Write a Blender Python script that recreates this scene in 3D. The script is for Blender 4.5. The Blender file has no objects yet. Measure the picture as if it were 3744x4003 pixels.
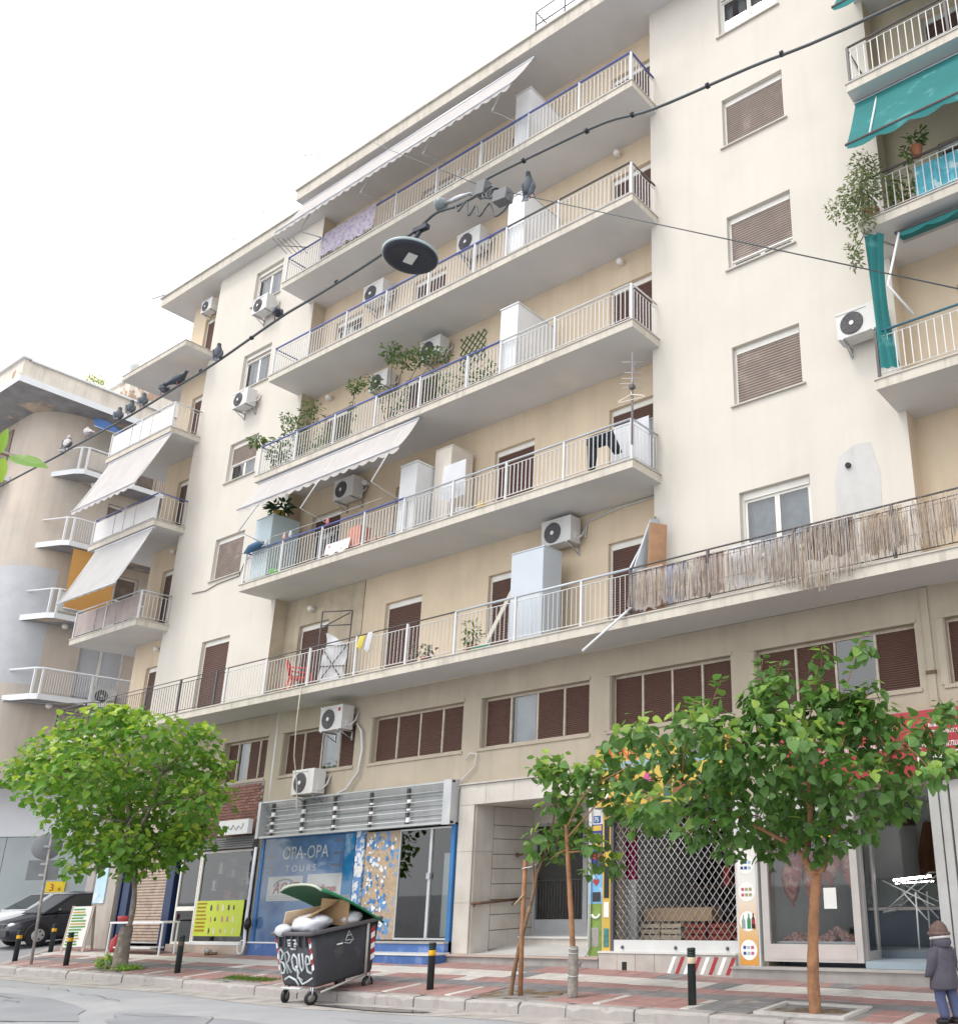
import bpy, math, random
import numpy as np
from mathutils import Vector, Matrix
random.seed(11)
sc = bpy.context.scene
COL = sc.collection

# ------------------------------------------------------------------ camera
CAM = Vector((0.0, -13.3672, 1.6))
YAW, PITCH, ROLL, FPX, CX, CY = 0.5627, 0.3258, -0.0281, 3580.2872, 2750.0, 2248.01
cam = bpy.data.cameras.new('camera'); camo = bpy.data.objects.new('camera', cam); COL.objects.link(camo)
fw = Vector((-math.sin(YAW)*math.cos(PITCH), math.cos(YAW)*math.cos(PITCH), math.sin(PITCH)))
rt = Vector((math.cos(YAW), math.sin(YAW), 0)); up = rt.cross(fw)
r2 = math.cos(ROLL)*rt + math.sin(ROLL)*up; u2 = -math.sin(ROLL)*rt + math.cos(ROLL)*up
mw = Matrix((r2, u2, -fw)).transposed().to_4x4(); mw.translation = CAM
camo.matrix_world = mw
cam.sensor_fit = 'HORIZONTAL'; cam.sensor_width = 36.0; cam.lens = FPX/3744*36.0
cam.shift_x = (1872-CX)/3744; cam.shift_y = (CY-2001.5)/3744
cam.clip_start = 0.05; cam.clip_end = 900
sc.camera = camo

# ------------------------------------------------------------------ sky and light (bright overcast)
SUN_EL, SUN_AZ = 56.0, 205.0          # azimuth measured from +y clockwise
w = bpy.data.worlds.new('World'); sc.world = w; w.use_nodes = True
nt = w.node_tree; nt.nodes.clear()
wo = nt.nodes.new('ShaderNodeOutputWorld'); bg = nt.nodes.new('ShaderNodeBackground')
sky = nt.nodes.new('ShaderNodeTexSky'); sky.sky_type = 'NISHITA'; sky.sun_disc = False
sky.sun_elevation = math.radians(SUN_EL); sky.sun_rotation = math.radians(SUN_AZ)
sky.air_density = 1.0; sky.dust_density = 4.0; sky.ozone_density = 1.0
cl = nt.nodes.new('ShaderNodeMix'); cl.data_type = 'RGBA'
cl.inputs[0].default_value = 0.86                      # thin even cloud veil over the blue
cl.inputs[7].default_value = (11.0, 11.2, 11.5, 1)
nt.links.new(sky.outputs[0], cl.inputs[6]); nt.links.new(cl.outputs[2], bg.inputs[0])
bg.inputs[1].default_value = 0.15
nt.links.new(bg.outputs[0], wo.inputs[0])
sl = bpy.data.lights.new('sun', 'SUN'); sl.energy = 1.2; sl.angle = math.radians(16); sl.color = (1.0, 0.93, 0.84)
so = bpy.data.objects.new('sun', sl); COL.objects.link(so)
az, el = math.radians(SUN_AZ), math.radians(SUN_EL)
sdir = Vector((math.sin(az)*math.cos(el), math.cos(az)*math.cos(el), math.sin(el)))
so.rotation_euler = (-sdir).to_track_quat('-Z', 'Y').to_euler(); so.location = (0, -20, 40)
vs = sc.view_settings; vs.view_transform = 'Standard'; vs.look = 'None'; vs.exposure = 0.40; vs.gamma = 1.0
sc.display_settings.display_device = 'sRGB'
sc.render.engine = 'CYCLES'
try:
    sc.cycles.use_denoising = True; sc.cycles.max_bounces = 8; sc.cycles.diffuse_bounces = 4
    sc.cycles.transparent_max_bounces = 12; sc.cycles.sample_clamp_indirect = 6.0
except Exception: pass

# ------------------------------------------------------------------ materials
MATS = {}
def mat(name, c, r=0.7, v=0.10, s=2.5, bump=0.0, bs=70.0, metal=0.0, streak=0.0, ss=(2.2, 2.2, .18),
        c2=None, c2s=1.2, c2t=(.56, .64), spec=0.35, fine=0.0, fs=40.0, trans=0.0, objc=False):
    """plain procedural material: broad tone noise, rain streaks, patches, fine grain, bump"""
    if name in MATS: return MATS[name]
    m = bpy.data.materials.new(name); m.use_nodes = True; n = m.node_tree.nodes; L = m.node_tree.links
    b = n['Principled BSDF']; b.inputs['Roughness'].default_value = r; b.inputs['Metallic'].default_value = metal
    b.inputs['Specular IOR Level'].default_value = spec
    if objc:
        g = n.new('ShaderNodeTexCoord'); pos = g.outputs['Object']
    else:
        g = n.new('ShaderNodeNewGeometry'); pos = g.outputs['Position']
    cur = None
    def noise(scale, det=4.0, vec=None, rough=.55):
        t = n.new('ShaderNodeTexNoise'); t.inputs['Scale'].default_value = scale; t.inputs['Detail'].default_value = det
        t.inputs['Roughness'].default_value = rough; L.new(vec or pos, t.inputs['Vector']); return t.outputs['Fac']
    def ramp(fac, lo, hi, a, bb):
        t = n.new('ShaderNodeMapRange'); t.inputs[1].default_value = lo; t.inputs[2].default_value = hi
        t.inputs[3].default_value = a; t.inputs[4].default_value = bb; L.new(fac, t.inputs[0]); return t.outputs[0]
    def mixc(fac, a, bb, bt='MIX'):
        t = n.new('ShaderNodeMix'); t.data_type = 'RGBA'; t.blend_type = bt
        if hasattr(fac, 'links'): L.new(fac, t.inputs[0])
        else: t.inputs[0].default_value = fac
        for i, x in ((6, a), (7, bb)):
            if hasattr(x, 'links'): L.new(x, t.inputs[i])
            else: t.inputs[i].default_value = (*x, 1)
        return t.outputs[2]
    def mul(col, fac):
        cb = n.new('ShaderNodeCombineColor')
        for i in range(3): L.new(fac, cb.inputs[i])
        return mixc(1.0, col, cb.outputs[0], 'MULTIPLY')
    cur = c
    if c2: cur = mixc(ramp(noise(c2s, 6), c2t[0], c2t[1], 0, 1), cur, c2)
    if v: cur = mul(cur, ramp(noise(s, 5), .3, .7, 1-v, 1+v))
    if streak:
        mp = n.new('ShaderNodeVectorMath'); mp.operation = 'MULTIPLY'; mp.inputs[1].default_value = ss; L.new(pos, mp.inputs[0])
        cur = mul(cur, ramp(noise(1.6, 6, mp.outputs[0], .65), .48, .72, 1, 1-streak))
    if fine: cur = mul(cur, ramp(noise(fs, 2), .35, .65, 1-fine, 1+fine))
    if hasattr(cur, 'links'): L.new(cur, b.inputs['Base Color'])
    else: b.inputs['Base Color'].default_value = (*cur, 1)
    if bump:
        bp = n.new('ShaderNodeBump'); bp.inputs['Strength'].default_value = bump; bp.inputs['Distance'].default_value = .02
        L.new(noise(bs, 4), bp.inputs['Height']); L.new(bp.outputs[0], b.inputs['Normal'])
    if trans:
        o = n['Material Output']; tr = n.new('ShaderNodeBsdfTranslucent'); mx = n.new('ShaderNodeMixShader')
        mx.inputs[0].default_value = trans
        if hasattr(cur, 'links'): L.new(cur, tr.inputs[0])
        else: tr.inputs[0].default_value = (*cur, 1)
        L.new(b.outputs[0], mx.inputs[1]); L.new(tr.outputs[0], mx.inputs[2]); L.new(mx.outputs[0], o.inputs[0])
    MATS[name] = m; return m

def glassmat(name, tint=(.9, .95, .95), refl=0.10, r=0.02):
    if name in MATS: return MATS[name]
    m = bpy.data.materials.new(name); m.use_nodes = True; n = m.node_tree.nodes; L = m.node_tree.links
    n.remove(n['Principled BSDF']); o = n['Material Output']
    t = n.new('ShaderNodeBsdfTransparent'); t.inputs[0].default_value = (*tint, 1)
    g = n.new('ShaderNodeBsdfGlossy'); g.inputs['Roughness'].default_value = r
    f = n.new('ShaderNodeFresnel'); f.inputs[0].default_value = 1.5
    a = n.new('ShaderNodeMath'); a.operation = 'ADD'; a.inputs[1].default_value = refl; L.new(f.outputs[0], a.inputs[0])
    x = n.new('ShaderNodeMixShader'); L.new(a.outputs[0], x.inputs[0]); L.new(t.outputs[0], x.inputs[1]); L.new(g.outputs[0], x.inputs[2])
    L.new(x.outputs[0], o.inputs[0]); MATS[name] = m; return m

def emis(name, c, e):
    m = mat(name, c, .5, v=0); b = m.node_tree.nodes['Principled BSDF']
    b.inputs['Emission Color'].default_value = (*c, 1); b.inputs['Emission Strength'].default_value = e; return m

def leafmat(name, c, young, r=0.42):
    """leaf: colour differs from leaf to leaf through a per-leaf attribute, light passes through the blade"""
    if name in MATS: return MATS[name]
    m = bpy.data.materials.new(name); m.use_nodes = True; n = m.node_tree.nodes; L = m.node_tree.links
    b = n['Principled BSDF']; b.inputs['Roughness'].default_value = r; b.inputs['Specular IOR Level'].default_value = .5
    at = n.new('ShaderNodeAttribute'); at.attribute_name = 'tint'
    oi = n.new('ShaderNodeObjectInfo')
    ad = n.new('ShaderNodeMath'); ad.operation = 'ADD'; L.new(at.outputs['Fac'], ad.inputs[0])
    ml = n.new('ShaderNodeMath'); ml.operation = 'MULTIPLY'; ml.inputs[1].default_value = .35; L.new(oi.outputs['Random'], ml.inputs[0])
    L.new(ml.outputs[0], ad.inputs[1])
    cr = n.new('ShaderNodeValToRGB'); L.new(ad.outputs[0], cr.inputs[0])
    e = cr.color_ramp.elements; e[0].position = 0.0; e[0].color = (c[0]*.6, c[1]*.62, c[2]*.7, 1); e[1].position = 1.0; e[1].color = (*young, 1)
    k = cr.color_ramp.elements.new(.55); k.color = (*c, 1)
    L.new(cr.outputs[0], b.inputs['Base Color'])
    tr = n.new('ShaderNodeBsdfTranslucent'); mx = n.new('ShaderNodeMixShader'); mx.inputs[0].default_value = .42
    L.new(cr.outputs[0], tr.inputs[0]); L.new(b.outputs[0], mx.inputs[1]); L.new(tr.outputs[0], mx.inputs[2])
    L.new(mx.outputs[0], n['Material Output'].inputs[0]); MATS[name] = m; return m

# ------------------------------------------------------------------ mesh builder
class MB:
    def __init__(s): s.v = []; s.f = []; s.m = []; s.sm = []
    def add(s, vs, fs, m=0, smooth=False):
        o = len(s.v); s.v += [tuple(p) for p in vs]
        for f in fs: s.f.append([o+i for i in f]); s.m.append(m); s.sm.append(smooth)
        return s
    def box(s, x0, x1, y0, y1, z0, z1, m=0):
        if x0 > x1: x0, x1 = x1, x0
        if y0 > y1: y0, y1 = y1, y0
        if z0 > z1: z0, z1 = z1, z0
        return s.add([(x0,y0,z0),(x1,y0,z0),(x1,y1,z0),(x0,y1,z0),(x0,y0,z1),(x1,y0,z1),(x1,y1,z1),(x0,y1,z1)],
                     [(0,3,2,1),(4,5,6,7),(0,1,5,4),(1,2,6,5),(2,3,7,6),(3,0,4,7)], m)
    def hexa(s, p, m=0):            # 8 corners, bottom ring then top ring (counter-clockwise from above)
        return s.add(p, [(0,3,2,1),(4,5,6,7),(0,1,5,4),(1,2,6,5),(2,3,7,6),(3,0,4,7)], m)
    def obox(s, c, h, R=None, m=0):
        R = R or Matrix.Identity(3); c = Vector(c)
        P = [c + R @ Vector((sx*h[0], sy*h[1], sz*h[2])) for sz in (-1,1) for sx, sy in ((-1,-1),(1,-1),(1,1),(-1,1))]
        return s.hexa(P, m)
    def quad(s, *p, m=0): return s.add(p, [tuple(range(len(p)))], m)
    def tube(s, pts, r, n=6, cap=True, m=0, smooth=True):
        pts = [Vector(p) for p in pts]; k = len(pts); rs = r if isinstance(r, (list, tuple)) else [r]*k
        vs = []; a = None
        for i, p in enumerate(pts):
            d = (pts[min(i+1, k-1)] - pts[max(i-1, 0)])
            if d.length < 1e-9: d = Vector((0,0,1))
            d.normalize()
            if a is None: a = d.orthogonal().normalized()
            else:
                a = a - d*a.dot(d)
                a = a.normalized() if a.length > 1e-6 else d.orthogonal().normalized()
            b = d.cross(a)
            for j in range(n):
                t = 2*math.pi*j/n; vs.append(p + rs[i]*(math.cos(t)*a + math.sin(t)*b))
        fs = [(i*n+j, i*n+(j+1) % n, (i+1)*n+(j+1) % n, (i+1)*n+j) for i in range(k-1) for j in range(n)]
        s.add(vs, fs, m, smooth)
        if cap:
            o = len(s.v)-k*n
            s.f.append([o+j for j in range(n)][::-1]); s.m.append(m); s.sm.append(False)
            s.f.append([o+(k-1)*n+j for j in range(n)]); s.m.append(m); s.sm.append(False)
        return s
    def lathe(s, c, prof, n=16, m=0, axis=None, smooth=True):
        R = axis or Matrix.Identity(3); c = Vector(c); vs = []
        for r, z in prof:
            for j in range(n):
                t = 2*math.pi*j/n; vs.append(c + R @ Vector((r*math.cos(t), r*math.sin(t), z)))
        k = len(prof)
        fs = [(i*n+j, i*n+(j+1) % n, (i+1)*n+(j+1) % n, (i+1)*n+j) for i in range(k-1) for j in range(n)]
        s.add(vs, fs, m, smooth); o = len(s.v)-k*n
        if prof[0][0] > 1e-4: s.f.append([o+j for j in range(n)][::-1]); s.m.append(m); s.sm.append(False)
        if prof[-1][0] > 1e-4: s.f.append([o+(k-1)*n+j for j in range(n)]); s.m.append(m); s.sm.append(False)
        return s
    def loft(s, rings, m=0, smooth=True, cap=True, closed=True):
        n = len(rings[0]); k = len(rings); vs = [p for r in rings for p in r]
        nn = n if closed else n-1
        fs = [(i*n+j, i*n+(j+1) % n, (i+1)*n+(j+1) % n, (i+1)*n+j) for i in range(k-1) for j in range(nn)]
        s.add(vs, fs, m, smooth); o = len(s.v)-k*n
        if cap and closed:
            s.f.append([o+j for j in range(n)][::-1]); s.m.append(m); s.sm.append(False)
            s.f.append([o+(k-1)*n+j for j in range(n)]); s.m.append(m); s.sm.append(False)
        return s
    def ball(s, c, r, nu=10, nv=7, m=0, R=None):
        r = r if isinstance(r, (list, tuple)) else (r, r, r); R = R or Matrix.Identity(3); c = Vector(c)
        rings = []
        for i in range(nv+1):
            a = math.pi*i/nv; rr = max(math.sin(a), 1e-3)
            rings.append([c + R @ Vector((r[0]*rr*math.cos(2*math.pi*j/nu), r[1]*rr*math.sin(2*math.pi*j/nu), -r[2]*math.cos(a))) for j in range(nu)])
        return s.loft(rings, m)
    def prism(s, poly, d, m=0):     # closed outline swept along a vector
        poly = [Vector(p) for p in poly]; d = Vector(d); n = len(poly)
        fs = [tuple(range(n))[::-1], tuple(range(n, 2*n))] + [(i, (i+1) % n, n+(i+1) % n, n+i) for i in range(n)]
        return s.add(poly + [p+d for p in poly], fs, m)
    def mesh(s, name):
        me = bpy.data.meshes.new(name); me.from_pydata([tuple(p) for p in s.v], [], s.f)
        me.polygons.foreach_set('material_index', s.m); me.polygons.foreach_set('use_smooth', s.sm)
        me.update(); return me
    def build(s, name, mats, parent=None, local=False, kind=None, label=None, fixn=False):
        me = s.mesh(name)
        for mm in (mats if isinstance(mats, (list, tuple)) else [mats]): me.materials.append(mm)
        if fixn:
            import bmesh
            b = bmesh.new(); b.from_mesh(me); bmesh.ops.recalc_face_normals(b, faces=b.faces); b.to_mesh(me); b.free()
        return place(name, me, parent, local, kind, label)

def place(name, me, parent=None, local=False, kind=None, label=None):
    o = bpy.data.objects.new(name, me); COL.objects.link(o)
    if parent is not None: adopt(o, parent, local)
    if kind: o['kind'] = kind
    if label: o['label'] = label
    return o

WPOS = {}
def wpos(o):
    p = Vector((0,0,0))
    while o is not None: p = p + o.location; o = o.parent
    return p
def adopt(o, parent, local=False):
    o.parent = parent
    if not local: o.location = o.location - wpos(parent)    # geometry given in world coordinates (unrotated parents)

def tag(o, label, cat, group=None):
    o['label'] = label; o['category'] = cat
    if group: o['group'] = group
    return o
def thing(name, label, cat, loc=(0,0,0), rz=0.0, group=None, rot=None):
    o = bpy.data.objects.new(name, None); COL.objects.link(o); o.empty_display_size = .2
    o.location = loc; o.rotation_euler = rot or (0, 0, rz); return tag(o, label, cat, group)
def struct(o): o['kind'] = 'structure'; return o
def dup(o, loc=None, rot=None, label=None, parent=None):
    c = o.copy(); COL.objects.link(c); c.parent = parent
    if parent is None:
        if loc is not None: c.location = loc
        if rot is not None: c.rotation_euler = rot
        if label: c['label'] = label
    for ch in list(o.children): dup(ch, parent=c)
    return c
def text(name, body, size, mtl, parent, loc, rot=(math.pi/2, 0, 0), ext=.004, sx=1.0, shear=0.0, align='LEFT', local=False):
    cu = bpy.data.curves.new(name, 'FONT'); cu.body = body; cu.size = size; cu.extrude = ext; cu.shear = shear; cu.align_x = align
    cu.resolution_u = 3
    t = bpy.data.objects.new('t', cu); COL.objects.link(t)
    bpy.context.view_layer.update()
    me = bpy.data.meshes.new_from_object(t.evaluated_get(bpy.context.evaluated_depsgraph_get()))
    bpy.data.objects.remove(t); me.name = name; me.materials.clear(); me.materials.append(mtl)
    R = Matrix.LocRotScale(Vector(loc), None, None) @ Matrix.Rotation(rot[2], 4, 'Z') @ Matrix.Rotation(rot[1], 4, 'Y') @ Matrix.Rotation(rot[0], 4, 'X') @ Matrix.Diagonal((sx, 1, 1, 1))
    me.transform(R)
    return place(name, me, parent, local)
def Rz(a): return Matrix.Rotation(a, 3, 'Z')
def Rx(a): return Matrix.Rotation(a, 3, 'X')
def Ry(a): return Matrix.Rotation(a, 3, 'Y')
def lerp(a, b, t): return a + (b-a)*t
def interp(x, X, Yv): return float(np.interp(x, X, Yv))
# ------------------------------------------------------------------ shared materials
cream = mat('plaster_cream', (.585, .545, .485), .85, v=.04, s=.7, streak=.05, ss=(1.6, 1.6, .12), bump=.10, bs=55, c2=(.555, .515, .45), c2s=.45, c2t=(.52, .75), fine=.02)
tan = mat('plaster_tan', (.61, .50, .365), .85, v=.06, s=.9, streak=.08, bump=.12, bs=55, c2=(.55, .45, .325), c2s=.8, c2t=(.55, .75))
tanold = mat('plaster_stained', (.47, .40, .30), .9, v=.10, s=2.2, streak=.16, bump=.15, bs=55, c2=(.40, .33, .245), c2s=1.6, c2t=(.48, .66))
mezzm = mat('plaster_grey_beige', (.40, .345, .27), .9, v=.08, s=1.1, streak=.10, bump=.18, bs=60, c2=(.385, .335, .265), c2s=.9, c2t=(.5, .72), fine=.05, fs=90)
soffit = mat('slab_underside', (.57, .56, .555), .9, v=.06, s=.8, c2=(.62, .59, .55), c2s=.7, c2t=(.58, .68), bump=.08)
fasc = mat('slab_edge', (.53, .49, .42), .85, v=.07, s=1.5, streak=.25, ss=(5, 5, .9), bump=.1, c2=(.42, .37, .30), c2s=2.2, c2t=(.62, .72))
coping = mat('marble_coping', (.46, .43, .385), .6, v=.12, s=3, streak=.1)
marble = mat('marble_cladding', (.52, .485, .44), .45, v=.10, s=1.6, c2=(.46, .42, .36), c2s=1.1, c2t=(.52, .68), streak=.12, fine=.03)
marble_w = mat('marble_white', (.62, .61, .59), .35, v=.06, s=2)
white = mat('white_paint', (.68, .69, .70), .5, v=.04)
offw = mat('off_white_metal', (.58, .585, .58), .5, v=.05)
wgrey = mat('grey_metal_box', (.46, .50, .54), .5, v=.05, s=1.2)
railw = mat('rail_white', (.60, .60, .60), .5, v=.06, c2=(.55, .47, .40), c2s=9, c2t=(.66, .74))
railb = mat('rail_blue', (.10, .13, .34), .45, v=.1)
raild = mat('rail_dark', (.10, .09, .09), .5, v=.1)
railg = mat('rail_galvanised', (.47, .50, .53), .4, v=.1, metal=.3)
blindb = mat('blind_brown', (.105, .055, .042), .55, v=.08, s=4)
blindt = mat('blind_taupe', (.22, .175, .15), .6, v=.12, s=3, c2=(.27, .22, .19), c2s=1.5)
framew = mat('window_frame', (.70, .68, .63), .5, v=.06)
framet = mat('window_frame_old', (.47, .41, .33), .6, v=.15, s=6)
glassw = glassmat('window_glass', (.55, .6, .62), .10)
glasss = glassmat('shop_glass', (.78, .83, .83), .05)
curt = mat('curtain', (.55, .56, .58), .9, v=.2, s=5)
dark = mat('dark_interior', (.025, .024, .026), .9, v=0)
blk = mat('black_plastic', (.02, .02, .022), .5, v=.1)
asph = mat('asphalt', (.325, .33, .345), .85, v=.08, s=.5, bump=.35, bs=120, c2=(.385, .385, .39), c2s=.45, c2t=(.48, .62), fine=.10, fs=160)
asphd = mat('asphalt_new', (.265, .27, .285), .85, v=.12, s=.8, bump=.35, bs=120, fine=.08, fs=160)
conc = mat('concrete_gutter', (.40, .375, .355), .9, v=.15, s=2, bump=.3, bs=60, c2=(.26, .24, .22), c2s=2.5, c2t=(.5, .7))
kerbm = mat('kerb_concrete', (.36, .335, .32), .85, v=.12, s=3, bump=.3, bs=50, c2=(.27, .24, .22), c2s=3, c2t=(.55, .68))
mortar = mat('mortar', (.24, .225, .215), .9, v=.15, s=4, bump=.2)
tred = mat('tile_red', (.325, .19, .175), .75, v=.16, s=3.5, bump=.3, bs=45, c2=(.30, .215, .20), c2s=1.4, c2t=(.5, .66), fine=.06, fs=70)
tgrey = mat('tile_grey', (.19, .185, .19), .75, v=.16, s=3.5, bump=.2, bs=60, c2=(.27, .25, .24), c2s=2)
twhite = mat('tile_white', (.52, .495, .465), .7, v=.12, s=3, bump=.15, c2=(.40, .375, .345), c2s=2.4, c2t=(.56, .7))
soil = mat('soil', (.17, .125, .085), .95, v=.3, s=9, bump=.6, bs=40)
steel = mat('steel', (.45, .46, .48), .35, v=.08, metal=.7)
alum = mat('aluminium', (.52, .53, .54), .45, v=.08, metal=.5)
rust = mat('rusty_iron', (.13, .075, .05), .8, v=.3, s=12)

# ------------------------------------------------------------------ ground
KX = [-31, -25.84, -20.24, -15.97, -13.2, -10.2, -6.9, -5.1, 4]; KZ = [.30, .26, .21, .14, .115, .115, .105, .08, .0]
BX = [-31, -28.4, -22, -14.5, -11, -8, -4.8, 4]; BZ = [.45, .43, .36, .32, .29, .215, .18, .05]
def zs(x, y):
    a = interp(x, KX, KZ); b = interp(x, BX, BZ); return a + (b-a)*(min(y, 6)+3)/3 if y < 0 else b + .02*min(y, 6)
def zr(x, y):
    base = interp(x, KX, KZ) - .165
    if y <= -3: return base + .035*min(1, (-3-y)/3.5) - max(0, (-9-y))*.004
    t = (y+3)/4
    return base + (max(0, min(1, (-27.5-x)/3)))*(.24*t) + max(0, -31-x)*.03*min(1, t)

g = MB(); g.quad((-500,-500,-.6), (500,-500,-.6), (500,500,-.6), (-500,500,-.6)); struct(g.build('ground', asph))
def grid(name, xs, ys, fz, m):
    b = MB(); n = len(ys)
    b.add([(x, y, fz(x, y)) for x in xs for y in ys], [(i*n+j, (i+1)*n+j, (i+1)*n+j+1, i*n+j+1) for i in range(len(xs)-1) for j in range(n-1)], 0, True)
    return struct(b.build(name, m))
grid('road', list(np.arange(-120, -40, 8.))+list(np.arange(-40, 6, 1.))+[6, 15, 40], [-45, -25, -16, -12, -10, -8, -6.5, -5, -4, -3.4, -2.95], zr, asph)
grid('side_road', list(np.arange(-44, -24.9, 1.)), [-2.96, -2.4, -1.8, -1.2, -.6, 0, .6, 1.2, 3, 6, 12, 30, 70], zr, asphd)
# concrete gutter strip and patches lying on the asphalt
def patch(name, pts, m, off=.004):
    b = MB(); c = Vector((sum(p[0] for p in pts)/len(pts), sum(p[1] for p in pts)/len(pts)))
    vs = [(c.x, c.y, zr(c.x, c.y)+off)] + [(x, y, zr(x, y)+off) for x, y in pts]; n = len(pts)
    b.add(vs, [(0, 1+i, 1+(i+1) % n) for i in range(n)]); return struct(b.build(name, m))
gb = MB(); xs = list(np.arange(-40, 6, .5)); rnd = random.Random(3)
wv = [-3.62 - .10*math.sin(x*.8) - rnd.uniform(0, .10) for x in xs]
for i in range(len(xs)-1):
    a, b2 = xs[i], xs[i+1]
    gb.quad((a, wv[i], zr(a, wv[i])+.004), (b2, wv[i+1], zr(b2, wv[i+1])+.004), (b2, -2.97, zr(b2, -2.97)+.006), (a, -2.97, zr(a, -2.97)+.006))
struct(gb.build('gutter', conc))
def blob(cx, cy, rx, ry, sd, n=18):
    r = random.Random(sd); return [(cx+rx*math.cos(2*math.pi*i/n)*r.uniform(.75, 1.1), cy+ry*math.sin(2*math.pi*i/n)*r.uniform(.75, 1.1)) for i in range(n)]
for k, (cx, cy, rx, ry) in enumerate([(-19.5, -6.2, 4.2, 1.3), (-9.0, -4.7, 1.6, .45), (-13.4, -5.6, 2.2, .6), (-26, -5.2, 3.2, 1.0), (-5.6, -5.0, 1.3, .35)]):
    patch('asphalt_patch', blob(cx, cy, rx, ry, k), asphd, .008+.002*k)
wet = mat('wet_asphalt', (.06, .057, .055), .12, v=.2, s=3)
rk = random.Random(14)
for k in range(9):
    x, y = rk.uniform(-24, -4), rk.uniform(-7.5, -4.2); b = MB(); pts_ = []
    for i in range(9): pts_.append((x, y)); x += rk.uniform(.15, .5); y += rk.gauss(0, .10)
    for (xa, ya), (xb, yb) in zip(pts_, pts_[1:]): b.quad((xa, ya-.008, zr(xa, ya)+.02), (xb, yb-.008, zr(xb, yb)+.02), (xb, yb+.008, zr(xb, yb)+.02), (xa, ya+.008, zr(xa, ya)+.02))
    struct(b.build('road_crack', mat('crack_dark', (.10, .10, .105), .9, v=.2)))
patch('puddle', blob(-12.3, -3.42, 1.35, .17, 21), wet, .018)

# sidewalk bed with the cut corner of the side street
pts = [(-26.3, -2.82), (-29.75, -.15), (-30.15, .7), (-30.15, 40)]
sb = MB()
xs = list(np.arange(-26, 5, 1.)); ys = [-2.82, -2, -1, 0, 1]
n = len(ys)
sb.add([(x, y, zs(x, y)-.014) for x in xs for y in ys], [(i*n+j, (i+1)*n+j, (i+1)*n+j+1, i*n+j+1) for i in range(len(xs)-1) for j in range(n-1)])
rows = []
for y in (-2.82, -2.2, -1.6, -1., -.5, -.15, .7, 3, 6, 40):
    xl = interp(y, [-2.82, -.15, .7, 40], [-26.3, -29.75, -30.15, -30.15]); rows.append([(lerp(xl, -26., t), y) for t in (0, .35, .7, 1)])
sb.add([(x, y, zs(x, y)-.014) for r in rows for x, y in r], [(i*4+j, i*4+j+1, (i+1)*4+j+1, (i+1)*4+j) for i in range(len(rows)-1) for j in range(3)])
walk = struct(sb.build('sidewalk', mortar))

# kerb stones, one by one
kerb = MB().box(-26, 4, -2.86, -2.83, -.2, -.1).build('kerb', mortar); struct(kerb)
def kstone(x0, x1, sd):
    r = random.Random(sd); h0 = interp(x0, KX, KZ)+r.uniform(-.008, .008); h1 = interp(x1, KX, KZ)+r.uniform(-.008, .008); g_ = .012
    yf = -3.0 + r.uniform(-.015, .015); b = MB(); k = 8; rings = []
    for i in range(k+1):
        x = lerp(x0+g_, x1-g_, i/k); h = lerp(h0, h1, i/k); j = r.uniform(-.008, .006); e = .012 if i in (0, k) else 0
        c = .03 + r.uniform(0, .02) + (.035 if r.random() < .10 else 0)
        rings.append([(x, yf+e+j*.5, h-.42), (x, yf+e+j, h-c), (x, yf+c*.8+j, h-e-.004), (x, -2.80, h-e), (x, -2.80, h-.42)])
    b.loft(rings, smooth=False); return b.build('kerb_stone', kerbm, kerb)
x = -26.2; i = 0
while x < 3:
    L_ = 1.0 + .25*random.random() if x < -14 else .85+.3*random.random()
    kstone(x, min(x+L_, 3.2), i); x += L_; i += 1
# corner and side-street kerb
cpts = [(-26.2, -3.0), (-27.4, -2.2), (-28.6, -1.25), (-29.85, -.3), (-30.25, .6), (-30.3, 2), (-30.3, 5), (-30.3, 9)]
for a, b2 in zip(cpts, cpts[1:]):
    d = Vector((b2[0]-a[0], b2[1]-a[1])).normalized(); nrm = Vector((-d.y, d.x)) * -1
    P = []
    for dz in (-.4, -.012):
        for (px, py) in ((a[0]+d.x*.01, a[1]+d.y*.01), (b2[0]-d.x*.01, b2[1]-d.y*.01)):
            pass
    za, zb_ = zs(*a), zs(*b2)
    q = [(a[0]+d.x*.01, a[1]+d.y*.01), (b2[0]-d.x*.01, b2[1]-d.y*.01)]
    q2 = [(q[1][0]+nrm.x*.22, q[1][1]+nrm.y*.22), (q[0][0]+nrm.x*.22, q[0][1]+nrm.y*.22)]
    MB().hexa([(q[0][0], q[0][1], za-.4), (q[1][0], q[1][1], zb_-.4), (q2[0][0], q2[0][1], zb_-.4), (q2[1][0], q2[1][1], za-.4),
               (q[0][0], q[0][1], za), (q[1][0], q[1][1], zb_), (q2[0][0], q2[0][1], zb_), (q2[1][0], q2[1][1], za)]).build('kerb_stone', kerbm, kerb, fixn=True)

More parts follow.
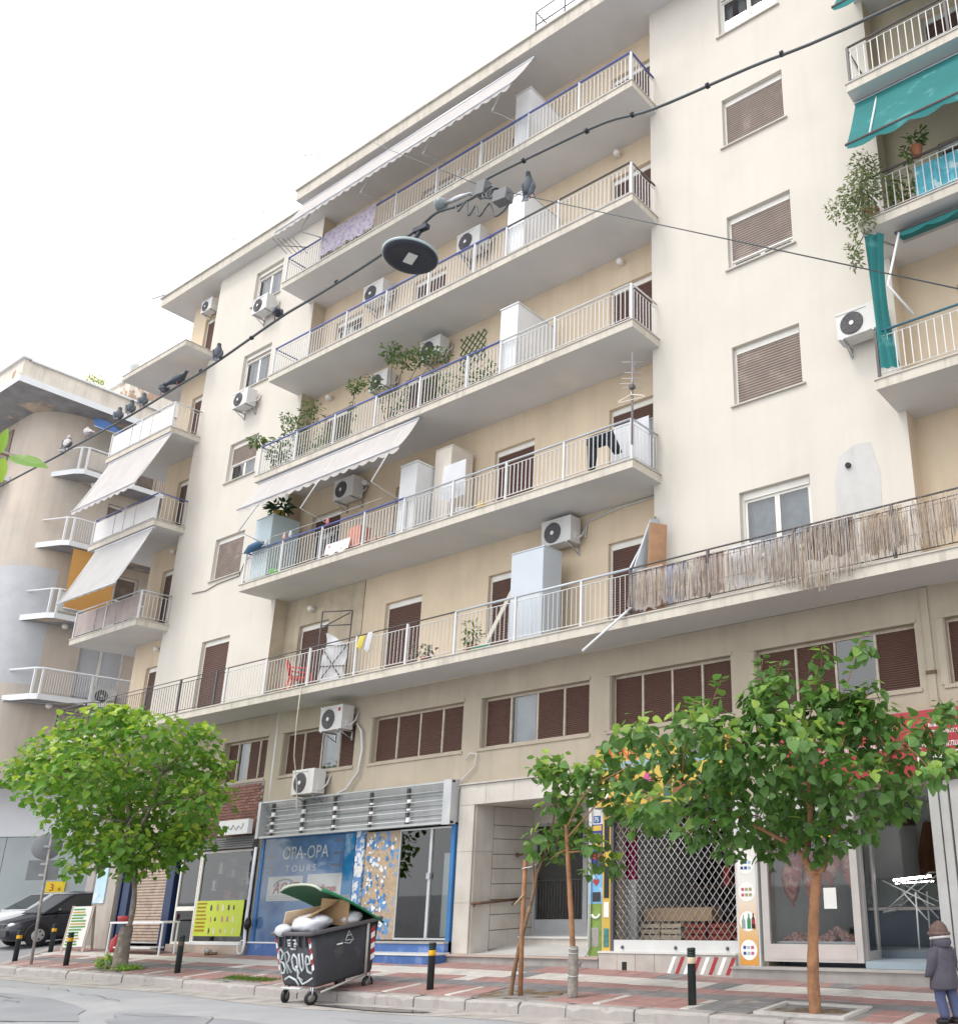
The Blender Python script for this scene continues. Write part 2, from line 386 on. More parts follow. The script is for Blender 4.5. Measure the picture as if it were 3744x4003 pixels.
# paving tiles, laid in bands along the street
PITS = [(-6.05, -5.05, -2.68, -2.03), (-10.85, -9.65, -2.76, -2.03), (-22.3, -20.9, -2.76, -2.1), (-17.6, -16.1, -2.7, -2.35)]
def tilemesh(w_, d_, m):
    b = MB(); bv = .006; a, c = w_/2-.004, d_/2-.004
    b.loft([[(-a,-c,-.03),(a,-c,-.03),(a,c,-.03),(-a,c,-.03)], [(-a,-c,-bv),(a,-c,-bv),(a,c,-bv),(-a,c,-bv)], [(-a+bv,-c+bv,0),(a-bv,-c+bv,0),(a-bv,c-bv,0),(-a+bv,c-bv,0)]], smooth=False)
    me = b.mesh('paving_tile'); me.materials.append(m); return me
TM = {}
BANDS = [(-2.79, -2.42, 'A'), (-2.42, -2.05, 'A'), (-2.05, -1.62, 'G'), (-1.62, -1.22, 'R'), (-1.22, -.64, 'W'), (-.64, -.05, 'R')]
TL = .43; rest = {'R': MB(), 'G': MB(), 'W': MB()}
tmat = {'R': tred, 'G': tgrey, 'W': twhite}
def tcol(row, i, band, x):
    if row == 'A':
        k = i % 8
        if k in (3, 7): return 'W' if band == 0 or k == 3 else 'W'
        p = (i//4) % 5
        return 'G' if (p == 3 and x > -13) else 'R'
    if row == 'W': return 'W' if i % 9 != 5 or x < -12 else 'G'
    if row == 'R' and band == 5: return 'R' if i % 7 != 3 else 'G'
    if row == 'R': return 'R' if (x > -12 or i % 5) else 'W'
    return row
nind = 0
for bi, (y0, y1, row) in enumerate(BANDS):
    x = -1.5; i = 0
    while x > -29.6:
        wd = TL if not (row == 'A' and i % 4 == 3) else .14
        xc, yc = x-wd/2, (y0+y1)/2
        lim = interp(yc, [-2.82, -.15, .7], [-26.1, -29.5, -29.9])
        if xc > lim + .3 and not any(a-.05 < xc < b2+.05 and c-.1 < yc < d+.1 for a, b2, c, d in PITS):
            cc = tcol(row, i, bi, xc); jz = random.uniform(-.004, .004)
            z = zs(xc, yc) + jz
            if xc > -20.8 and nind < 300:
                key = (round(wd, 2), round(y1-y0, 2), cc)
                if key not in TM: TM[key] = tilemesh(wd, y1-y0, tmat[cc])
                o = bpy.data.objects.new('paving_tile', TM[key]); COL.objects.link(o); o.parent = walk; o.location = (xc, yc, z); nind += 1
                dy = (zs(xc, yc+.2)-zs(xc, yc-.2))/.4; dx = (zs(xc+.2, yc)-zs(xc-.2, yc))/.4
                o.rotation_euler = (math.atan(dy)+random.uniform(-.008, .008), -math.atan(dx)+random.uniform(-.006, .006), random.uniform(-.006, .006))
            else:
                a, b2, c, d = xc-wd/2+.004, xc+wd/2-.004, y0+.004, y1-.004
                rest[cc].add([(px, py, zs(px, py)+jz-dz) for dz in (.03, 0) for px, py in ((a, c), (b2, c), (b2, d), (a, d))], [(4,5,6,7),(0,1,5,4),(1,2,6,5),(2,3,7,6),(3,0,4,7)])
        x -= wd; i += 1
for k in rest: rest[k].build('paving', tmat[k], walk, kind='stuff')
# pits: soil and the pale stone border of the right one
for a, b2, c, d in PITS:
    b = MB(); n = 7
    b.add([(lerp(a, b2, i/(n-1)), lerp(c, d, j/(n-1)), zs(lerp(a, b2, i/(n-1)), lerp(c, d, j/(n-1)))-.03+random.uniform(0, .035)) for i in range(n) for j in range(n)],
          [(i*n+j, (i+1)*n+j, (i+1)*n+j+1, i*n+j+1) for i in range(n-1) for j in range(n-1)], 0, True)
    b.build('soil', soil, walk)
a, b2, c, d = PITS[0]
for q in ((a-.02, b2+.02, c-.09, c), (a-.02, b2+.02, d, d+.09), (a-.1, a-.02, c-.09, d+.09), (b2+.02, b2+.1, c-.09, d+.09)):
    MB().add([(px, py, zs(px, py)+dz) for dz in (-.05, .022) for px, py in ((q[0], q[2]), (q[1], q[2]), (q[1], q[3]), (q[0], q[3]))],
             [(4,5,6,7),(0,1,5,4),(1,2,6,5),(2,3,7,6),(3,0,4,7)]).build('pit_border', twhite, walk)
# ------------------------------------------------------------------ the apartment building
ZL = {2: 6.134, 3: 9.202, 4: 12.257, 5: 15.315, 6: 18.373}      # balcony floor levels
SOF, FT = 21.24, 21.59
YF, YR, YM = -.914, .40, .10                                       # slab front, recessed wall, mezzanine wall
apt = thing('apartment_building', 'long cream six-storey apartment block with stacked balconies over ground floor shops', 'building', (-15, 3, .3))

def wall(x0, x1, z0, z1, y, holes, m, depth=.16, name='wall', parent=apt):
    b = MB(); X = sorted({x0, x1} | {h[i] for h in holes for i in (0, 1)}); Zs = sorted({z0, z1} | {h[i] for h in holes for i in (2, 3)})
    X = [x for x in X if x0 <= x <= x1]; Zs = [z for z in Zs if z0 <= z <= z1]
    for i in range(len(X)-1):
        for j in range(len(Zs)-1):
            cx, cz = (X[i]+X[i+1])/2, (Zs[j]+Zs[j+1])/2
            if any(h[0] < cx < h[1] and h[2] < cz < h[3] for h in holes): continue
            b.quad((X[i], y, Zs[j]), (X[i+1], y, Zs[j]), (X[i+1], y, Zs[j+1]), (X[i], y, Zs[j+1]))
    for h in holes:
        a, c, e, f = h[:4]; d = h[4] if len(h) > 4 else depth
        b.quad((a, y, e), (a, y, f), (a, y+d, f), (a, y+d, e)); b.quad((c, y, e), (c, y+d, e), (c, y+d, f), (c, y, f))
        b.quad((a, y, f), (c, y, f), (c, y+d, f), (a, y+d, f)); b.quad((a, y, e), (a, y+d, e), (c, y+d, e), (c, y, e))
    return b.build(name, m, parent)
def plate(pts, m, name='wall', parent=apt): return MB().quad(*pts).build(name, m, parent)

WT = {f: ZL[f]+2.22 for f in ZL}
RB = [(-7.64, -6.19, WT[f]-1.27, WT[f]) for f in (3, 4, 5, 6)] + [(-7.62, -6.19, ZL[2]+.9, WT[2])]
LB = [(-25.08, -23.64, WT[f]-1.27, WT[f]) for f in (3, 4, 5, 6)] + [(-24.98, -23.64, ZL[2]+.02, WT[2])]
DC = [(-21.15, -19.93), (-17.78, -16.5), (-14.34, -13.1), (-10.96, -9.72)]
wall(-9.52, -4.35, 5.94, SOF, 0, RB, cream, .14)
wall(-27.2, -21.74, 5.94, SOF, 0, LB, cream, .14)
DH = [(a, b, ZL[f]+.02, ZL[f]+2.1) for f in ZL for a, b in DC]
hmid = [h for h in DH if not (h[0] < -18.61 and h[2] < 9)]
STX, STZ = -18.61, 9.0
wall(-21.74, STX, STZ, SOF, YR, [h for h in DH if h[0] < STX and h[2] > 9], tan, .13)
wall(STX, -9.52, 5.94, SOF, YR, [h for h in DH if h[0] > STX], tan, .13)
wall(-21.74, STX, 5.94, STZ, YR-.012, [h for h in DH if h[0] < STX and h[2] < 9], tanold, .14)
LDH = [(-28.62, -27.85, ZL[f]+.02, ZL[f]+2.08) for f in ZL]
wall(-29.45, -27.2, 5.94, SOF, YR, LDH, tan, .13)
RDH = [(-3.35, -1.9, ZL[f]+.02, ZL[f]+2.1) for f in ZL]
wall(-4.35, 4, 5.94, SOF, YR, RDH, tan, .13)
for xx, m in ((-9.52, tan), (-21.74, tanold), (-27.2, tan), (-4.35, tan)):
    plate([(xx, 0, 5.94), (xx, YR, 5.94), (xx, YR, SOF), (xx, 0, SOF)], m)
plate([(-29.45, YR, 0), (-29.45, 14, 0), (-29.45, 14, SOF), (-29.45, YR, SOF)], cream)
# ground floor and mezzanine wall
MW = [(-23.31, -21.44), (-20.78, -18.07), (-17.46, -14.57), (-14.01, -11.16), (-10.63, -7.99), (-7.49, -4.63), (-4.15, -1.3)]
MZ0, MZ1 = 4.36, 5.39
SHOPS = [(-27.35, -21.3, .40, 2.72, .3), (-21.02, -14.5, .60, 2.92, .3), (-14.05, -11.1, .2, 3.24, .3), (-10.52, -7.97, .45, 2.95, .3), (-7.5, -4.62, .35, 2.9, .3)]
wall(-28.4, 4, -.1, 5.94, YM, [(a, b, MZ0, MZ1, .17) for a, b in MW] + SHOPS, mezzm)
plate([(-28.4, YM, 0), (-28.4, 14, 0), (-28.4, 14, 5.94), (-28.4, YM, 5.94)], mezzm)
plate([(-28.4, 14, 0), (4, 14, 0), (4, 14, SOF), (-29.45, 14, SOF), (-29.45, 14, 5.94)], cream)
# thin raised edging round the mezzanine windows, and piers
pm = MB()
for a, b in MW:
    pm.box(a-.10, b+.03, YM-.025, YM+.004, MZ0-.06, MZ0-.002); pm.box(a-.14, a-.02, YM-.02, YM+.003, MZ0, MZ1); pm.box(a-.14, b+.03, YM-.02, YM+.003, MZ1+.004, MZ1+.06)
pm.build('window_surround', mezzm, apt)
# core: added unseen dark solid, blocks light behind rooms and glass
light_block = MB(); light_block.box(-28.2, 3.8, 4.8, 13.8, 0, 21); light_block.box(-29.3, 3.8, .75, 4.79, 6.2, 21.1); light_block.box(-28.2, 3.8, .62, 4.79, 4.2, 5.85)
light_block.build('light_block', dark, apt)
core2 = MB()
for xx in (-21.2, -14.28, -10.72, -7.74): core2.box(xx-.02, xx+.02, .51, 4.79, .2, 4.1)
core2.box(-28.2, 3.8, .51, 4.79, 4.1, 4.19)
core2.build('party_wall', offw, apt)

# ---- roof
rf = MB()
def slabgeo(b, x0, x1, y0, y1, z0, z1):     # edge = 0, underside = 1
    b.add([(x0,y0,z0),(x1,y0,z0),(x1,y1,z0),(x0,y1,z0),(x0,y0,z1),(x1,y0,z1),(x1,y1,z1),(x0,y1,z1)], [(4,5,6,7),(0,1,5,4),(1,2,6,5),(2,3,7,6),(3,0,4,7)], 0)
    b.quad((x0,y0,z0),(x0,y1,z0),(x1,y1,z0),(x1,y0,z0), m=1)
slabgeo(rf, -21.86, 4.2, -.91, 13.9, SOF, FT); slabgeo(rf, -30.35, -21.862, -.36, 13.9, SOF+.003, FT-.03)
roof = rf.build('roof', [fasc, soffit], apt)
rc = MB(); rc.box(-21.9, 4.2, -.96, -.6, FT, FT+.05); rc.box(-30.4, -21.9, -.41, -.1, FT-.03, FT+.02)
rc.build('roof_coping', coping, roof)
# roof guard rail and stair house
gr_ = MB()
for i in range(3): gr_.tube([(-12.45+.95*i, -.78, FT), (-12.45+.95*i, -.78, FT+.95)], .022, 5)
for zz in (.95, .5): gr_.tube([(-12.45, -.78, FT+zz), (-10.5, -.78, FT+zz)], .015, 5)
for i in range(14): gr_.tube([(-12.45+.07*i, -.78, FT), (-12.45+.07*i, -.78, FT+.93-.05*i)], .008, 4)
gr_.tube([(-12.45, -.78, FT+.95), (-12.45, 1, FT+.95)], .015, 5)
gr_.build('roof_railing', raild, roof)
MB().box(-19.3, -17.9, -.5, 1.5, FT+.05, FT+2.1).build('stair_house', white, roof)

# ---- windows
def slatrow(b, x0, x1, y, z, h, t=.012):
    b.add([(x0,y,z),(x1,y,z),(x1,y-t,z+h*.35),(x0,y-t,z+h*.35),(x1,y,z+h*.93),(x0,y,z+h*.93)], [(0,1,2,3),(3,2,4,5)])
SLAT = {}
def blind(win, x0, x1, z0, z1, y, m, pitch=.055, single=False, bot=True):
    n = max(1, int((z1-z0)/pitch)); pitch = (z1-z0)/n
    if single:
        key = (round(x1-x0, 2), m.name)
        if key not in SLAT:
            b = MB(); slatrow(b, 0, x1-x0, 0, 0, pitch); b.box(0, x1-x0, .004, .012, .001, pitch*.99); me = b.mesh('slat'); me.materials.append(m); SLAT[key] = me
        for i in range(n):
            o = place('slat', SLAT[key], win); o.location = Vector((x0, y, z0+i*pitch)) - wpos(win)
    else:
        b = MB()
        for i in range(n): slatrow(b, x0, x1, y, z0+i*pitch, pitch)
        b.box(x0, x1, y+.004, y+.014, z0, z1); b.build('blind', m, win, kind='stuff')
    if bot: MB().box(x0, x1, y-.014, y+.006, z0-.03, z0-.001).build('blind_rail', framew if m is blindt else m, win)
def window(h, y, style, fm=framew, parent=apt, bm=blindt, single=False, opened=0.0, sill=True, depth=.14, label=None):
    x0, x1, z0, z1 = h[:4]; yy = y+depth-.045; t = .05
    f = MB()
    f.box(x0+.002, x0+t, yy, yy+.06, z0+.002, z1-.002); f.box(x1-t, x1-.002, yy, yy+.06, z0+.002, z1-.002); f.box(x0+t, x1-t, yy, yy+.06, z1-t, z1-.002); f.box(x0+t, x1-t, yy, yy+.06, z0+.002, z0+t)
    zt = z1-t
    if style != 'bare': f.box(x0+t, x1-t, yy-.012, yy+.058, z1-t-.09, z1-t); zt = z1-t-.09
    w = f.build('window', fm, parent, label=label)
    if sill: MB().box(x0-.06, x1+.06, y-.05, y+depth-.002, z0-.035, z0-.001).build('sill', coping, w)
    zo = lerp(z0+t, zt, opened)
    if opened > .02:
        xm = (x0+x1)/2; fr = MB()
        for a, b in ((x0+t, xm), (xm, x1-t)):
            fr.box(a+.002, a+.05, yy+.022, yy+.05, z0+t, zo); fr.box(b-.05, b-.002, yy+.022, yy+.05, z0+t, zo); fr.box(a+.05, b-.05, yy+.022, yy+.05, z0+t, z0+t+.06); fr.box(a+.05, b-.05, yy+.022, yy+.05, zo-.05, zo-.002)
            MB().quad((a+.05, yy+.034, z0+t+.06), (b-.05, yy+.034, z0+t+.06), (b-.05, yy+.034, zo-.05), (a+.05, yy+.034, zo-.05)).build('pane', glassw, w)
        fr.build('casement', framew, w)
        cb = MB(); n = 18
        for i in range(n):
            a, b = lerp(x0, x1, i/n), lerp(x0, x1, (i+1)/n); ya, yb = yy+.16+.02*math.sin(i*2.1), yy+.16+.02*math.sin((i+1)*2.1)
            if random.random() < .82: cb.quad((a, ya, z0), (b, yb, z0), (b, yb, z1), (a, ya, z1))
        cb.build('curtain', curt, w)
    if opened < .98: blind(w, x0+t, x1-t, zo, zt, yy+.008, bm, single=single)
    return w
for i, h in enumerate(RB):
    fl = (3, 4, 5, 6, 2)[i]
    window(h, 0, 'box', opened={3: 0, 4: .17, 5: 0, 6: .95, 2: 1.0}[fl], single=fl in (3, 4, 5), label={6: 'open window at the top of the right bay', 2: 'white double casement window with hazy curtains'}.get(fl))
for i, h in enumerate(LB):
    fl = (3, 4, 5, 6, 2)[i]
    window(h, 0, 'box', opened={3: 0, 4: .5, 5: .9, 6: .9, 2: 0}[fl], sill=fl != 2, bm=blindb if fl == 2 else blindt)
for fl in ZL:
    for k, (a, b) in enumerate(DC):
        op = {(3, 2): .28, (3, 0): .8, (3, 3): .85, (4, 1): .3, (5, 0): .95, (5, 2): .95, (6, 1): .6}.get((fl, k), 0)
        w = window((a, b, ZL[fl]+.02, ZL[fl]+2.1), YR, 'box', opened=op, sill=False, depth=.13, bm=blindb)
        w.name = 'balcony_door'
    for hh in (LDH, RDH):
        h = [q for q in hh if abs(q[2]-ZL[fl]-.02) < .01][0]; w = window(h, YR, 'box', sill=False, depth=.13, bm=blindb); w.name = 'balcony_door'
# mezzanine windows: four sliding sashes with brown slatted blinds
for wi, (a, b) in enumerate(MW):
    f = MB(); y = YM+.12
    f.box(a+.001, b-.001, y, y+.05, MZ1-.05, MZ1-.001); f.box(a+.001, b-.001, y, y+.05, MZ0+.001, MZ0+.045)
    n = 4; xs = [lerp(a, b, i/n) for i in range(n+1)]
    for i, xx in enumerate(xs):
        wd = .022 if i in (0, 4) else .02
        f.box(max(a+.001, xx-wd), min(b-.001, xx+wd), y-(.012 if i % 2 else 0), y+.05, MZ0+.045, MZ1-.05)
    w = f.build('window', framet, apt)
    for i in range(n):
        x0, x1 = xs[i]+.022, xs[i+1]-.022; yy = y+.018+(.01 if i % 2 else 0)
        if (wi, i) in ((3, 1), (5, 2), (0, 1), (1, 2)):
            MB().quad((x0, yy, MZ0+.045), (x1, yy, MZ0+.045), (x1, yy, MZ1-.05), (x0, yy, MZ1-.05)).build('pane', glassw, w)
            if (wi, i) != (5, 2): MB().quad((x0+.02, yy+.1, MZ0), (x1-.14, yy+.1, MZ0), (x1-.14, yy+.1, MZ1), (x0+.02, yy+.1, MZ1)).build('curtain', curt, w)
        else: blind(w, x0, x1, MZ0+.045, MZ1-.05, yy, blindb, pitch=.036, bot=False)

# ---- balconies
def balcony(x0, x1, z, yb, name='balcony', ends='LR', y0=YF, label=None):
    b = MB(); slabgeo(b, x0, x1, y0, yb, z-.19, z-.026); bal = b.build(name, [fasc, soffit], apt, label=label)
    MB().box(x0-.02 if 'L' in ends else x0, x1+.02 if 'R' in ends else x1, y0-.02, yb, z-.025, z).build('coping', coping, bal)
    return bal
BAL = {}
def balus(bal, p0, p1, zb, zt, m, pitch=.11, r=.007, single=False):
    L_ = math.hypot(p1[0]-p0[0], p1[1]-p0[1]); n = max(2, int(round(L_/pitch)))
    key = (round(zt-zb, 2), r, m.name)
    if single and key not in BAL:
        b = MB().box(-r, r, -r, r, 0, zt-zb); me = b.mesh('baluster'); me.materials.append(m); BAL[key] = me
    jb = MB()
    for i in range(n+1):
        x, y = lerp(p0[0], p1[0], i/n), lerp(p0[1], p1[1], i/n)
        if single: o = place('baluster', BAL[key], bal); o.location = Vector((x, y, zb)) - wpos(bal)
        else: jb.box(x-r, x+r, y-r, y+r, zb, zt)
    if not single: jb.build('balusters', m, bal, kind='stuff')
def rail(bal, pts, z, h, m, r=.024, low=None, posts=(), pm=None, bot=.09):
    MB().tube([(x, y, z+h) for x, y in pts], r, 6).build('handrail', m, bal)
    MB().tube([(x, y, z+bot) for x, y in pts], .011, 4).build('bottom_rail', low or m, bal)
    if low: MB().tube([(x, y, z+h-.1) for x, y in pts], .010, 4).build('top_rail', low, bal)
    for x, y in posts: MB().box(x-.022, x+.022, y-.022, y+.022, z-.002, z+h-r*.5).build('post', pm or low or m, bal)
XL_, XR_ = -21.944, -9.35
yb_ = YF+.05
for fl in (3, 4, 5, 6):
    z = ZL[fl]; bal = balcony(XL_, XR_, z, YR-.002)
    split = {3: -15.8, 4: -13.0, 5: -13.0, 6: -9.4}[fl]; xl, xr = XL_+.06, XR_-.06
    m1, m2 = railb, {3: railg, 4: offw, 5: raild, 6: railb}[fl]
    lp = [(x, yb_) for x in np.arange(xl, split, 1.57)]
    rail(bal, [(xl, -.02), (xl, yb_), (split, yb_)], z, .862, m1, .024, railw, lp)
    rp = [(x, yb_) for x in np.arange(split, xr-.5, 1.57)] + [(xr, yb_)]
    rail(bal, [(split, yb_), (xr, yb_), (xr, -.02)], z, .862, m2, .024, railw, rp)
    sg = fl in (3, 4)
    balus(bal, (xl+.05, yb_), (xr-.05, yb_), z+.09, z+.77, railw, single=sg)
    balus(bal, (xr, yb_+.08), (xr, -.06), z+.09, z+.77, railw, single=sg)
    balus(bal, (xl, yb_+.15), (xl, -.06), z+.09, z+.77, railw, .3)
# first floor: one long slab along the whole front
z = ZL[2]; b1 = balcony(-30.8, 4.1, z, YM-.002, ends='L', label='long first floor balcony running the whole length of the front')
for (xa, xb, m, r, lo) in ((-30.74, -22.0, raild, .014, raild), (-22.0, -13.9, raild, .016, railw), (-13.9, -9.45, railg, .026, railw), (-9.45, 4, raild, .016, raild)):
    pp = [(xa, yb_), (xb, yb_)] if xa > -30 else [(-30.74, .15), (-30.74, yb_), (xb, yb_)]
    rail(b1, pp, z, .90, m, r, lo, [(x, yb_) for x in np.arange(xa, xb, 1.66)], bot=.07)
    balus(b1, (xa, yb_), (xb, yb_), z+.07, z+.80, lo, .115, .0045)
balus(b1, (-30.74, 0), (-30.74, yb_), z+.07, z+.80, raild, .115, .0045)
# balconies at the left end, wrapping the corner, and at the right end
for fl in (3, 4, 5, 6):
    z = ZL[fl]; bal = balcony(-30.8, -26.93, z, YR-.002)
    b = MB(); slabgeo(b, -30.79, -29.47, YR, 3.2, z-.188, z-.03); b.build('slab_return', [fasc, soffit], bal)
    if fl == 6: continue
    m = railb if fl == 4 else railg
    rail(bal, [(-30.74, 3), (-30.74, yb_), (-26.99, yb_), (-26.99, -.02)], z, .862, m, .022, railw, [(-30.74, yb_), (-28.9, yb_), (-26.99, yb_)])
    balus(bal, (-26.99, yb_), (-26.99, -.05), z+.09, z+.77, railw)
    pane_m = mat('frosted_panel', (.60, .58, .57), .4, v=.05) if fl != 3 else mat('brown_panel', (.33, .27, .25), .6, v=.12, streak=.2)
    pb = MB()
    for i in range(3): pb.box(lerp(-30.7, -27.02, i/3)+.02, lerp(-30.7, -27.02, (i+1)/3)-.02, yb_-.006, yb_+.006, z+.1, z+.75)
    pb.build('screen_panel', pane_m, bal)
for fl in (3, 4, 5, 6):
    z = ZL[fl]; bal = balcony(-4.5, 4.1, z, YR-.002, ends='L')
    m = {3: mat('rail_teal', (.05, .13, .18), .5)}.get(fl, raild)
    rail(bal, [(-4.44, -.02), (-4.44, yb_), (4, yb_)], z, .862, m, .022, railw, [(-4.44, yb_), (-2.6, yb_)], pm=raild)
    balus(bal, (-4.38, yb_), (4, yb_), z+.09, z+.77, railw, .13, .008)
    balus(bal, (-4.44, yb_+.1), (-4.44, -.05), z+.09, z+.77, railw, .22, .006)
# white dividing cabinets built onto the balconies
for fl, x0, x1 in ((4, -13.12, -12.6), (5, -13.06, -12.54), (6, -12.98, -12.5), (3, -16.11, -15.55)):
    z = ZL[fl]; zt = z+1.72
    p = MB().box(x0, x1, -.80, YR-.003, z+.001, zt).build('partition', white if fl != 3 else offw, apt)
    MB().box(x0-.02, x1+.02, -.82, YR-.004, zt+.001, zt+.035).build('partition_cap', offw, p)
# round wall lamps beside the balcony doors
lampm = mat('opal_globe', (.72, .70, .66), .3, v=.05)
for x, z, y in ((-10.6, 14.9, YR), (-20.9, 14.85, YR), (-20.6, 8.6, YR), (-10.7, 18.0, YR), (-18.9, 11.7, YR), (-28.0, 11.8, YR), (-28.0, 8.7, YR), (-2.9, 11.9, YR)):
    wl = MB(); wl.lathe((x, y-.001, z), [(.05, 0), (.05, .04), (.03, .05)], 10, axis=Rx(math.pi/2)); wl.ball((x, y-.12, z), .085, 10, 7); wl.build('wall_lamp', lampm, apt)
# repaired plaster patch with a pipe stub, and the square downpipe
b = MB(); rr = random.Random(4)
b.add([(x, -.004, z) for x, z in [(-5.75, 7.0), (-4.95, 7.0), (-4.9, 8.0), (-5.02, 8.62), (-5.3, 8.66), (-5.62, 8.5), (-5.72, 8.1)]], [tuple(range(7))]); b.build('plaster_patch', mat('fresh_plaster', (.515, .505, .49), .9, v=.05, s=4, streak=.08), apt)
MB().tube([(-5.45, .05, 8.30), (-5.45, -.05, 8.29)], [.055, .05], 8).build('pipe_stub', blk, apt)
dp = MB(); dp.box(-4.49, -4.37, .07, .19, 2.95, 5.93); dp.build('downpipe', mezzm, apt); MB().box(-4.51, -4.35, .05, .199, 4.55, 4.60).build('pipe_bracket', rust, apt)
dpl = MB().tube([(-21.12, .13, 3.0), (-21.13, .13, 5.94)], .045, 8).build('downpipe', offw, apt)
# ------------------------------------------------------------------ shop fronts (parts of the building) and signs (things)
bluef = mat('blue_frame', (.035, .15, .36), .45, v=.1)
navy = mat('navy_paint', (.012, .03, .085), .45, v=.15)
bluep = mat('blue_plinth', (.06, .13, .33), .6, v=.15, s=3, c2=(.12, .19, .38), c2s=3)
greyst = mat('grey_stone_step', (.33, .315, .30), .8, v=.15, s=3, bump=.2)
yel = mat('sign_yellow', (.56, .38, .07), .5, v=.08)
redp = mat('sign_red', (.36, .04, .05), .5, v=.06)
redl = mat('red_lettering', (.55, .06, .04), .5, v=.05)
whl = mat('white_lettering', (.82, .82, .80), .5, v=.03)
shut = mat('shutter_brown', (.36, .28, .22), .6, v=.15, s=5, c2=(.28, .21, .17), c2s=4)
paper = mat('paper_white', (.74, .74, .72), .8, v=.06)
YG = .03
def frame(b, x0, x1, z0, z1, y0, y1, t):
    b.box(x0, x0+t, y0, y1, z0, z1); b.box(x1-t, x1, y0, y1, z0, z1); b.box(x0+t, x1-t, y0, y1, z1-t, z1); b.box(x0+t, x1-t, y0, y1, z0, z0+t)

# ---- left shop: corner pier, roller shutter, glazed door, window over a plinth
s1 = MB(); s1.box(-28.45, -27.4, YG-.05, .5, .2, 2.9); s1 = s1.build('corner_pier', mat('pier_grey', (.40, .36, .32), .8, v=.12, s=2, streak=.15), apt)
f = MB()
for xx in (-27.25, -27.08): f.box(xx-.03, xx+.03, YG, YG+.08, .42, 2.72)
f.build('guide_rail', navy, apt)
MB().box(-26.98, -26.72, YG-.03, .3, .4, 2.72).build('shop_pillar', navy, apt); MB().box(-24.95, -24.62, YG-.03, .3, .4, 2.72).build('shop_pillar', navy, apt)
b = MB(); frame(b, -26.72, -24.95, .55, 2.70, .09, .14, .03); rs = b.build('roller_shutter', alum, apt)
n = 28
sm = MB(); slatrow(sm, 0, 1.71, 0, 0, 2.05/n, .014); sm = sm.mesh('slat'); sm.materials.append(shut)
for i in range(n): o = place('slat', sm, rs); o.location = Vector((-26.69, .115, .6+i*2.05/n)) - wpos(rs)
MB().box(-26.7, -24.97, .12, .13, .57, 2.68).build('shutter_back', shut, rs)
b = MB(); frame(b, -24.42, -23.52, .55, 2.70, YG, YG+.06, .055); b.box(-24.36, -23.58, YG+.005, YG+.055, 1.32, 1.42); sd = b.build('shop_door', framew, apt)
MB().quad((-24.36, YG+.03, .6), (-23.58, YG+.03, .6), (-23.58, YG+.03, 1.32), (-24.36, YG+.03, 1.32)).build('pane', glasss, sd)
MB().quad((-24.36, YG+.03, 1.42), (-23.58, YG+.03, 1.42), (-23.58, YG+.03, 2.65), (-24.36, YG+.03, 2.65)).build('pane', glasss, sd)
b = MB(); frame(b, -23.5, -21.34, .57, 2.70, YG, YG+.06, .05); sw = b.build('shop_window', framew, apt)
MB().quad((-23.45, YG+.03, .62), (-21.39, YG+.03, .62), (-21.39, YG+.03, 2.65), (-23.45, YG+.03, 2.65)).build('pane', glasss, sw)
MB().box(-23.52, -21.3, YG-.07, YG+.1, .55, .60).build('sill', white, sw)
MB().box(-24.5, -21.25, YG-.06, .3, .2, .549).build('plinth', mat('plinth_beige', (.42, .35, .29), .85, v=.12, s=3, bump=.2), apt)
MB().box(-21.36, -21.27, YG-.02, .12, .55, 2.72).build('shop_pillar', navy, apt)
stock = MB(); rr = random.Random(5)
for i in range(40):
    x = rr.uniform(-24.3, -21.6); z = rr.uniform(.7, 2.5); s_ = rr.uniform(.08, .22); stock.box(x, x+s_, .7+rr.uniform(0, .5), 1.2, z, z+rr.uniform(.1, .3), rr.randrange(4))
stock.box(-24.4, -21.4, 1.25, 1.3, .5, 2.6, 3)
st = stock.build('shop_stock', [mat('stock_red', (.42, .05, .05), .6), mat('stock_dark', (.05, .05, .06), .6), mat('stock_pale', (.45, .43, .4), .6), mat('stock_grey', (.16, .16, .16), .7)], apt); st['kind'] = 'stuff'
rb = MB()
for i in range(5): rb.box(-25.0, -21.3, -.06+.012*i, .09, 2.73+i*.055, 2.775+i*.055)
rb.build('shutter_box', mat('shutter_box_grey', (.16, .16, .165), .6, v=.1), apt)
# brick panel above the left shop
brick_m = [mat('brick_%d' % i, c, .85, v=.15, s=8, bump=.2) for i, c in enumerate([(.20, .095, .075), (.235, .115, .09), (.165, .08, .068)])]
bp_ = MB().box(-25.9, -21.36, .085, .099, 3.02, 4.30).build('brick_panel', mortar, apt)
BM = []
for m in brick_m:
    q = MB().box(0, .21, -.022, 0, 0, .058).mesh('brick'); q.materials.append(m); BM.append(q)
z = 3.03; k = 0; cnt = 0
while z < 4.24:
    x = -25.9 + (.105 if k % 2 else 0)
    while x < -21.57:
        if cnt < 300 and x > -25.0: o = place('brick', random.choice(BM), bp_); o.location = Vector((x, .085+random.uniform(-.003, .003), z)) - wpos(bp_); cnt += 1
        x += .222
    z += .0725; k += 1

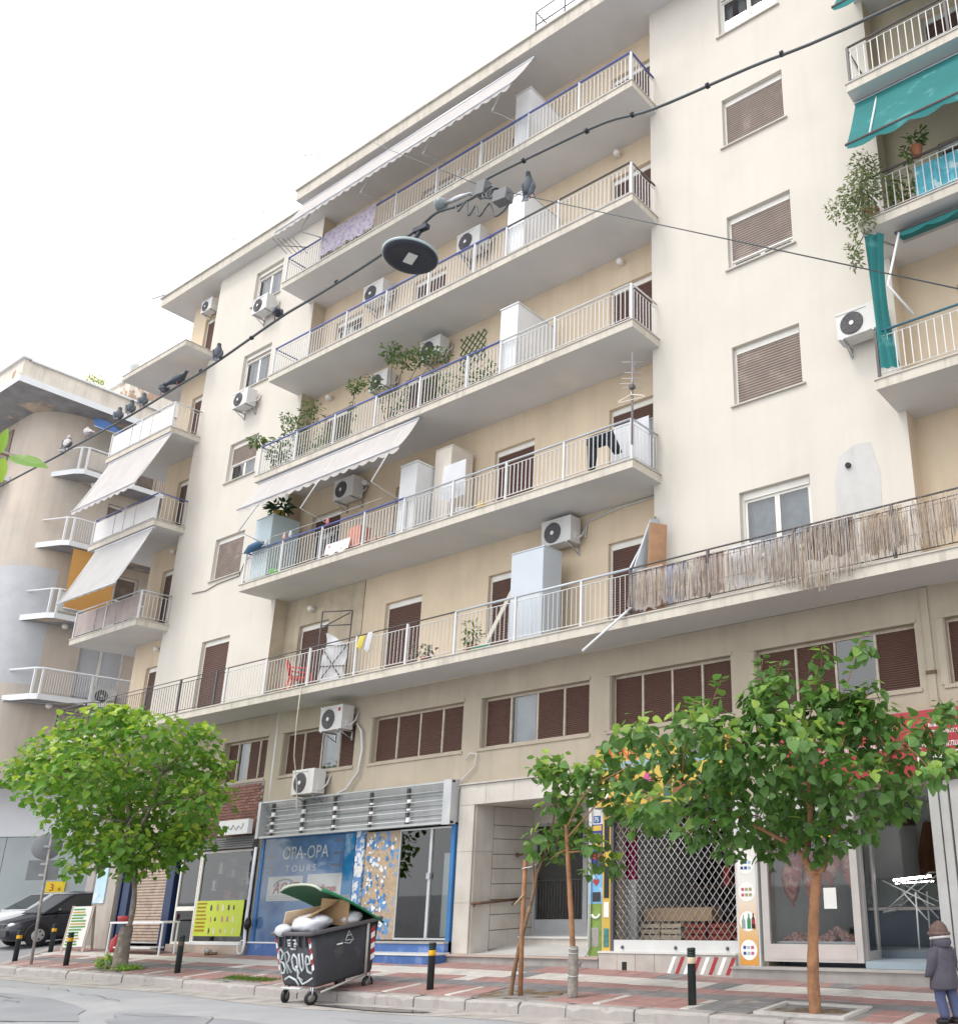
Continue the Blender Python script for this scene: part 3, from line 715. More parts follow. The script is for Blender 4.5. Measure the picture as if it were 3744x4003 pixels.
# ---- travel agency front
MB().box(-21.04, -20.93, YG-.02, .12, .6, 2.92).build('shop_pillar', bluef, apt); MB().box(-14.62, -14.52, YG-.02, .12, .34, 2.92).build('shop_pillar', bluef, apt)
b = MB(); frame(b, -20.93, -17.60, .60, 2.90, YG, YG+.05, .03); ow = b.build('shop_window', bluef, apt, label='papered blue travel agency window')
post = mat('poster_blue_sky', (.045, .16, .40), .5, v=.10, s=2, c2=(.22, .36, .58), c2s=.75, c2t=(.38, .56))
MB().quad((-20.90, YG+.02, .63), (-17.99, YG+.02, .63), (-17.99, YG+.02, 2.87), (-20.90, YG+.02, 2.87)).build('poster', post, ow)
sea = mat('poster_sea', (.02, .27, .55), .5, v=.1, c2=(.62, .70, .74), c2s=1.6, c2t=(.46, .6))
MB().quad((-17.98, YG+.018, .63), (-17.60, YG+.018, .63), (-17.60, YG+.018, 2.87), (-17.98, YG+.018, 2.87)).build('poster', sea, ow)
MB().quad((-20.92, YG-.004, .62), (-17.6, YG-.004, .62), (-17.6, YG-.004, 2.88), (-20.92, YG-.004, 2.88)).build('pane', glassmat('poster_glass', (.97, .98, .98), .03, .08), ow)
yt = YG+.012
text('lettering', 'OPA-OPA', .40, whl, ow, (-20.22, yt, 2.40), sx=.98)
text('lettering', 'T O U R S', .21, whl, ow, (-20.05, yt, 2.12), sx=1.25)
MB().quad((-20.66, yt+.002, 1.50), (-19.36, yt+.002, 1.50), (-19.36, yt+.002, 2.03), (-20.66, yt+.002, 2.03)).build('notice', paper, ow)
MB().quad((-19.2, yt+.002, 1.50), (-17.99, yt+.002, 1.50), (-17.99, yt+.002, 2.05), (-19.2, yt+.002, 2.05)).build('notice', paper, ow)
crim = mat('crimson_lettering', (.36, .02, .08), .5, v=.1); gl = mat('grey_lettering', (.25, .26, .30), .6)
text('lettering', 'AGAT', .34, crim, ow, (-20.42, yt-.004, 1.66), shear=.25)
MB().tube([(-20.0+.42*math.cos(t), yt-.002, 1.76+.20*math.sin(t)) for t in np.linspace(.3, 2.9, 12)], .018, 4).build('lettering', gl, ow)
text('lettering', 'Adfamos', .20, mat('coral_lettering', (.55, .16, .15), .5), ow, (-18.86, yt-.004, 1.68))
for ang in (2.0, 2.5, 1.5): MB().tube([(-18.95, yt-.002, 1.66), (-18.95+.17*math.cos(ang), yt-.002, 1.66+.17*math.sin(ang))], .012, 4).build('lettering', gl, ow)
ln = MB()
for zz in (1.60, 1.56, 1.53): ln.box(-20.6, -19.5, yt-.002, yt, zz, zz+.008)
for x0, zz, w_ in ((-18.35, 2.72, .28), (-18.32, 2.45, .25), (-18.4, 2.2, .3), (-20.8, 2.45, .3), (-20.78, 2.2, .25), (-20.78, 2.1, .25)): ln.box(x0, x0+w_, yt-.002, yt, zz, zz+.05)
ln.build('small_print', gl, ow)
# torn-paper door, glass door, side light
torn = mat('torn_paper', (.40, .30, .20), .8, v=.08, c2=(.12, .25, .45), c2s=5.5, c2t=(.54, .58), fine=.15, fs=22)
torn2 = mat('torn_paper_white', (.58, .58, .58), .8, v=.1, c2=(.10, .22, .42), c2s=7, c2t=(.5, .54), fine=.1, fs=25)
MB().box(-17.58, -17.31, YG-.01, .14, .62, 2.92).build('tiled_pier', torn2, apt)
dp_ = MB(); dp_.box(-17.28, -16.22, .06, .09, .70, 2.86); dp_ = dp_.build('shop_door', torn, apt, label='shop door pasted with torn blue and white paper')
sc_ = MB(); rr = random.Random(9)
for i in range(150):
    t = rr.random(); x = -17.22+.9*rr.betavariate(1.2, 2.2); zz = .78+2.0*rr.random(); s_ = rr.uniform(.02, .075); a = rr.uniform(0, 6.3)
    p = [(x+s_*rr.uniform(.5, 1.1)*math.cos(a+k*1.26), .052+rr.uniform(-.004, .004), zz+s_*rr.uniform(.5, 1.1)*math.sin(a+k*1.26)) for k in range(5)]
    sc_.add(p, [(0, 1, 2, 3, 4)], rr.randrange(2))
sc_ = sc_.build('paper_scraps', [mat('scrap_white', (.66, .67, .68), .8), mat('scrap_blue', (.06, .19, .42), .8)], dp_); sc_['kind'] = 'stuff'
b = MB(); frame(b, -16.2, -14.62, .70, 2.86, .05, .09, .035); b.box(-15.27, -15.20, .045, .095, .72, 2.84); gd = b.build('shop_door', alum, apt)
MB().quad((-16.16, .07, .74), (-15.27, .07, .74), (-15.27, .07, 2.82), (-16.16, .07, 2.82)).build('pane', glasss, gd)
MB().quad((-15.2, .07, .74), (-14.66, .07, .74), (-14.66, .07, 2.82), (-15.2, .07, 2.82)).build('pane', glasss, gd)
MB().box(-15.29, -15.19, .02, .045, 1.85, 1.97).build('handle', steel, gd)
MB().box(-15.1, -14.66, .3, .32, .74, 2.35).build('notice', mat('pale_panel', (.60, .64, .64), .6, v=.08), gd)
inn = MB(); inn.box(-21.1, -14.4, 3.4, 3.45, .4, 3.0); inn.box(-17.1, -14.4, .2, 3.4, .62, .66); inn.box(-16.6, -15.2, 1.6, 2.1, .66, 1.5)
inn.build('shop_interior', mat('dim_interior', (.12, .13, .14), .8, v=.2, s=2), apt)
MB().box(-21.05, -17.35, YG-.06, .3, .2, .60).build('plinth', bluep, apt); MB().box(-21.05, -17.35, YG-.08, .1, .602, .63).build('sill', white, apt)
b = MB(); b.box(-17.35, -14.48, -.42, .3, .2, .45); b.build('step', bluep, apt); MB().box(-17.37, -14.47, -.44, -.0, .451, .485).build('step_tread', marble_w, apt)
MB().box(-17.35, -14.52, -.10, .3, .487, .64).build('step', bluep, apt); MB().box(-17.35, -14.52, -.12, .3, .641, .675).build('step_tread', greyst, apt)

# ---- residents' entrance in marble
em = MB(); em.quad((-14.05, .4, .46), (-11.1, .4, .46), (-11.1, 1.62, .58), (-14.05, 1.62, .58)); em.quad((-14.05, -.02, .46), (-11.1, -.02, .46), (-11.1, .4, .46), (-14.05, .4, .46))
em.build('entrance_floor', marble_w, apt)
MB().box(-14.50, -10.76, -.06, .08, .12, .425).build('plinth', greyst, apt); MB().box(-14.52, -10.74, -.10, .12, .426, .458).build('threshold', mat('threshold_red', (.45, .36, .31), .6, v=.1), apt)
def slab(x0, x1, z0, z1, y=.06, d=.035): return MB().box(x0+.003, x1-.003, y, y+d, z0+.003, z1-.003).build('marble_slab', marble, apt)
for z0, z1 in ((.46, 1.38), (1.38, 2.34), (2.34, 3.24)): slab(-14.49, -14.06, z0, z1)
xs = [-14.49, -13.75, -13.0, -12.2, -11.45, -10.75]
for a, b in zip(xs, xs[1:]): slab(a, b, 3.24, 3.64)
MB().box(-14.52, -10.72, .02, .10, 3.643, 3.675).build('lintel_cap', coping, apt)
for z0, z1 in ((.46, 1.38), (1.38, 2.34), (2.34, 3.24)):      # smooth reveal slab, both sides
    MB().box(-14.055, -14.03, .10, .58, z0+.003, z1-.003).build('marble_slab', marble, apt); MB().box(-11.12, -11.095, .10, 1.7, z0+.003, z1-.003).build('marble_slab', marble, apt)
zz = [.5, .85, 1.14, 1.42, 1.72, 2.01, 2.29, 2.59, 2.86, 3.23]
gp = MB().box(-14.10, -14.05, .58, 1.82, .46, 3.24).build('panel_backing', mortar, apt)
for a, b in zip(zz, zz[1:]): MB().box(-14.052, -14.03, .60, 1.80, a+.008, b-.008).build('marble_panel', marble, gp)
MB().box(-14.05, -11.1, .10, 1.9, 3.235, 3.28).build('entrance_ceiling', marble, apt)
MB().tube([(-13.95, .02, 1.36), (-13.95, 1.4, 1.42)], .028, 6).build('handrail', rust, apt)
for yy in (.15, 1.2): MB().tube([(-14.03, yy, 1.3), (-13.95, yy, 1.37)], .012, 5).build('rail_bracket', rust, apt)
MB().box(-14.05, -11.1, 1.42, 1.95, .5, .66).build('step', marble, apt); MB().box(-14.05, -11.1, 1.38, 1.95, .662, .70).build('step_tread', marble_w, apt)
MB().box(-14.05, -11.1, 1.80, 1.9, 2.92, 3.235).build('transom', marble, apt)
b = MB(); frame(b, -14.03, -12.62, .70, 2.92, 1.80, 1.88, .06); frame(b, -12.62, -11.12, .70, 2.92, 1.80, 1.88, .06); b.box(-13.97, -11.18, 1.81, 1.87, .76, 1.0); ed = b.build('entrance_door', mat('door_grey', (.34, .35, .36), .5, v=.08), apt)
for a, c in ((-13.97, -12.68), (-12.56, -11.18)):
    MB().quad((a, 1.85, 1.0), (c, 1.85, 1.0), (c, 1.85, 2.86), (a, 1.85, 2.86)).build('pane', glasss, ed)
    g2 = MB()
    for i in range(16): xx = lerp(a+.05, c-.05, i/15); g2.tube([(xx, 1.83, 1.02), (xx, 1.83, 1.75)], .007, 4)
    g2.tube([(a, 1.83, 1.76), (c, 1.83, 1.76)], .012, 4); g2.build('door_grille', raild, ed)
MB().box(-14.1, -11.0, 3.5, 3.55, .6, 3.2).build('lobby_wall', mat('lobby_brown', (.16, .10, .075), .7, v=.2), apt)
lj = MB(); lj.lathe((-14.0, 1.25, 2.28), [(.03, 0), (.05, .03), (.02, .07)], 8, axis=Ry(math.pi/2)); lj.tube([(-13.95, 1.2, 2.25), (-13.88, 1.32, 2.30)], .02, 5); lj.build('entry_lamp', rust, apt)

# ---- pier of stickers, yellow strip
pr = MB().box(-11.09, -10.75, .055, .3, .46, 3.24).build('sticker_pier', offw, apt, label='entrance pier plastered with bright stickers')
def deco(x0, x1, z0, z1, m, y=.05): return MB().box(x0, x1, y, y+.004, z0, z1).build('sticker', m, pr)
plb = mat('plate_blue', (.03, .09, .27), .45); stb = mat('sticker_blue', (.035, .05, .22), .5, v=.2); stg = mat('sticker_green', (.17, .26, .06), .6, v=.25, s=5); sts = mat('sticker_sky', (.16, .38, .62), .5, v=.15, c2=(.6, .66, .70), c2s=3)
deco(-11.07, -10.77, 1.92, 2.68, stb); deco(-11.07, -10.77, 1.33, 1.915, sts); deco(-11.07, -10.77, .47, 1.325, stg)
deco(-10.97, -10.82, 2.71, 2.83, plb, .045); text('lettering', '75', .105, whl, pr, (-10.955, .043, 2.73))
deco(-11.05, -10.79, 2.57, 2.66, yel, .046); deco(-10.99, -10.82, 2.38, 2.52, paper, .046); deco(-10.93, -10.79, 2.26, 2.35, yel, .046); deco(-10.99, -10.80, 2.08, 2.18, redp, .046)
h = MB()
for i in range(12):
    t = 2*math.pi*i/12
MB().add([(-10.9+.0045*16*math.sin(t)**3, .044, 1.69+.0045*(13*math.cos(t)-5*math.cos(2*t)-2*math.cos(3*t)-math.cos(4*t))) for t in np.linspace(0, 6.283, 20)[:-1]], [tuple(range(19))]).build('sticker', redp, pr)
MB().tube([(-10.9+.085*math.cos(t), .044, 1.16+.07*math.sin(t)) for t in np.linspace(3.3, 6.2, 10)], .022, 5).build('sticker', whl, pr)
deco(-11.0, -10.84, .62, .93, mat('sticker_grey', (.30, .28, .27), .6, v=.3, s=14), .046); deco(-10.98, -10.80, 1.36, 1.52, mat('sticker_black', (.04, .04, .05), .6, v=.3, s=20), .046)
MB().tube([(-11.01, .02, 3.1), (-11.01, .02, .62), (-11.06, .01, .5), (-11.2, -.12, .28)], .014, 6).build('conduit', steel, apt)
ys = MB().box(-10.745, -10.56, .035, .12, .46, 2.95).build('yellow_strip', yel, apt)
for z0, z1, m in ((2.2, 2.75, blk), (1.42, 1.95, blk), (1.1, 1.35, paper), (.62, .92, mat('sticker_teal', (.06, .2, .2), .5, v=.4, s=20))): MB().box(-10.71, -10.60, .028, .034, z0, z1).build('sticker', m, ys)

# ---- shop behind the rolling lattice grille
gate = MB(); x0, x1, z0, z1 = -10.50, -7.99, .74, 2.93
cw, ch = .135, .165; y = .07
nx = int((x1-x0)/cw)+2; nz = int((z1-z0)/ch)+2
def clipline(ax, az, bx, bz):
    t0, t1 = 0., 1.; dx, dz = bx-ax, bz-az
    for p_, q_ in ((-dx, ax-x0), (dx, x1-ax), (-dz, az-z0), (dz, z1-az)):
        if abs(p_) < 1e-12:
            if q_ < 0: return None
        else:
            r_ = q_/p_
            if p_ < 0: t0 = max(t0, r_)
            else: t1 = min(t1, r_)
    return None if t0 >= t1 else ((ax+dx*t0, az+dz*t0), (ax+dx*t1, az+dz*t1))
for i in range(-nz, nx+1):
    for sgn, yy in ((1, y), (-1, y+.012)):
        if sgn > 0: l = clipline(x0+i*cw, z0, x0+(i+nz)*cw, z0+nz*ch)
        else: l = clipline(x0+(i+nz)*cw, z0, x0+i*cw, z0+nz*ch)
        if l: gate.tube([(l[0][0], yy, l[0][1]), (l[1][0], yy, l[1][1])], .0065, 4)
gr = gate.build('rolling_grille', mat('grille_steel', (.50, .49, .48), .45, v=.12, metal=.4), apt)
MB().box(x0, x1, .04, .10, .56, .735).build('bottom_bar', offw, gr)
for xx in (x0-.03, x1+.02): MB().box(xx-.03, xx+.03, .02, .13, .56, 2.95).build('guide_rail', raild, gr)
for xx in (-10.3, -9.2, -8.2): MB().ball((xx, .03, .62), .03, 8, 5).build('lock', raild, gr)
it = MB(); it.box(-10.5, -8.0, 3.0, 3.05, .4, 3.0); it.box(-10.5, -8.0, .2, 3.0, .52, .55)
it.build('shop_interior', mat('dim_interior2', (.07, .065, .06), .8, v=.3, s=3), apt)
MB().box(-10.9, -10.42, .58, .62, 1.72, 2.72).build('notice', mat('magenta_panel', (.32, .012, .10), .6, v=.1), apt); MB().box(-10.9, -10.42, .58, .62, .57, 1.71).build('notice', offw, apt)
sh = MB(); rr = random.Random(8)
for k in range(4): sh.box(-10.3, -8.1, 2.0, 2.5, 1.05+k*.5, 1.08+k*.5, 0)
for i in range(46):
    x = rr.uniform(-10.2, -8.2); k = rr.randrange(4); sh.box(x, x+rr.uniform(.05, .16), 1.95, 2.3, 1.08+k*.5, 1.08+k*.5+rr.uniform(.1, .34), 1+rr.randrange(3))
sh = sh.build('shop_stock', [blindb, mat('stock_red', (.4, .05, .05)), mat('stock_dark', (.05, .05, .06)), mat('stock_violet', (.06, .03, .10), .6)], apt); sh['kind'] = 'stuff'
cr0 = None
crm = mat('crate_wood', (.46, .38, .28), .8, v=.2, s=9); crr = mat('crate_red', (.24, .045, .03), .7, v=.2)
for i, (x, m) in enumerate(((-10.45, crm), (-10.0, crm), (-9.5, crr), (-9.0, crr))):
    c = thing('crate', ['pale wooden slatted crate nearest the sticker pier behind the grille', 'second pale wooden slatted crate behind the grille', 'dark red crate in the middle behind the grille', 'dark red crate nearest the drinks poster behind the grille'][i], 'crate', (x, .75, .555), group='crates behind the rolling grille')
    p = MB(); p.box(.01, .41, .01, .34, .0, .02); p.build('base', m, c, local=True)
    for k in range(4): MB().box(0, .42, 0, .012, .05+k*.095, .12+k*.095).build('slat', m, c, local=True); MB().box(0, .42, .34, .352, .05+k*.095, .12+k*.095).build('slat', m, c, local=True)
    for xx in (0.012, .39): MB().box(xx, xx+.02, .013, .035, .02, .43).build('corner_post', m, c, local=True); MB().box(xx, xx+.02, .315, .338, .02, .43).build('corner_post', m, c, local=True)
bx = MB().box(-10.45, -9.0, .85, 1.2, 1.0, 1.22).build('cardboard_tray', mat('cardboard', (.38, .26, .155), .85, v=.12, s=4)); tag(bx, 'long flat cardboard tray lying on the crates behind the grille', 'box')
# tiled step with red and white hazard stripes
stp = MB().box(-10.74, -7.98, -.07, .2, .1, .53).build('step', greyst, apt); MB().box(-10.74, -7.98, -.10, .2, .531, .56).build('step_tread', marble_w, apt)
for i in range(7): MB().box(-10.72+i*.39+.004, -10.72+(i+1)*.39-.004, -.085, -.071, .14, .525).build('tile', mat('step_tile', (.44, .41, .38), .7, v=.12, s=4), stp)
for i in range(8):
    x = -9.30+i*.16; MB().prism([(x, -.087, .24), (x+.07, -.087, .24), (x+.2, -.087, .5), (x+.13, -.087, .5)], (0, -.002, 0)).build('stripe', whl if i % 2 == 0 else redp, stp)
MB().box(-10.22, -10.12, -.088, -.07, .20, .40).build('vent_hole', dark, stp)

# ---- drinks poster column
pc = MB().box(-7.98, -7.57, -.02, .2, .37, 2.9).build('poster_column', offw, apt)
ora = bpy.data.materials.new('poster_orange'); ora.use_nodes = True; n_ = ora.node_tree.nodes; L_ = ora.node_tree.links
tc = n_.new('ShaderNodeTexCoord'); sp = n_.new('ShaderNodeSeparateXYZ'); cr = n_.new('ShaderNodeValToRGB'); L_.new(tc.outputs['Generated'], sp.inputs[0]); L_.new(sp.outputs[2], cr.inputs[0])
e = cr.color_ramp.elements; e[0].position = 0; e[0].color = (.62, .27, .03, 1); e[1].position = .62; e[1].color = (.74, .72, .68, 1); k = cr.color_ramp.elements.new(.2); k.color = (.66, .40, .16, 1)
L_.new(cr.outputs[0], n_['Principled BSDF'].inputs['Base Color'])       # a printed two-colour poster
MB().box(-7.94, -7.60, -.028, -.021, .39, 2.35).build('poster', ora, pc)
def disc(name, c, r, m, parent, y, n=22): return MB().add([(c[0]+r*math.cos(2*math.pi*i/n), y, c[1]+r*math.sin(2*math.pi*i/n)) for i in range(n)], [tuple(range(n))[::-1]]).build(name, m, parent)
for zc in (1.88, 1.47, 1.03, .61): disc('poster_disc', (-7.77, zc), .15, whl, pc, -.031)
bt = mat('bottle_green', (.03, .26, .10), .4); bd = mat('bottle_dark', (.04, .012, .012), .4)
def bottle(x, z0, h, m):
    w_ = .033; MB().add([(x+dx*w_, -.034, z0+dz*h) for dx, dz in ((-1,0),(1,0),(1,.6),(.35,.78),(.35,1),(-.35,1),(-.35,.78),(-1,.6))], [tuple(range(8))]).build('poster_bottle', m, pc)
bottle(-7.75, .92, .22, bt); bottle(-7.67, .92, .23, bd); bottle(-7.85, .92, .2, mat('bottle_grey', (.28, .33, .33), .4))
MB().box(-7.70, -7.64, -.037, -.034, .99, 1.06).build('poster_print', redp, pc)
pp = MB(); rr = random.Random(2)
for cz, cols in ((1.88, (0, 0, 1)), (1.47, (2, 3, 3)), (.61, (0, 1, 2))):
    for k in range(6):
        x = -7.87+.07*(k % 3); zz_ = cz-.07+.085*(k//3); pp.box(x, x+.05, -.0345, -.033, zz_, zz_+.045, cols[k % 3])
pp.build('poster_print', [mat('print_navy', (.05, .08, .22)), mat('print_sky', (.35, .48, .60)), mat('print_pink', (.55, .10, .18)), mat('print_olive', (.35, .34, .16))], pc)

# ---- butcher's shop
stl = mat('butcher_steel', (.50, .47, .45), .4, v=.08, metal=.35)
b = MB(); b.box(-7.52, -7.40, -.0, .12, .45, 2.95); b.box(-5.98, -5.86, 0, .12, .45, 2.95); b.box(-7.40, -5.98, 0, .12, .45, .70); b.box(-7.40, -5.98, 0, .12, 2.62, 2.95)
bw = b.build('shop_window', stl, apt, label="butcher's display window in a steel frame")
MB().quad((-7.40, .05, .70), (-5.98, .05, .70), (-5.98, .05, 2.62), (-7.40, .05, 2.62)).build('pane', glassmat('clear_glass', (.93, .95, .95), .03), bw)
MB().box(-7.42, -5.96, -.008, -.001, .49, .68).build('base_panel', mat('panel_pink_grey', (.50, .45, .43), .5, v=.06), bw)
b = MB(); b.box(-5.88, -5.84, .12, .2, .45, 2.95); b.box(-5.88, -5.84, .55, .63, .45, 2.95); b.box(-5.88, -5.84, .2, .55, .45, .6); sr = b.build('side_light', stl, apt)
MB().quad((-5.86, .2, .6), (-5.86, .55, .6), (-5.86, .55, 2.9), (-5.86, .2, 2.9)).build('pane', glasss, sr)
b = MB()
for xa, xb_, ya in ((-4.64, -4.50, -.02), (-4.48, -4.36, .0), (-4.33, -4.05, .02), (-4.0, -3.6, .0)): b.box(xa, xb_, ya, .3, .37, 2.95)
b.build('door_jamb', mat('jamb_grey', (.52, .52, .51), .45, v=.08, metal=.2), apt)
MB().box(-8.02, 4, -.14, .15, .05, .345).build('step', greyst, apt); MB().box(-8.03, 4, -.17, .15, .346, .375).build('step_tread', mat('step_tread_grey', (.40, .38, .36), .7, v=.12), apt)
ib = mat('floor_slate_blue', (.10, .125, .155), .4, v=.1, s=2); il = mat('floor_light_blue', (.27, .33, .38), .4, v=.1)
MB().box(-5.84, -4.64, .0, .62, .38, .475).build('door_sill', il, apt); MB().box(-7.5, -4.3, .622, 4.6, .3, .58).build('shop_floor', ib, apt)
wwl = mat('tile_wall_white', (.66, .68, .67), .35, v=.06)
MB().box(-7.6, -4.3, 4.4, 4.45, .5, 3.0).build('shop_wall', wwl, apt); MB().box(-7.72, -7.6, .6, 4.45, .5, 3.0).build('shop_wall', wwl, apt); MB().box(-4.3, -4.2, .6, 4.45, .5, 3.0).build('shop_wall', wwl, apt); MB().box(-7.6, -4.3, .3, 4.45, 2.98, 3.05).build('shop_ceiling', wwl, apt)
# counter with its lit display case
ct = thing('display_counter', "glass-fronted meat counter with a lit top edge inside the butcher's", 'counter', (-5.9, 1.9, .58))
MB().box(-6.6, -4.5, 1.75, 2.4, .58, 1.1).build('base', ib, ct); MB().box(-6.5, -4.9, 1.8, 2.4, 1.11, 1.16).build('top', stl, ct)
MB().quad((-6.5, 1.8, 1.16), (-4.95, 1.8, 1.16), (-4.95, 2.1, 1.62), (-6.5, 2.1, 1.62)).build('pane', glasss, ct)
MB().tube([(-6.1, 2.02, 1.58), (-5.45, 2.02, 1.63)], .018, 5).build('lamp', emis('strip_light', (1, .98, .92), 30.0), ct)
fr_ = thing('fridge', "tall white fridge at the back of the butcher's shop", 'fridge', (-6.7, 3.6, .58)); MB().box(-7.2, -6.45, 3.4, 4.3, .58, 2.55).build('body', white, fr_); MB().box(-7.18, -6.47, 3.37, 3.399, .62, 1.6).build('door', white, fr_); MB().box(-7.18, -6.47, 3.37, 3.399, 1.62, 2.52).build('door', white, fr_); MB().box(-6.56, -6.52, 3.34, 3.37, 1.3, 1.55).build('handle', steel, fr_)
MB().box(-6.6, -6.3, 3.5, 3.9, 2.56, 2.74).build('crate_on_fridge', blindb, fr_)
ap = thing('hanging_apron', "brown leather apron hanging on the butcher's back wall", 'apron', (-6.2, 4.3, 1.5))
q = MB(); rr = random.Random(3); rows = []
for k in range(9):
    t = k/8; zz_ = 2.62-1.1*t; w_ = .10+.16*math.sin(min(1, t*1.3)*1.5); rows.append([(-6.2-w_+2*w_*j/8, 4.34-.05*math.sin(j*1.1+k*.4)-.04, zz_) for j in range(9)])
q.loft(rows, closed=False); q.build('cloth', mat('leather_brown', (.20, .085, .04), .6, v=.2), ap); MB().tube([(-6.2, 4.4, 2.68), (-6.2, 4.3, 2.68)], .012, 5).build('hook', steel, ap)
hk = thing('hanging_scale', "small red hanging scale with hook inside the butcher's", 'scale', (-5.15, 3.0, 2.3)); MB().box(-5.22, -5.08, 2.95, 3.05, 2.42, 2.52).build('body', redp, hk); MB().tube([(-5.15, 3, 2.42), (-5.15, 3, 2.34), (-5.12, 3, 2.30), (-5.16, 3, 2.27)], .008, 5).build('hook', steel, hk); MB().tube([(-5.15, 3, 2.52), (-5.15, 3, 2.98)], .005, 4).build('chain', steel, hk)
# folding airer
ar = thing('clothes_airer', "white folding airer standing inside the butcher's doorway", 'airer', (-5.4, 1.1, .58))
q = MB()
for ya in (.85, 1.35):
    q.tube([(-5.85, ya, 1.12), (-5.05, ya, 1.68)], .012, 5); q.tube([(-5.02, ya, 1.2), (-5.82, ya, 1.58)], .012, 5); q.tube([(-5.3, ya, 1.4), (-5.32, ya, .585)], .014, 5); q.tube([(-5.5, ya, 1.4), (-5.15, ya, 1.0)], .012, 5)
q.tube([(-5.85, .85, 1.12), (-5.85, 1.35, 1.12)], .012, 5); q.tube([(-5.05, .85, 1.68), (-5.05, 1.35, 1.68)], .012, 5); q.build('frame', white, ar)
q = MB()
for k in range(7): t = k/6; q.tube([(lerp(-5.85, -5.05, t), .85, lerp(1.12, 1.68, t)), (lerp(-5.85, -5.05, t), 1.35, lerp(1.12, 1.68, t))], .005, 4)
q.build('rods', white, ar)
# meat on hooks, mince and offal on the tray
meat = mat('raw_meat', (.42, .12, .10), .4, v=.25, s=9, c2=(.62, .38, .31), c2s=6, c2t=(.48, .6)); mince = mat('minced_meat', (.58, .34, .30), .5, v=.35, s=30, bump=.5, bs=60)
MB().tube([(-7.4, .5, 2.45), (-5.98, .5, 2.45)], .014, 6).build('hanging_rail', steel, bw)
def carcass(x, y, zt, zb_, w_, sd, label):
    r = random.Random(sd); c = thing('meat_cut', label, 'meat', (x, y, zb_), group='cuts of meat hung in the window'); rings = []; n = 14
    for k in range(15):
        t = k/14; rad = w_*(.25+.9*math.sin(min(1, .12+t*.95)*math.pi)**.8)*(1 if t < .92 else .55)
        cx_, cy_ = x+.04*math.sin(t*4+sd), y+.03*math.cos(t*5+sd)
        rings.append([(cx_+rad*(1+.18*math.sin(3*a+sd+t*5)+r.uniform(-.07, .07))*math.cos(a), cy_+rad*.6*(1+r.uniform(-.1, .1))*math.sin(a), lerp(zt, zb_, t)) for a in [2*math.pi*j/n for j in range(n)]])
    q = MB(); q.loft(rings); q.build('flesh', meat, c, fixn=True); MB().tube([(x, y, zt), (x, y, 2.44)], .008, 5).build('hook', steel, c)
for i, (x, y, zt, zb_, w_) in enumerate(((-7.16, .42, 2.1, 1.22, .15), (-6.88, .5, 2.1, 1.2, .16), (-6.5, .45, 2.12, 1.5, .14), (-6.2, .52, 2.1, 1.4, .15))):
    carcass(x, y, zt, zb_, w_, i*3+1, ["raw meat cut hung nearest the drinks poster in the butcher's window", "large split side of raw meat second in the butcher's window", "raw meat cut hung above the white paper notice", "raw meat cut hung nearest the butcher's doorway"][i])
tray = thing('meat_tray', "steel tray of mince and offal along the bottom of the butcher's window", 'tray', (-6.7, .4, .72)); MB().box(-7.38, -6.0, .16, .75, .70, .73).build('tray', steel, tray)
q = MB(); rr = random.Random(12)
def heap(cx_, cy_, rx, ry, hgt, n_):
    for i in range(n_):
        a = rr.uniform(0, 6.3); d = rr.random()**.6; zc = .73+hgt*(1-d)*rr.uniform(.5, 1); q.ball((cx_+rx*d*math.cos(a), cy_+ry*d*math.sin(a), zc), (rr.uniform(.025, .06), rr.uniform(.025, .05), rr.uniform(.02, .04)), 6, 4)
heap(-6.45, .42, .34, .22, .20, 120); heap(-7.1, .42, .3, .22, .13, 80); heap(-6.75, .4, .3, .2, .07, 40)
hp = q.build('meat_heap', mince, tray); hp['kind'] = 'stuff'
MB().box(-6.46, -6.25, .036, .04, 1.2, 1.5).build('notice', paper, bw)
pv = MB(); n = 26; pk = mat('pink_plastic', (.60, .14, .32), .4, v=.1, trans=.3)
for i in range(n):
    a, b = lerp(-7.40, -5.98, i/n), lerp(-7.40, -5.98, (i+1)/n); pv.quad((a, .09, 2.18+.03*math.sin(i*1.3)), (b, .09, 2.18+.03*math.sin((i+1)*1.3)), (b, .09, 2.32), (a, .09, 2.32))
for x in (-7.2, -7.0, -6.6, -6.2):
    pv.tube([(x+.10*math.cos(t), .1, 2.2-.22*math.sin(t)) for t in np.linspace(0, math.pi, 9)], .018, 5)
pv.build('valance', pk, bw)
text('lettering', 'ioa', .26, mat('yellow_lettering', (.80, .58, .02), .5), bw, (-6.58, .03, 2.24))

# ---- signs, each a thing of its own
sg = thing('sign_frame', 'empty aluminium sign box with bare lamp rails over the blue travel agency', 'sign', (-17.8, 0, 2.95))
b = MB(); b.box(-21.10, -14.52, -.13, -.05, 2.90, 2.945); b.box(-21.10, -14.52, -.13, -.05, 3.71, 3.745); b.box(-21.10, -21.0, -.15, .09, 2.9, 3.745); b.box(-14.75, -14.52, -.15, .09, 2.88, 3.77); b.box(-21, -14.75, -.05, .09, 2.90, 2.93); b.build('frame', alum, sg)
MB().box(-21.0, -14.75, .05, .09, 2.93, 3.74).build('back_panel', mat('sign_back', (.30, .31, .315), .5, v=.12, s=2, streak=.2), sg)
for k in range(4): MB().tube([(-20.98, -.02, 3.02+k*.185), (-14.77, -.02, 3.02+k*.185)], .010, 5).build('lamp_rail', offw, sg)
for xx in (-20.75, -19.6, -18.45, -17.2, -16.0): MB().box(xx-.035, xx+.035, .0, .049, 2.95, 3.70).build('strut', raild, sg)
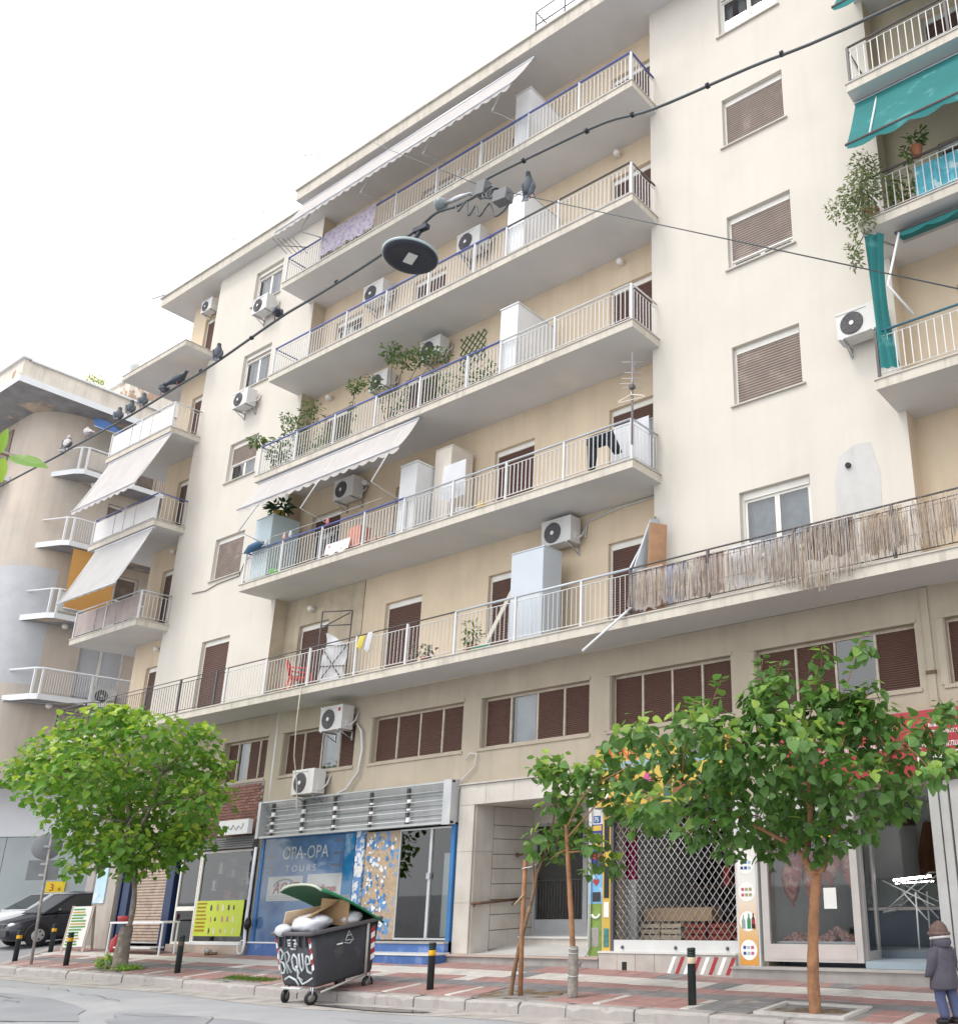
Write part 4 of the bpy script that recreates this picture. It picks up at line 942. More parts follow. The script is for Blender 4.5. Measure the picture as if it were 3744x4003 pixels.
for k in range(3): MB().box(-20.98, -14.77, .035, .0485, 3.1+k*.2, 3.13+k*.2).build('back_rib', steel, sg)
rr = random.Random(6)
for xx in (-20.7, -19.55, -18.4, -17.15, -15.95):
    for k in range(3): MB().box(xx, xx+.10, -.05, -.005, 2.99+k*.20+rr.uniform(0, .05), 3.05+k*.20+rr.uniform(0, .05)).build('lamp_socket', white, sg)
ws = thing('shop_sign', 'small white sign board with grey script at the left shop', 'sign', (-21.9, 0, 3.03)); MB().box(-22.55, -21.32, -.22, -.10, 3.04, 3.38).build('board', white, ws); MB().box(-22.57, -22.55, -.225, -.095, 3.03, 3.39).build('edge', raild, ws)
MB().tube([(-22.4+.065*i+.03*math.sin(i*2.2), -.225, 3.2+.06*math.sin(i*1.9)+.02*math.cos(i*.9)) for i in range(15)], .008, 4).build('lettering', gl, ws)
for xx in (-22.3, -21.6): MB().box(xx-.02, xx+.02, -.1, .1, 3.19, 3.23).build('bracket', raild, ws)
ls = thing('shop_sign', 'yellow shop sign with tall red letters above the rolling grille', 'sign', (-9.3, 0, 2.96))
MB().box(-10.78, -8.0, -.12, .02, 2.96, 4.03).build('board', yel, ls); MB().box(-10.80, -7.98, -.14, .02, 2.93, 2.958).build('edge', raild, ls); MB().box(-10.8, -7.98, -.14, .02, 4.032, 4.06).build('edge', raild, ls)
MB().box(-10.76, -8.02, -.126, -.121, 3.60, 3.73).build('band', mat('sign_grey_blue', (.25, .34, .38), .5), ls); MB().box(-9.0, -8.03, -.132, -.127, 3.72, 4.0).build('band', mat('sign_charcoal', (.13, .13, .14), .5), ls)
text('lettering', 'LAUNDL', .33, redl, ls, (-10.66, -.124, 3.755), sx=.72)
text('lettering', 'ess', .20, redl, ls, (-10.35, -.124, 3.40), sx=1.1)
disc('emblem', (-10.62, 3.2), .12, whl, ls, -.124); MB().tube([(-10.67, -.126, 3.2), (-10.66, -.126, 3.13), (-10.58, -.126, 3.13), (-10.57, -.126, 3.2)], .006, 4).build('emblem', blk, ls)
for a in (.4, 1.2, 2.0): MB().obox((-9.75+.10*a, -.124, 3.25-.12*(a-1.2)), (.05, .003, .17), Ry(.6), 0).build('emblem', mat('sign_pink', (.55, .08, .25), .5), ls)
MB().box(-9.3, -9.13, -.126, -.121, 3.0, 3.3).build('emblem', mat('sign_dark_teal', (.06, .12, .12), .5), ls); MB().box(-9.1, -8.1, -.126, -.121, 3.02, 3.28).build('emblem', mat('sign_brown', (.22, .09, .04), .5, v=.3, s=12), ls)
rs_ = thing('shop_sign', "dark red butcher's sign with rows of small white letters at the right edge", 'sign', (-4, 0, 3.0))
MB().box(-7.0, 3.8, -.10, .04, 3.02, 3.98).build('board', redp, rs_); MB().box(-4.72, 3.8, -.106, -.101, 3.14, 3.36).build('band', white, rs_)
lt = MB(); rr = random.Random(15)
for (xa, xb_, zz_, hh) in ((-4.30, -4.0, 3.83, .05), (-4.5, -3.2, 3.72, .06), (-4.68, -3.3, 3.61, .06), (-4.62, -4.5, 3.52, .06), (-4.72, -3.0, 3.42, .075), (-6.7, -5.0, 3.7, .09), (-6.6, -5.1, 3.45, .09)):
    x = xa
    while x < xb_:
        w_ = rr.uniform(.018, .034); k = rr.randrange(4)
        lt.box(x, x+.008, -.106, -.101, zz_, zz_+hh); lt.box(x+w_, x+w_+.008, -.106, -.101, zz_, zz_+hh)
        if k: lt.box(x+.009, x+w_-.001, -.106, -.101, zz_+hh*(.42 if k == 1 else .85 if k == 2 else 0), zz_+hh*(.58 if k == 1 else 1 if k == 2 else .15))
        x += w_+.022+(.04 if rr.random() < .15 else 0)
lt.build('lettering', whl, rs_)
MB().box(-4.66, -4.48, -.11, -.107, 3.2, 3.34).build('emblem', blk, rs_); MB().box(-4.15, -4.02, -.11, -.107, 3.22, 3.33).build('emblem', mat('print_purple', (.3, .04, .3)), rs_)
bb = thing('poster_board', 'pale blue poster board fixed to the corner pier', 'poster', (-28.1, -.05, 1.5)); MB().box(-28.44, -27.86, -.055, -.025, 1.55, 2.75).build('board', mat('poster_pale_blue', (.42, .58, .68), .5, v=.08, c2=(.66, .72, .76), c2s=1.5), bb)
MB().tube([(-28.3+.05*i, -.06, 2.3+.03*math.sin(i*2)) for i in range(7)], .007, 4).build('lettering', gl, bb); MB().ball((-28.15, -.05, 1.75), (.13, .006, .1), 10, 6).build('picture', mat('print_sky', (.35, .48, .60)), bb)
py = thing('product_poster', 'yellow-green poster of household goods across the left shop window', 'poster', (-22.4, 0, .74)); MB().box(-23.42, -21.44, YG-.03, YG-.02, .74, 1.54).build('sheet', mat('poster_lime', (.47, .56, .045), .5, v=.06), py)
b = MB(); rr = random.Random(31)
for k in range(8):
    zz_ = 1.45-k*.087; x = -23.36
    while x < -23.36+rr.uniform(.34, .44): b.box(x, x+.02, YG-.034, YG-.031, zz_, zz_+.05); b.box(x, x+.032, YG-.034, YG-.0315, zz_+.02, zz_+.03); x += .042
b.build('lettering', mat('orange_lettering', (.42, .16, .02), .5), py)
b = MB()
for k in range(16):
    x = -22.75+.24*(k % 5)+rr.uniform(-.03, .03); zz_ = (1.38, 1.12, .86, .86)[k//5]; w_ = rr.uniform(.025, .05); h_ = rr.uniform(.04, .09)
    b.add([(x+w_*c_, YG-.033, zz_+h_*s_) for c_, s_ in ((-1,-.6),(-.4,-1),(.6,-1),(1,-.2),(.6,.7),(0,1),(-.7,.8))], [tuple(range(7))], rr.randrange(3))
b.build('picture', [mat('print_dark', (.05, .05, .06)), mat('print_cream', (.6, .6, .5)), mat('print_rose', (.42, .2, .2))], py)
# ------------------------------------------------------------------ foliage tools
LEAF_H = np.array([(0,0,0),(.16,.03,.02),(.36,.10,.05),(.44,.30,.06),(.36,.50,.05),(.30,.58,.04),(.20,.80,.01),(.05,.93,-.04),(0,1.03,-.08)])   # half outline of a heart-shaped blade
LEAF_L = np.array([(0,0,0),(.10,.12,.02),(.17,.35,.03),(.17,.6,.02),(.09,.85,-.02),(0,1.0,-.06)])                                             # long narrow blade
def leafgeo(half):
    h = half; n = len(h)
    mid = np.array([(0, t, -.05*t*t) for t in (.33, .66)])
    v = np.vstack([h, h[1:-1]*np.array([-1, 1, 1]), mid]); m1, m2 = n+n-2, n+n-1
    right = list(range(n)); left = [0] + list(range(n, n+n-2)) + [n-1]
    return v, [right + [m2, m1], [m1, m2] + left[::-1]]
def leafmesh(name, half, m, tint=.45):
    v, f = leafgeo(half); me = bpy.data.meshes.new(name); me.from_pydata(v.tolist(), [], f); me.materials.append(m)
    at = me.attributes.new('tint', 'FLOAT', 'POINT'); at.data.foreach_set('value', [tint]*len(v)); me.update(); return me
def leafbasis(d, nrm):
    d = d/np.linalg.norm(d); x = np.cross(d, nrm); x /= max(np.linalg.norm(x), 1e-6); z = np.cross(x, d); return np.stack([x, d, z], 1)
def make_leaves(clumps, n, size, rng, droop=.5, up=.8, outb=.6):
    """clumps: (x,y,z,rx,ry,rz,weight); returns positions, bases and scales of n blades, held towards the outside of each clump"""
    cw = np.array([c[6] for c in clumps], float); cw /= cw.sum(); out = []
    for k in rng.choice(len(clumps), n, p=cw):
        c = clumps[k]; d = rng.normal(size=3); d /= np.linalg.norm(d); r = rng.random()**.42
        p = np.array(c[:3]) + d*r*np.array(c[3:6])
        dirn = d*outb*np.array((1, 1, .4)) + rng.normal(size=3)*.55 + np.array((0, 0, -droop)); nr = np.array((0, 0, up)) + d*.5 + rng.normal(size=3)*.4
        out.append((p, leafbasis(dirn, nr), rng.uniform(*size), d[2]*r))
    return out
def crown(leaves, half, m, name, parent, rng, near=0, lname='leaf'):
    if near:
        ds = [np.linalg.norm(l[0]-np.array(CAM)) - (.8 if l[3] > 0 else 0) for l in leaves]; o_ = np.argsort(ds); pick = set(o_[:near].tolist())
        meshes = [leafmesh(lname, half, m, t) for t in (.12, .3, .45, .6)]
        for i in pick:
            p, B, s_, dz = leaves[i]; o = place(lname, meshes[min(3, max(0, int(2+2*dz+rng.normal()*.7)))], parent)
            M = Matrix([list(B[0])+[0], list(B[1])+[0], list(B[2])+[0], [0, 0, 0, 1]]) @ Matrix.Scale(s_, 4); M.translation = Vector(p) - wpos(parent); o.matrix_local = M
        leaves = [l for i, l in enumerate(leaves) if i not in pick]
    v, f = leafgeo(half); nv = len(v); V = np.empty((len(leaves)*nv, 3)); T = np.empty(len(leaves)*nv); F = []
    for i, (p, B, s_, dz) in enumerate(leaves):
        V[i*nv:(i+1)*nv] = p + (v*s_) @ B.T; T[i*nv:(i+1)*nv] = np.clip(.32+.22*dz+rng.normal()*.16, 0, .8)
        F += [[i*nv+a for a in q] for q in f]
    if not len(leaves): return
    me = bpy.data.meshes.new(name); me.from_pydata(V.tolist(), [], F); me.materials.append(m)
    at = me.attributes.new('tint', 'FLOAT', 'POINT'); at.data.foreach_set('value', T.tolist()); me.update()
    place(name, me, parent, kind='stuff')
lf_plane = leafmat('leaf_broad', (.14, .31, .035), (.48, .60, .07), .32)
lf_mulb = leafmat('leaf_mulberry', (.135, .28, .06), (.42, .56, .09), .32)
lf_pot = leafmat('leaf_pot', (.10, .17, .045), (.28, .33, .06))
lf_grey = leafmat('leaf_grey', (.17, .22, .10), (.30, .33, .10))
terr = mat('terracotta', (.40, .17, .09), .8, v=.12, s=6)

# ------------------------------------------------------------------ air conditioners
acw = mat('ac_casing', (.60, .595, .58), .5, v=.05, s=3, streak=.12); acg = mat('ac_grille', (.075, .072, .08), .5)
def make_ac(label):
    t = thing('air_conditioner', label, 'air conditioner', group='air conditioners on the fronts')
    b = MB(); b.box(-.40, .40, -.40, -.10, 0, .55); b.build('casing', acw, t, local=True)
    b = MB(); b.box(-.405, .405, -.412, -.401, .50, .555); b.box(.2, .405, -.412, -.401, .0, .5); b.build('front_panel', acw, t, local=True)
    b = MB(); b.lathe((-.10, -.4005, .26), [(.225, 0), (.225, .012), (.20, .012)], 24, axis=Rx(math.pi/2)); b.build('fan_recess', acg, t, local=True)
    b = MB()
    for r in (.06, .10, .14, .18, .215): b.tube([(-.10+r*math.cos(a), -.418, .26+r*math.sin(a)) for a in np.linspace(0, 2*math.pi, 21)], .004, 3, cap=False)
    for a in np.linspace(0, 2*math.pi, 13)[:-1]: b.tube([(-.10+.04*math.cos(a), -.417, .26+.04*math.sin(a)), (-.10+.22*math.cos(a), -.417, .26+.22*math.sin(a))], .003, 3, cap=False)
    b.build('fan_guard', mat('ac_guard', (.20, .20, .20), .5), t, local=True)
    MB().lathe((-.10, -.417, .26), [(.045, 0), (.045, .008)], 12, axis=Rx(math.pi/2)).build('hub', white, t, local=True)
    for xx in (-.3, .3): b = MB(); b.box(xx-.015, xx+.015, -.42, 0, -.035, -.005); b.box(xx-.015, xx+.015, -.03, 0, -.22, -.035); b.tube([(xx, -.36, -.03), (xx, -.015, -.2)], .012, 4); b.build('bracket', steel, t, local=True)
    MB().tube([(.405, -.2, .12), (.46, -.2, .1), (.47, -.1, .2), (.46, -.01, .42)], .02, 5).build('pipe', offw, t, local=True)
    MB().box(.395, .43, -.3, -.15, .06, .22).build('valve_cover', acw, t, local=True)
    return t
AC = [(-12.02, YR, 8.36, 1, 'beige air conditioner bracketed above the grey metal wardrobe'), (-19.35, YR, 11.28, 1, 'old air conditioner in the shade under the first floor awning'),
      (-18.42, YR, 14.18, .9, 'air conditioner behind the leafy balcony plants, left one of two'), (-16.45, YR, 14.42, .95, 'air conditioner beside the flowering vine, right one of two'),
      (-18.95, YR, 17.08, 1.05, 'air conditioner high under a slab, left one below the hanging lamp'), (-15.25, YR, 17.12, 1.05, 'boxy air conditioner right of the hanging lamp, second balcony from the top'),
      (-23.95, 0, 18.52, .95, 'air conditioner under the topmost window of the left bay'), (-24.25, 0, 15.36, .95, 'air conditioner under the second window from the top of the left bay'),
      (-4.92, 0, 10.50, .95, 'white air conditioner on the plain wall beside the green curtain'), (-18.45, YM, 5.17, 1, 'air conditioner with red round badge above the mezzanine window'),
      (-19.25, YM, 3.80, 1, 'white air conditioner above the empty sign box'), (-28.1, YR, 20.45, .8, 'small air conditioner tucked under the roof at the left end')]
ac0 = None
for x, y, z, s_, lab in AC:
    if ac0 is None: ac0 = o = make_ac(lab); o.location = (x, y-.005, z)
    else: o = dup(ac0, (x, y-.005, z), (0, 0, 0), lab)
    o.scale = (s_, s_, s_)
    if 'badge' in lab: disc('badge', (.29, .45), .05, redp, None, -.415); bd_ = bpy.data.objects[[q.name for q in bpy.data.objects if q.name.startswith('badge')][0]]; bd_.parent = o
# drain hoses and cables on the mezzanine wall
def cablething(label, pts, r, m, name='cable', cat='cable'): return tag(MB().tube(pts, r, 5).build(name, m), label, cat)
cablething('thick pale hose looping beside the mezzanine air conditioner', [(-17.95, .04, 5.3), (-17.75, .02, 5.1), (-17.68, .03, 4.7), (-17.75, .03, 4.2), (-18.1, .03, 3.85), (-18.5, 0, 3.72)], .028, offw, 'hose', 'hose')
cablething('thin pale rope hanging from the first floor balcony past the mezzanine', [(-18.76, -.95, 6.1), (-18.8, -.93, 5.3), (-18.95, -.8, 4.6), (-19.1, -.55, 4.0), (-19.1, -.5, 3.55), (-19.05, -.5, 3.3)], .012, mat('rope', (.55, .5, .42), .9), 'rope', 'rope')
cablething('bent white cable end beside the entrance lintel', [(-14.62, .05, 3.3), (-14.45, .04, 3.75), (-14.1, .05, 4.0), (-14.05, .04, 4.25), (-14.25, .05, 4.28), (-14.35, .04, 4.15)], .014, offw)
cablething('brown cable sagging across the left bay at second floor height', [(-25.9, -.02, 9.95), (-25.2, -.02, 9.9), (-24.6, -.02, 10.0), (-23.6, -.02, 10.02), (-23.4, -.03, 10.35), (-22.8, -.1, 10.6)], .012, raild)
cablething('white pipe run under the slab behind the upper air conditioner', [(-11.55, .36, 8.5), (-11.5, .37, 8.85), (-10.6, .37, 8.96), (-9.6, .37, 8.97)], .02, offw, 'pipe', 'pipe')

# ------------------------------------------------------------------ awnings
can_w = mat('canvas_white', (.60, .575, .56), .9, v=.06, s=2, streak=.08, trans=.30); can_g = mat('canvas_teal', (.030, .19, .19), .85, v=.10, s=1.5, trans=.20, c2=(.10, .30, .30), c2s=3, c2t=(.6, .72))
def awning(label, x0, x1, y0, z0, y1, z1, m, scal=.12, pitch=.3, arms=(), elbow=None, armm=offw, skew=0.0, group='awnings on the balconies'):
    t = thing('awning', label, 'awning', ((x0+x1)/2, y0, z0), group=group); b = MB(); nx, ny = 28, 5; rows = []
    for j in range(ny+1):
        v = j/ny; rows.append([(lerp(x0, x1, i/nx)+skew*v, lerp(y0, y1, v), lerp(z0, z1, v)-.05*math.sin(math.pi*v)-.012*math.sin(i*1.3)*v) for i in range(nx+1)])
    b.loft(rows, closed=False); b.build('canopy', m, t)
    b = MB(); n = max(4, int((x1-x0)/pitch))*4
    top = [(lerp(x0, x1, i/n)+skew, y1-.004, z1) for i in range(n+1)]; bot = [(p[0], p[1]-.01*math.sin(i), p[2]-scal*(.55+.45*abs(math.sin(math.pi*i/4)))) for i, p in enumerate(top)]
    b.loft([top, bot], closed=False); b.build('valance', m, t)
    MB().tube([(x0-.03+skew, y1, z1), (x1+.03+skew, y1, z1)], .028, 6).build('front_bar', raild if m is can_g else steel, t)
    MB().tube([(x0-.03, y0+.01, z0), (x1+.03, y0+.01, z0)], .04, 6).build('roller', steel, t)
    for a in arms:
        pts = [(a, y0+.02, z0-.01), (a+skew, y1, z1)] if elbow is None else [(a, y0+.02, z0-.01), (a+elbow[0], elbow[1], elbow[2]), (a+elbow[3], elbow[4], elbow[5])]
        MB().tube(pts, .018, 5).build('arm', armm, t)
    return t
awning('long white awning tilted below the second balcony from the bottom', -21.75, -15.55, -.86, 12.0, -1.34, 11.10, can_w, .15, .33, (-21.0, -18.55, -16.05), (.25, -1.8, 10.12, .1, -.92, 10.04))
awning('very long pale awning rolled out under the roof edge', -21.4, -12.35, -.90, 20.88, -1.62, 19.42, can_w, .14, .3, (-20.6, -18.0, -15.6, -13.2), (.15, -1.5, 19.1, .3, -.92, 19.2))
awning('white awning lowered on the left corner, upper of two', -30.45, -26.75, -.93, 15.0, -1.80, 12.98, can_w, .15, .35, (-30.3, -26.85), skew=.25)
awning('greyish awning lowered on the left corner, lower of two', -30.2, -26.85, -.93, 11.95, -1.80, 9.95, mat('canvas_grey', (.50, .49, .49), .9, v=.06, s=2, trans=.25), .05, .4, (-30.1, -26.95), skew=.3)
awning('teal green awning over the plant-filled right balcony', -4.46, 3.8, -.62, 15.1, -1.50, 13.40, can_g, .17, .55, (-4.05,), None, white, skew=.08)
awning('teal green awning cut off by the top edge of the picture', -4.5, 3.8, -.62, 18.1, -1.2, 16.9, can_g, .17, .55, (-4.0,), None, raild)
awning('narrow teal valance of a rolled awning under the right balcony slab', -3.95, 3.8, -.30, 12.05, -.72, 11.92, can_g, .13, .5)
gc = thing('curtain', 'tall teal green curtain hung down the left end of the right balcony', 'curtain', (-4.4, -.9, 10.0)); b = MB(); rows = []
for k in range(12):
    t = k/11; wd = lerp(.30, .22, math.sin(t*math.pi)**.7); rows.append([(-4.44+wd*i/10+.05*t, -.93+.035*math.sin(i*1.5+k*.25)+.012*i, lerp(11.95, 9.35, t)) for i in range(11)])
b.loft(rows, closed=False); b.build('cloth', can_g, gc); MB().tube([(-4.46, -.93, 11.96), (-4.1, -.35, 11.96)], .02, 5).build('rail', steel, gc)
cablething('white awning strut leaning in front of the green curtain', [(-3.9, -.7, 11.95), (-4.0, -1.3, 10.55), (-3.75, -.95, 10.1)], .022, white, 'awning_strut', 'strut')

# ------------------------------------------------------------------ laundry and cloths
def cloth(name, label, x0, x1, y, zt, zb, m, cat='cloth', folds=6, amp=.03, group=None, cut=None):
    b = MB(); n = 22; rows = []
    for k in range(9):
        t = k/8; rows.append([(lerp(x0, x1, i/n), y-amp*t**.5*math.sin(folds*math.pi*i/n+k*.2)-.004*k, lerp(zt, zb, t)+(.03*math.sin(i*.7) if k == 8 else 0)) for i in range(n+1)])
    b.loft(rows, closed=False); return tag(b.build(name, m), label, cat, group)
clw = mat('cotton_white', (.66, .68, .72), .9, v=.04, trans=.25)
cloth('towel', 'white towel hanging from the line, second floor balcony', -14.75, -14.05, -.72, 10.6, 9.72, clw, 'towel', 3)
cloth('bed_sheet', 'large white sheet hung behind the right corner railing, second balcony from bottom', -10.35, -9.45, -.25, 10.42, 9.30, clw, 'sheet', 5, .04)
cloth('patterned_sheet', 'lavender floral sheet draped inside the topmost balcony railing', -20.2, -17.95, -.89, 19.30, 18.5, mat('floral_lilac', (.58, .52, .60), .9, v=.1, s=10, c2=(.40, .36, .50), c2s=9, c2t=(.5, .58), trans=.2), 'sheet', 12, .03)
tr = thing('trousers', 'black trousers hung upside down on the second floor railing', 'trousers', (-10.3, -.78, 9.3)); tm_ = mat('black_cotton', (.018, .022, .028), .9, v=.1)
b = MB()
for xs_, xe, zb_ in ((-10.42, -10.45, 9.32), (-10.08, -9.80, 9.48)):
    b.loft([[(lerp(xs_, xe, t)+(.16-.06*t)*math.cos(a), -.78+.04*math.sin(a), lerp(9.98, zb_, t)) for a in [2*math.pi*j/10 for j in range(10)]] for t in (0, .3, .6, 1)])
b.loft([[(-10.25+wd*math.cos(a), -.78+.05*math.sin(a), zz_) for a in [2*math.pi*j/12 for j in range(12)]] for zz_, wd in ((10.02, .33), (9.9, .34), (9.76, .30))]); b.build('fabric', tm_, tr)
for i, (x0, x1, zt, zb_, c, lab) in enumerate([(-9.3, -8.75, 6.98, 6.2, (.42, .36, .33), 'pale brown cloth at the left end behind the reed screen'), (-8.70, -8.22, 6.93, 6.24, (.30, .31, .38), 'blue-grey cloth behind the reed screen'), (-8.10, -7.48, 6.96, 6.22, (.33, .26, .24), 'brown cloth behind the reed screen'),
        (-7.35, -6.75, 6.98, 6.25, (.55, .54, .55), 'pale grey cloth behind the reed screen under the white window'), (-6.70, -6.05, 6.96, 6.2, (.42, .44, .47), 'grey cloth behind the reed screen, right of the pale grey one'), (-5.95, -5.1, 7.0, 6.4, (.10, .09, .09), 'dark cloth behind the sagging part of the reed screen'), (-5.0, -4.3, 7.0, 6.3, (.46, .38, .28), 'sandy cloth behind the reeds near the right edge')]):
    cloth('hung_cloth', lab, x0, x1, -.855, zt, zb_, mat('cloth_%d' % i, c, .95, v=.12, s=5), 'cloth', 4, .02, 'cloths behind the reed screen')
cloth('rag', 'small yellow rag on the first floor railing', -16.9, -16.72, -.90, 7.0, 6.72, mat('rag_yellow', (.55, .46, .08), .9, v=.1), 'rag', 2); cloth('rag', 'small white rag on the first floor railing', -16.62, -16.46, -.90, 7.04, 6.62, clw, 'rag', 2)
cloth('blue_sheet', 'turquoise patterned cloth behind the right balcony railing under the teal awning', -3.5, -2.6, -.80, 12.98, 12.33, mat('cloth_turquoise', (.10, .38, .46), .9, v=.2, s=6, c2=(.45, .58, .60), c2s=5), 'cloth', 6)
cloth('banner', 'white printed banner tied low on the balcony railing', -18.5, -17.6, -.89, 9.52, 9.22, mat('banner_white', (.66, .63, .64), .8, v=.08, c2=(.45, .12, .16), c2s=8, c2t=(.6, .64)), 'banner', 2, .01)
# clothes line with pegs
cablething('washing line stretched above the blue balcony rail', [(-21.6, -.98, 10.22), (-19.0, -1.0, 10.16), (-16.5, -.98, 10.2)], .005, offw, 'washing_line', 'line')
for i, x in enumerate((-20.85, -20.1, -19.85, -18.4)):
    t = thing('peg_bag', ['small white peg bag near the left end of the washing line', 'pale pink peg bag, left of a close pair on the washing line', 'white peg bag, right of a close pair on the washing line', 'red and white peg bag at the right of the washing line'][i], 'peg bag', (x, -.99, 10.0), group='peg bags on the washing line')
    b = MB(); b.lathe((0, 0, 0), [(.012, .18), (.03, .14), (.045, .05), (.03, 0)], 8); b.build('bag', [clw, mat('pink_cloth', (.6, .38, .38)), clw, mat('pale_red', (.55, .2, .2))][i], t, local=True); MB().tube([(0, 0, .17), (0, 0, .2)], .006, 4).build('clip', redp if i % 2 else yel, t, local=True)
# reed screen
rd = thing('reed_screen', 'frayed reed screen tied along the first floor railing at the right', 'screen', (-6, -.96, 6.2)); rr = random.Random(77)
rm = [mat('reed_a', (.42, .33, .25), .9, v=.15, s=6), mat('reed_b', (.30, .23, .18), .9, v=.15, s=6), mat('reed_c', (.50, .46, .43), .9, v=.15, s=6)]
b = MB()
for i in range(1700):
    x = rr.uniform(-9.4, -.5); tat = .5+.5*math.sin(x*1.7)*math.sin(x*.63+1)
    if x < -6.6 and rr.random() < .30+.25*tat: continue
    sag = max(0, 1-abs(x+5.7)/.95); zt = 7.0-rr.uniform(0, .22)-(.05 if x < -6 else 0); zb_ = 6.22+rr.uniform(-.06, .18)-.35*sag**.8
    l = rr.uniform(.3, 1)
    if rr.random() < .35: zt = lerp(zb_, zt, rr.uniform(.4, .9))
    elif rr.random() < .2: zb_ = lerp(zb_, zt, rr.uniform(.1, .5))
    dx = rr.gauss(0, .02); y = -.935-rr.uniform(0, .03)-.05*sag
    b.tube([(x, y, zt), (x+dx*.6, y-rr.uniform(0, .012), (zt+zb_)/2), (x+dx, y-rr.uniform(-.01, .03), zb_)], .0042, 3, cap=False, m=rr.choice((0, 0, 1, 2, 2)))
b = b.build('reeds', rm, rd); b['kind'] = 'stuff'
for zz_ in (6.85, 6.45): MB().tube([(x, -.945-.01*math.sin(x*5), zz_+.02*math.sin(x*2)) for x in np.arange(-9.4, -.5, .3)], .004, 4).build('wire', rust, rd)

# ------------------------------------------------------------------ furniture and odds on the balconies
def cabinet(label, x0, x1, y0, y1, z0, z1, m, doors=2, name='cabinet', cat='cabinet'):
    t = thing(name, label, cat, ((x0+x1)/2, (y0+y1)/2, z0)); MB().box(x0, x1, y0+.02, y1, z0+.04, z1).build('body', m, t); MB().box(x0-.01, x1+.01, y0+.005, y1, z1+.001, z1+.025).build('top', m, t)
    for i in range(doors): a, c = lerp(x0, x1, i/doors)+.008, lerp(x0, x1, (i+1)/doors)-.008; MB().box(a, c, y0, y0+.019, z0+.07, z1-.02).build('door', m, t); MB().box(c-.05, c-.035, y0-.015, y0-.001, (z0+z1)/2-.05, (z0+z1)/2+.05).build('handle', steel, t)
    for xx in (x0+.03, x1-.03):
        for yy in (y0+.05, y1-.04): MB().box(xx-.02, xx+.02, yy-.02, yy+.02, z0, z0+.039).build('foot', raild, t)
    return t
z2, z3, z4, z5, z6 = (ZL[i] for i in (2, 3, 4, 5, 6))
cabinet('tall pale grey metal wardrobe on the first floor balcony', -12.75, -11.87, -.52, .02, z2+.002, 8.12, wgrey, 1, 'wardrobe', 'wardrobe')
cabinet('grey-blue cabinet at the left end of the balcony under the white awning', -21.72, -20.98, -.82, -.05, z3+.002, 10.95, mat('cabinet_grey_blue', (.42, .50, .52), .5, v=.06), 1)
cabinet('cream cabinet beside the partition under the white awning', -15.5, -14.95, -.35, .3, z3+.002, 11.35, mat('cabinet_cream', (.62, .57, .50), .6, v=.08), 1)
def slabthing(name, label, cat, P, d, m): return tag(MB().prism(P, d).build(name, m), label, cat)
slabthing('leaning_board', 'narrow pale board leaning against the left side of the grey wardrobe', 'board', [(-13.55, -.55, z2+.005), (-13.43, -.55, z2+.005), (-12.85, .15, 8.3), (-12.97, .15, 8.3)], (0, .03, 0), mat('board_pale', (.50, .45, .38), .7, v=.1))
pn = thing('steel_sheet', 'grey framed metal panel leaning beside the brown shutter at the reed screen', 'panel', (-9.5, -.4, z2)); MB().prism([(-9.48, -.80, 6.3), (-9.48, .02, 6.3), (-9.44, -.02, 8.28), (-9.45, -.25, 8.2), (-9.46, -.8, 7.0)], (.03, 0, 0)).build('sheet', wgrey, pn); MB().tube([(-9.495, -.82, 6.3), (-9.49, -.82, 7.05), (-9.46, -.04, 8.32)], .022, 5).build('frame', steel, pn); MB().tube([(-9.495, -.6, 7.3), (-9.47, -.1, 7.25)], .015, 5).build('stiffener', steel, pn)
slabthing('wooden_door_leaf', 'orange-brown wooden board standing behind the leaning metal panel', 'board', [(-9.36, -.55, z2+.005), (-9.20, -.25, z2+.005), (-9.10, -.25, 8.0), (-9.28, -.5, 8.02)], (.03, .03, 0), mat('board_orange', (.36, .20, .11), .6, v=.15, s=5))
cablething('white broom handle poking out below the first floor railing', [(-9.43, -.86, 6.3), (-9.9, -1.62, 5.43)], .024, white, 'broom_handle', 'broom')
# red plastic chair
def chair(label, loc, rz, m, s_=1.0):
    t = thing('plastic_chair', label, 'chair', loc, rz); b = MB(); b.loft([[(x, y, .42+.02*math.cos(3*x)) for x in np.linspace(-.22, .22, 6)] for y in np.linspace(-.2, .2, 5)], closed=False)
    b.prism([(-.23, -.22, .39), (.23, -.22, .39), (.23, .2, .39), (-.23, .2, .39)], (0, 0, .03)); b.build('seat', m, t, local=True)
    b = MB()
    for i in range(7): x = -.2+.066*i; b.obox((x, .255, .64), (.021, .008, .2), Rx(-.18))
    b.build('back_slats', m, t, local=True); MB().tube([(-.24, .22, .42), (-.25, .28, .7), (-.17, .31, .86), (.17, .31, .86), (.25, .28, .7), (.24, .22, .42)], .02, 6).build('back_frame', m, t, local=True)
    for sx in (-1, 1):
        MB().tube([(sx*.25, .26, .66), (sx*.29, .05, .64), (sx*.28, -.2, .63), (sx*.27, -.25, .5), (sx*.27, -.27, .0)], .022, 6).build('armrest', m, t, local=True); MB().tube([(sx*.22, .2, .4), (sx*.26, .3, 0)], .022, 6).build('leg', m, t, local=True)
    t.scale = (s_, s_, s_); return t
chair('red plastic armchair on the first floor balcony', (-19.62, -.45, z2+.002), 2.4, mat('plastic_red', (.62, .05, .05), .4, v=.05), .9)
chair('white plastic chair on the topmost balcony', (-15.0, -.45, z6+.002), -.6, white, .9)
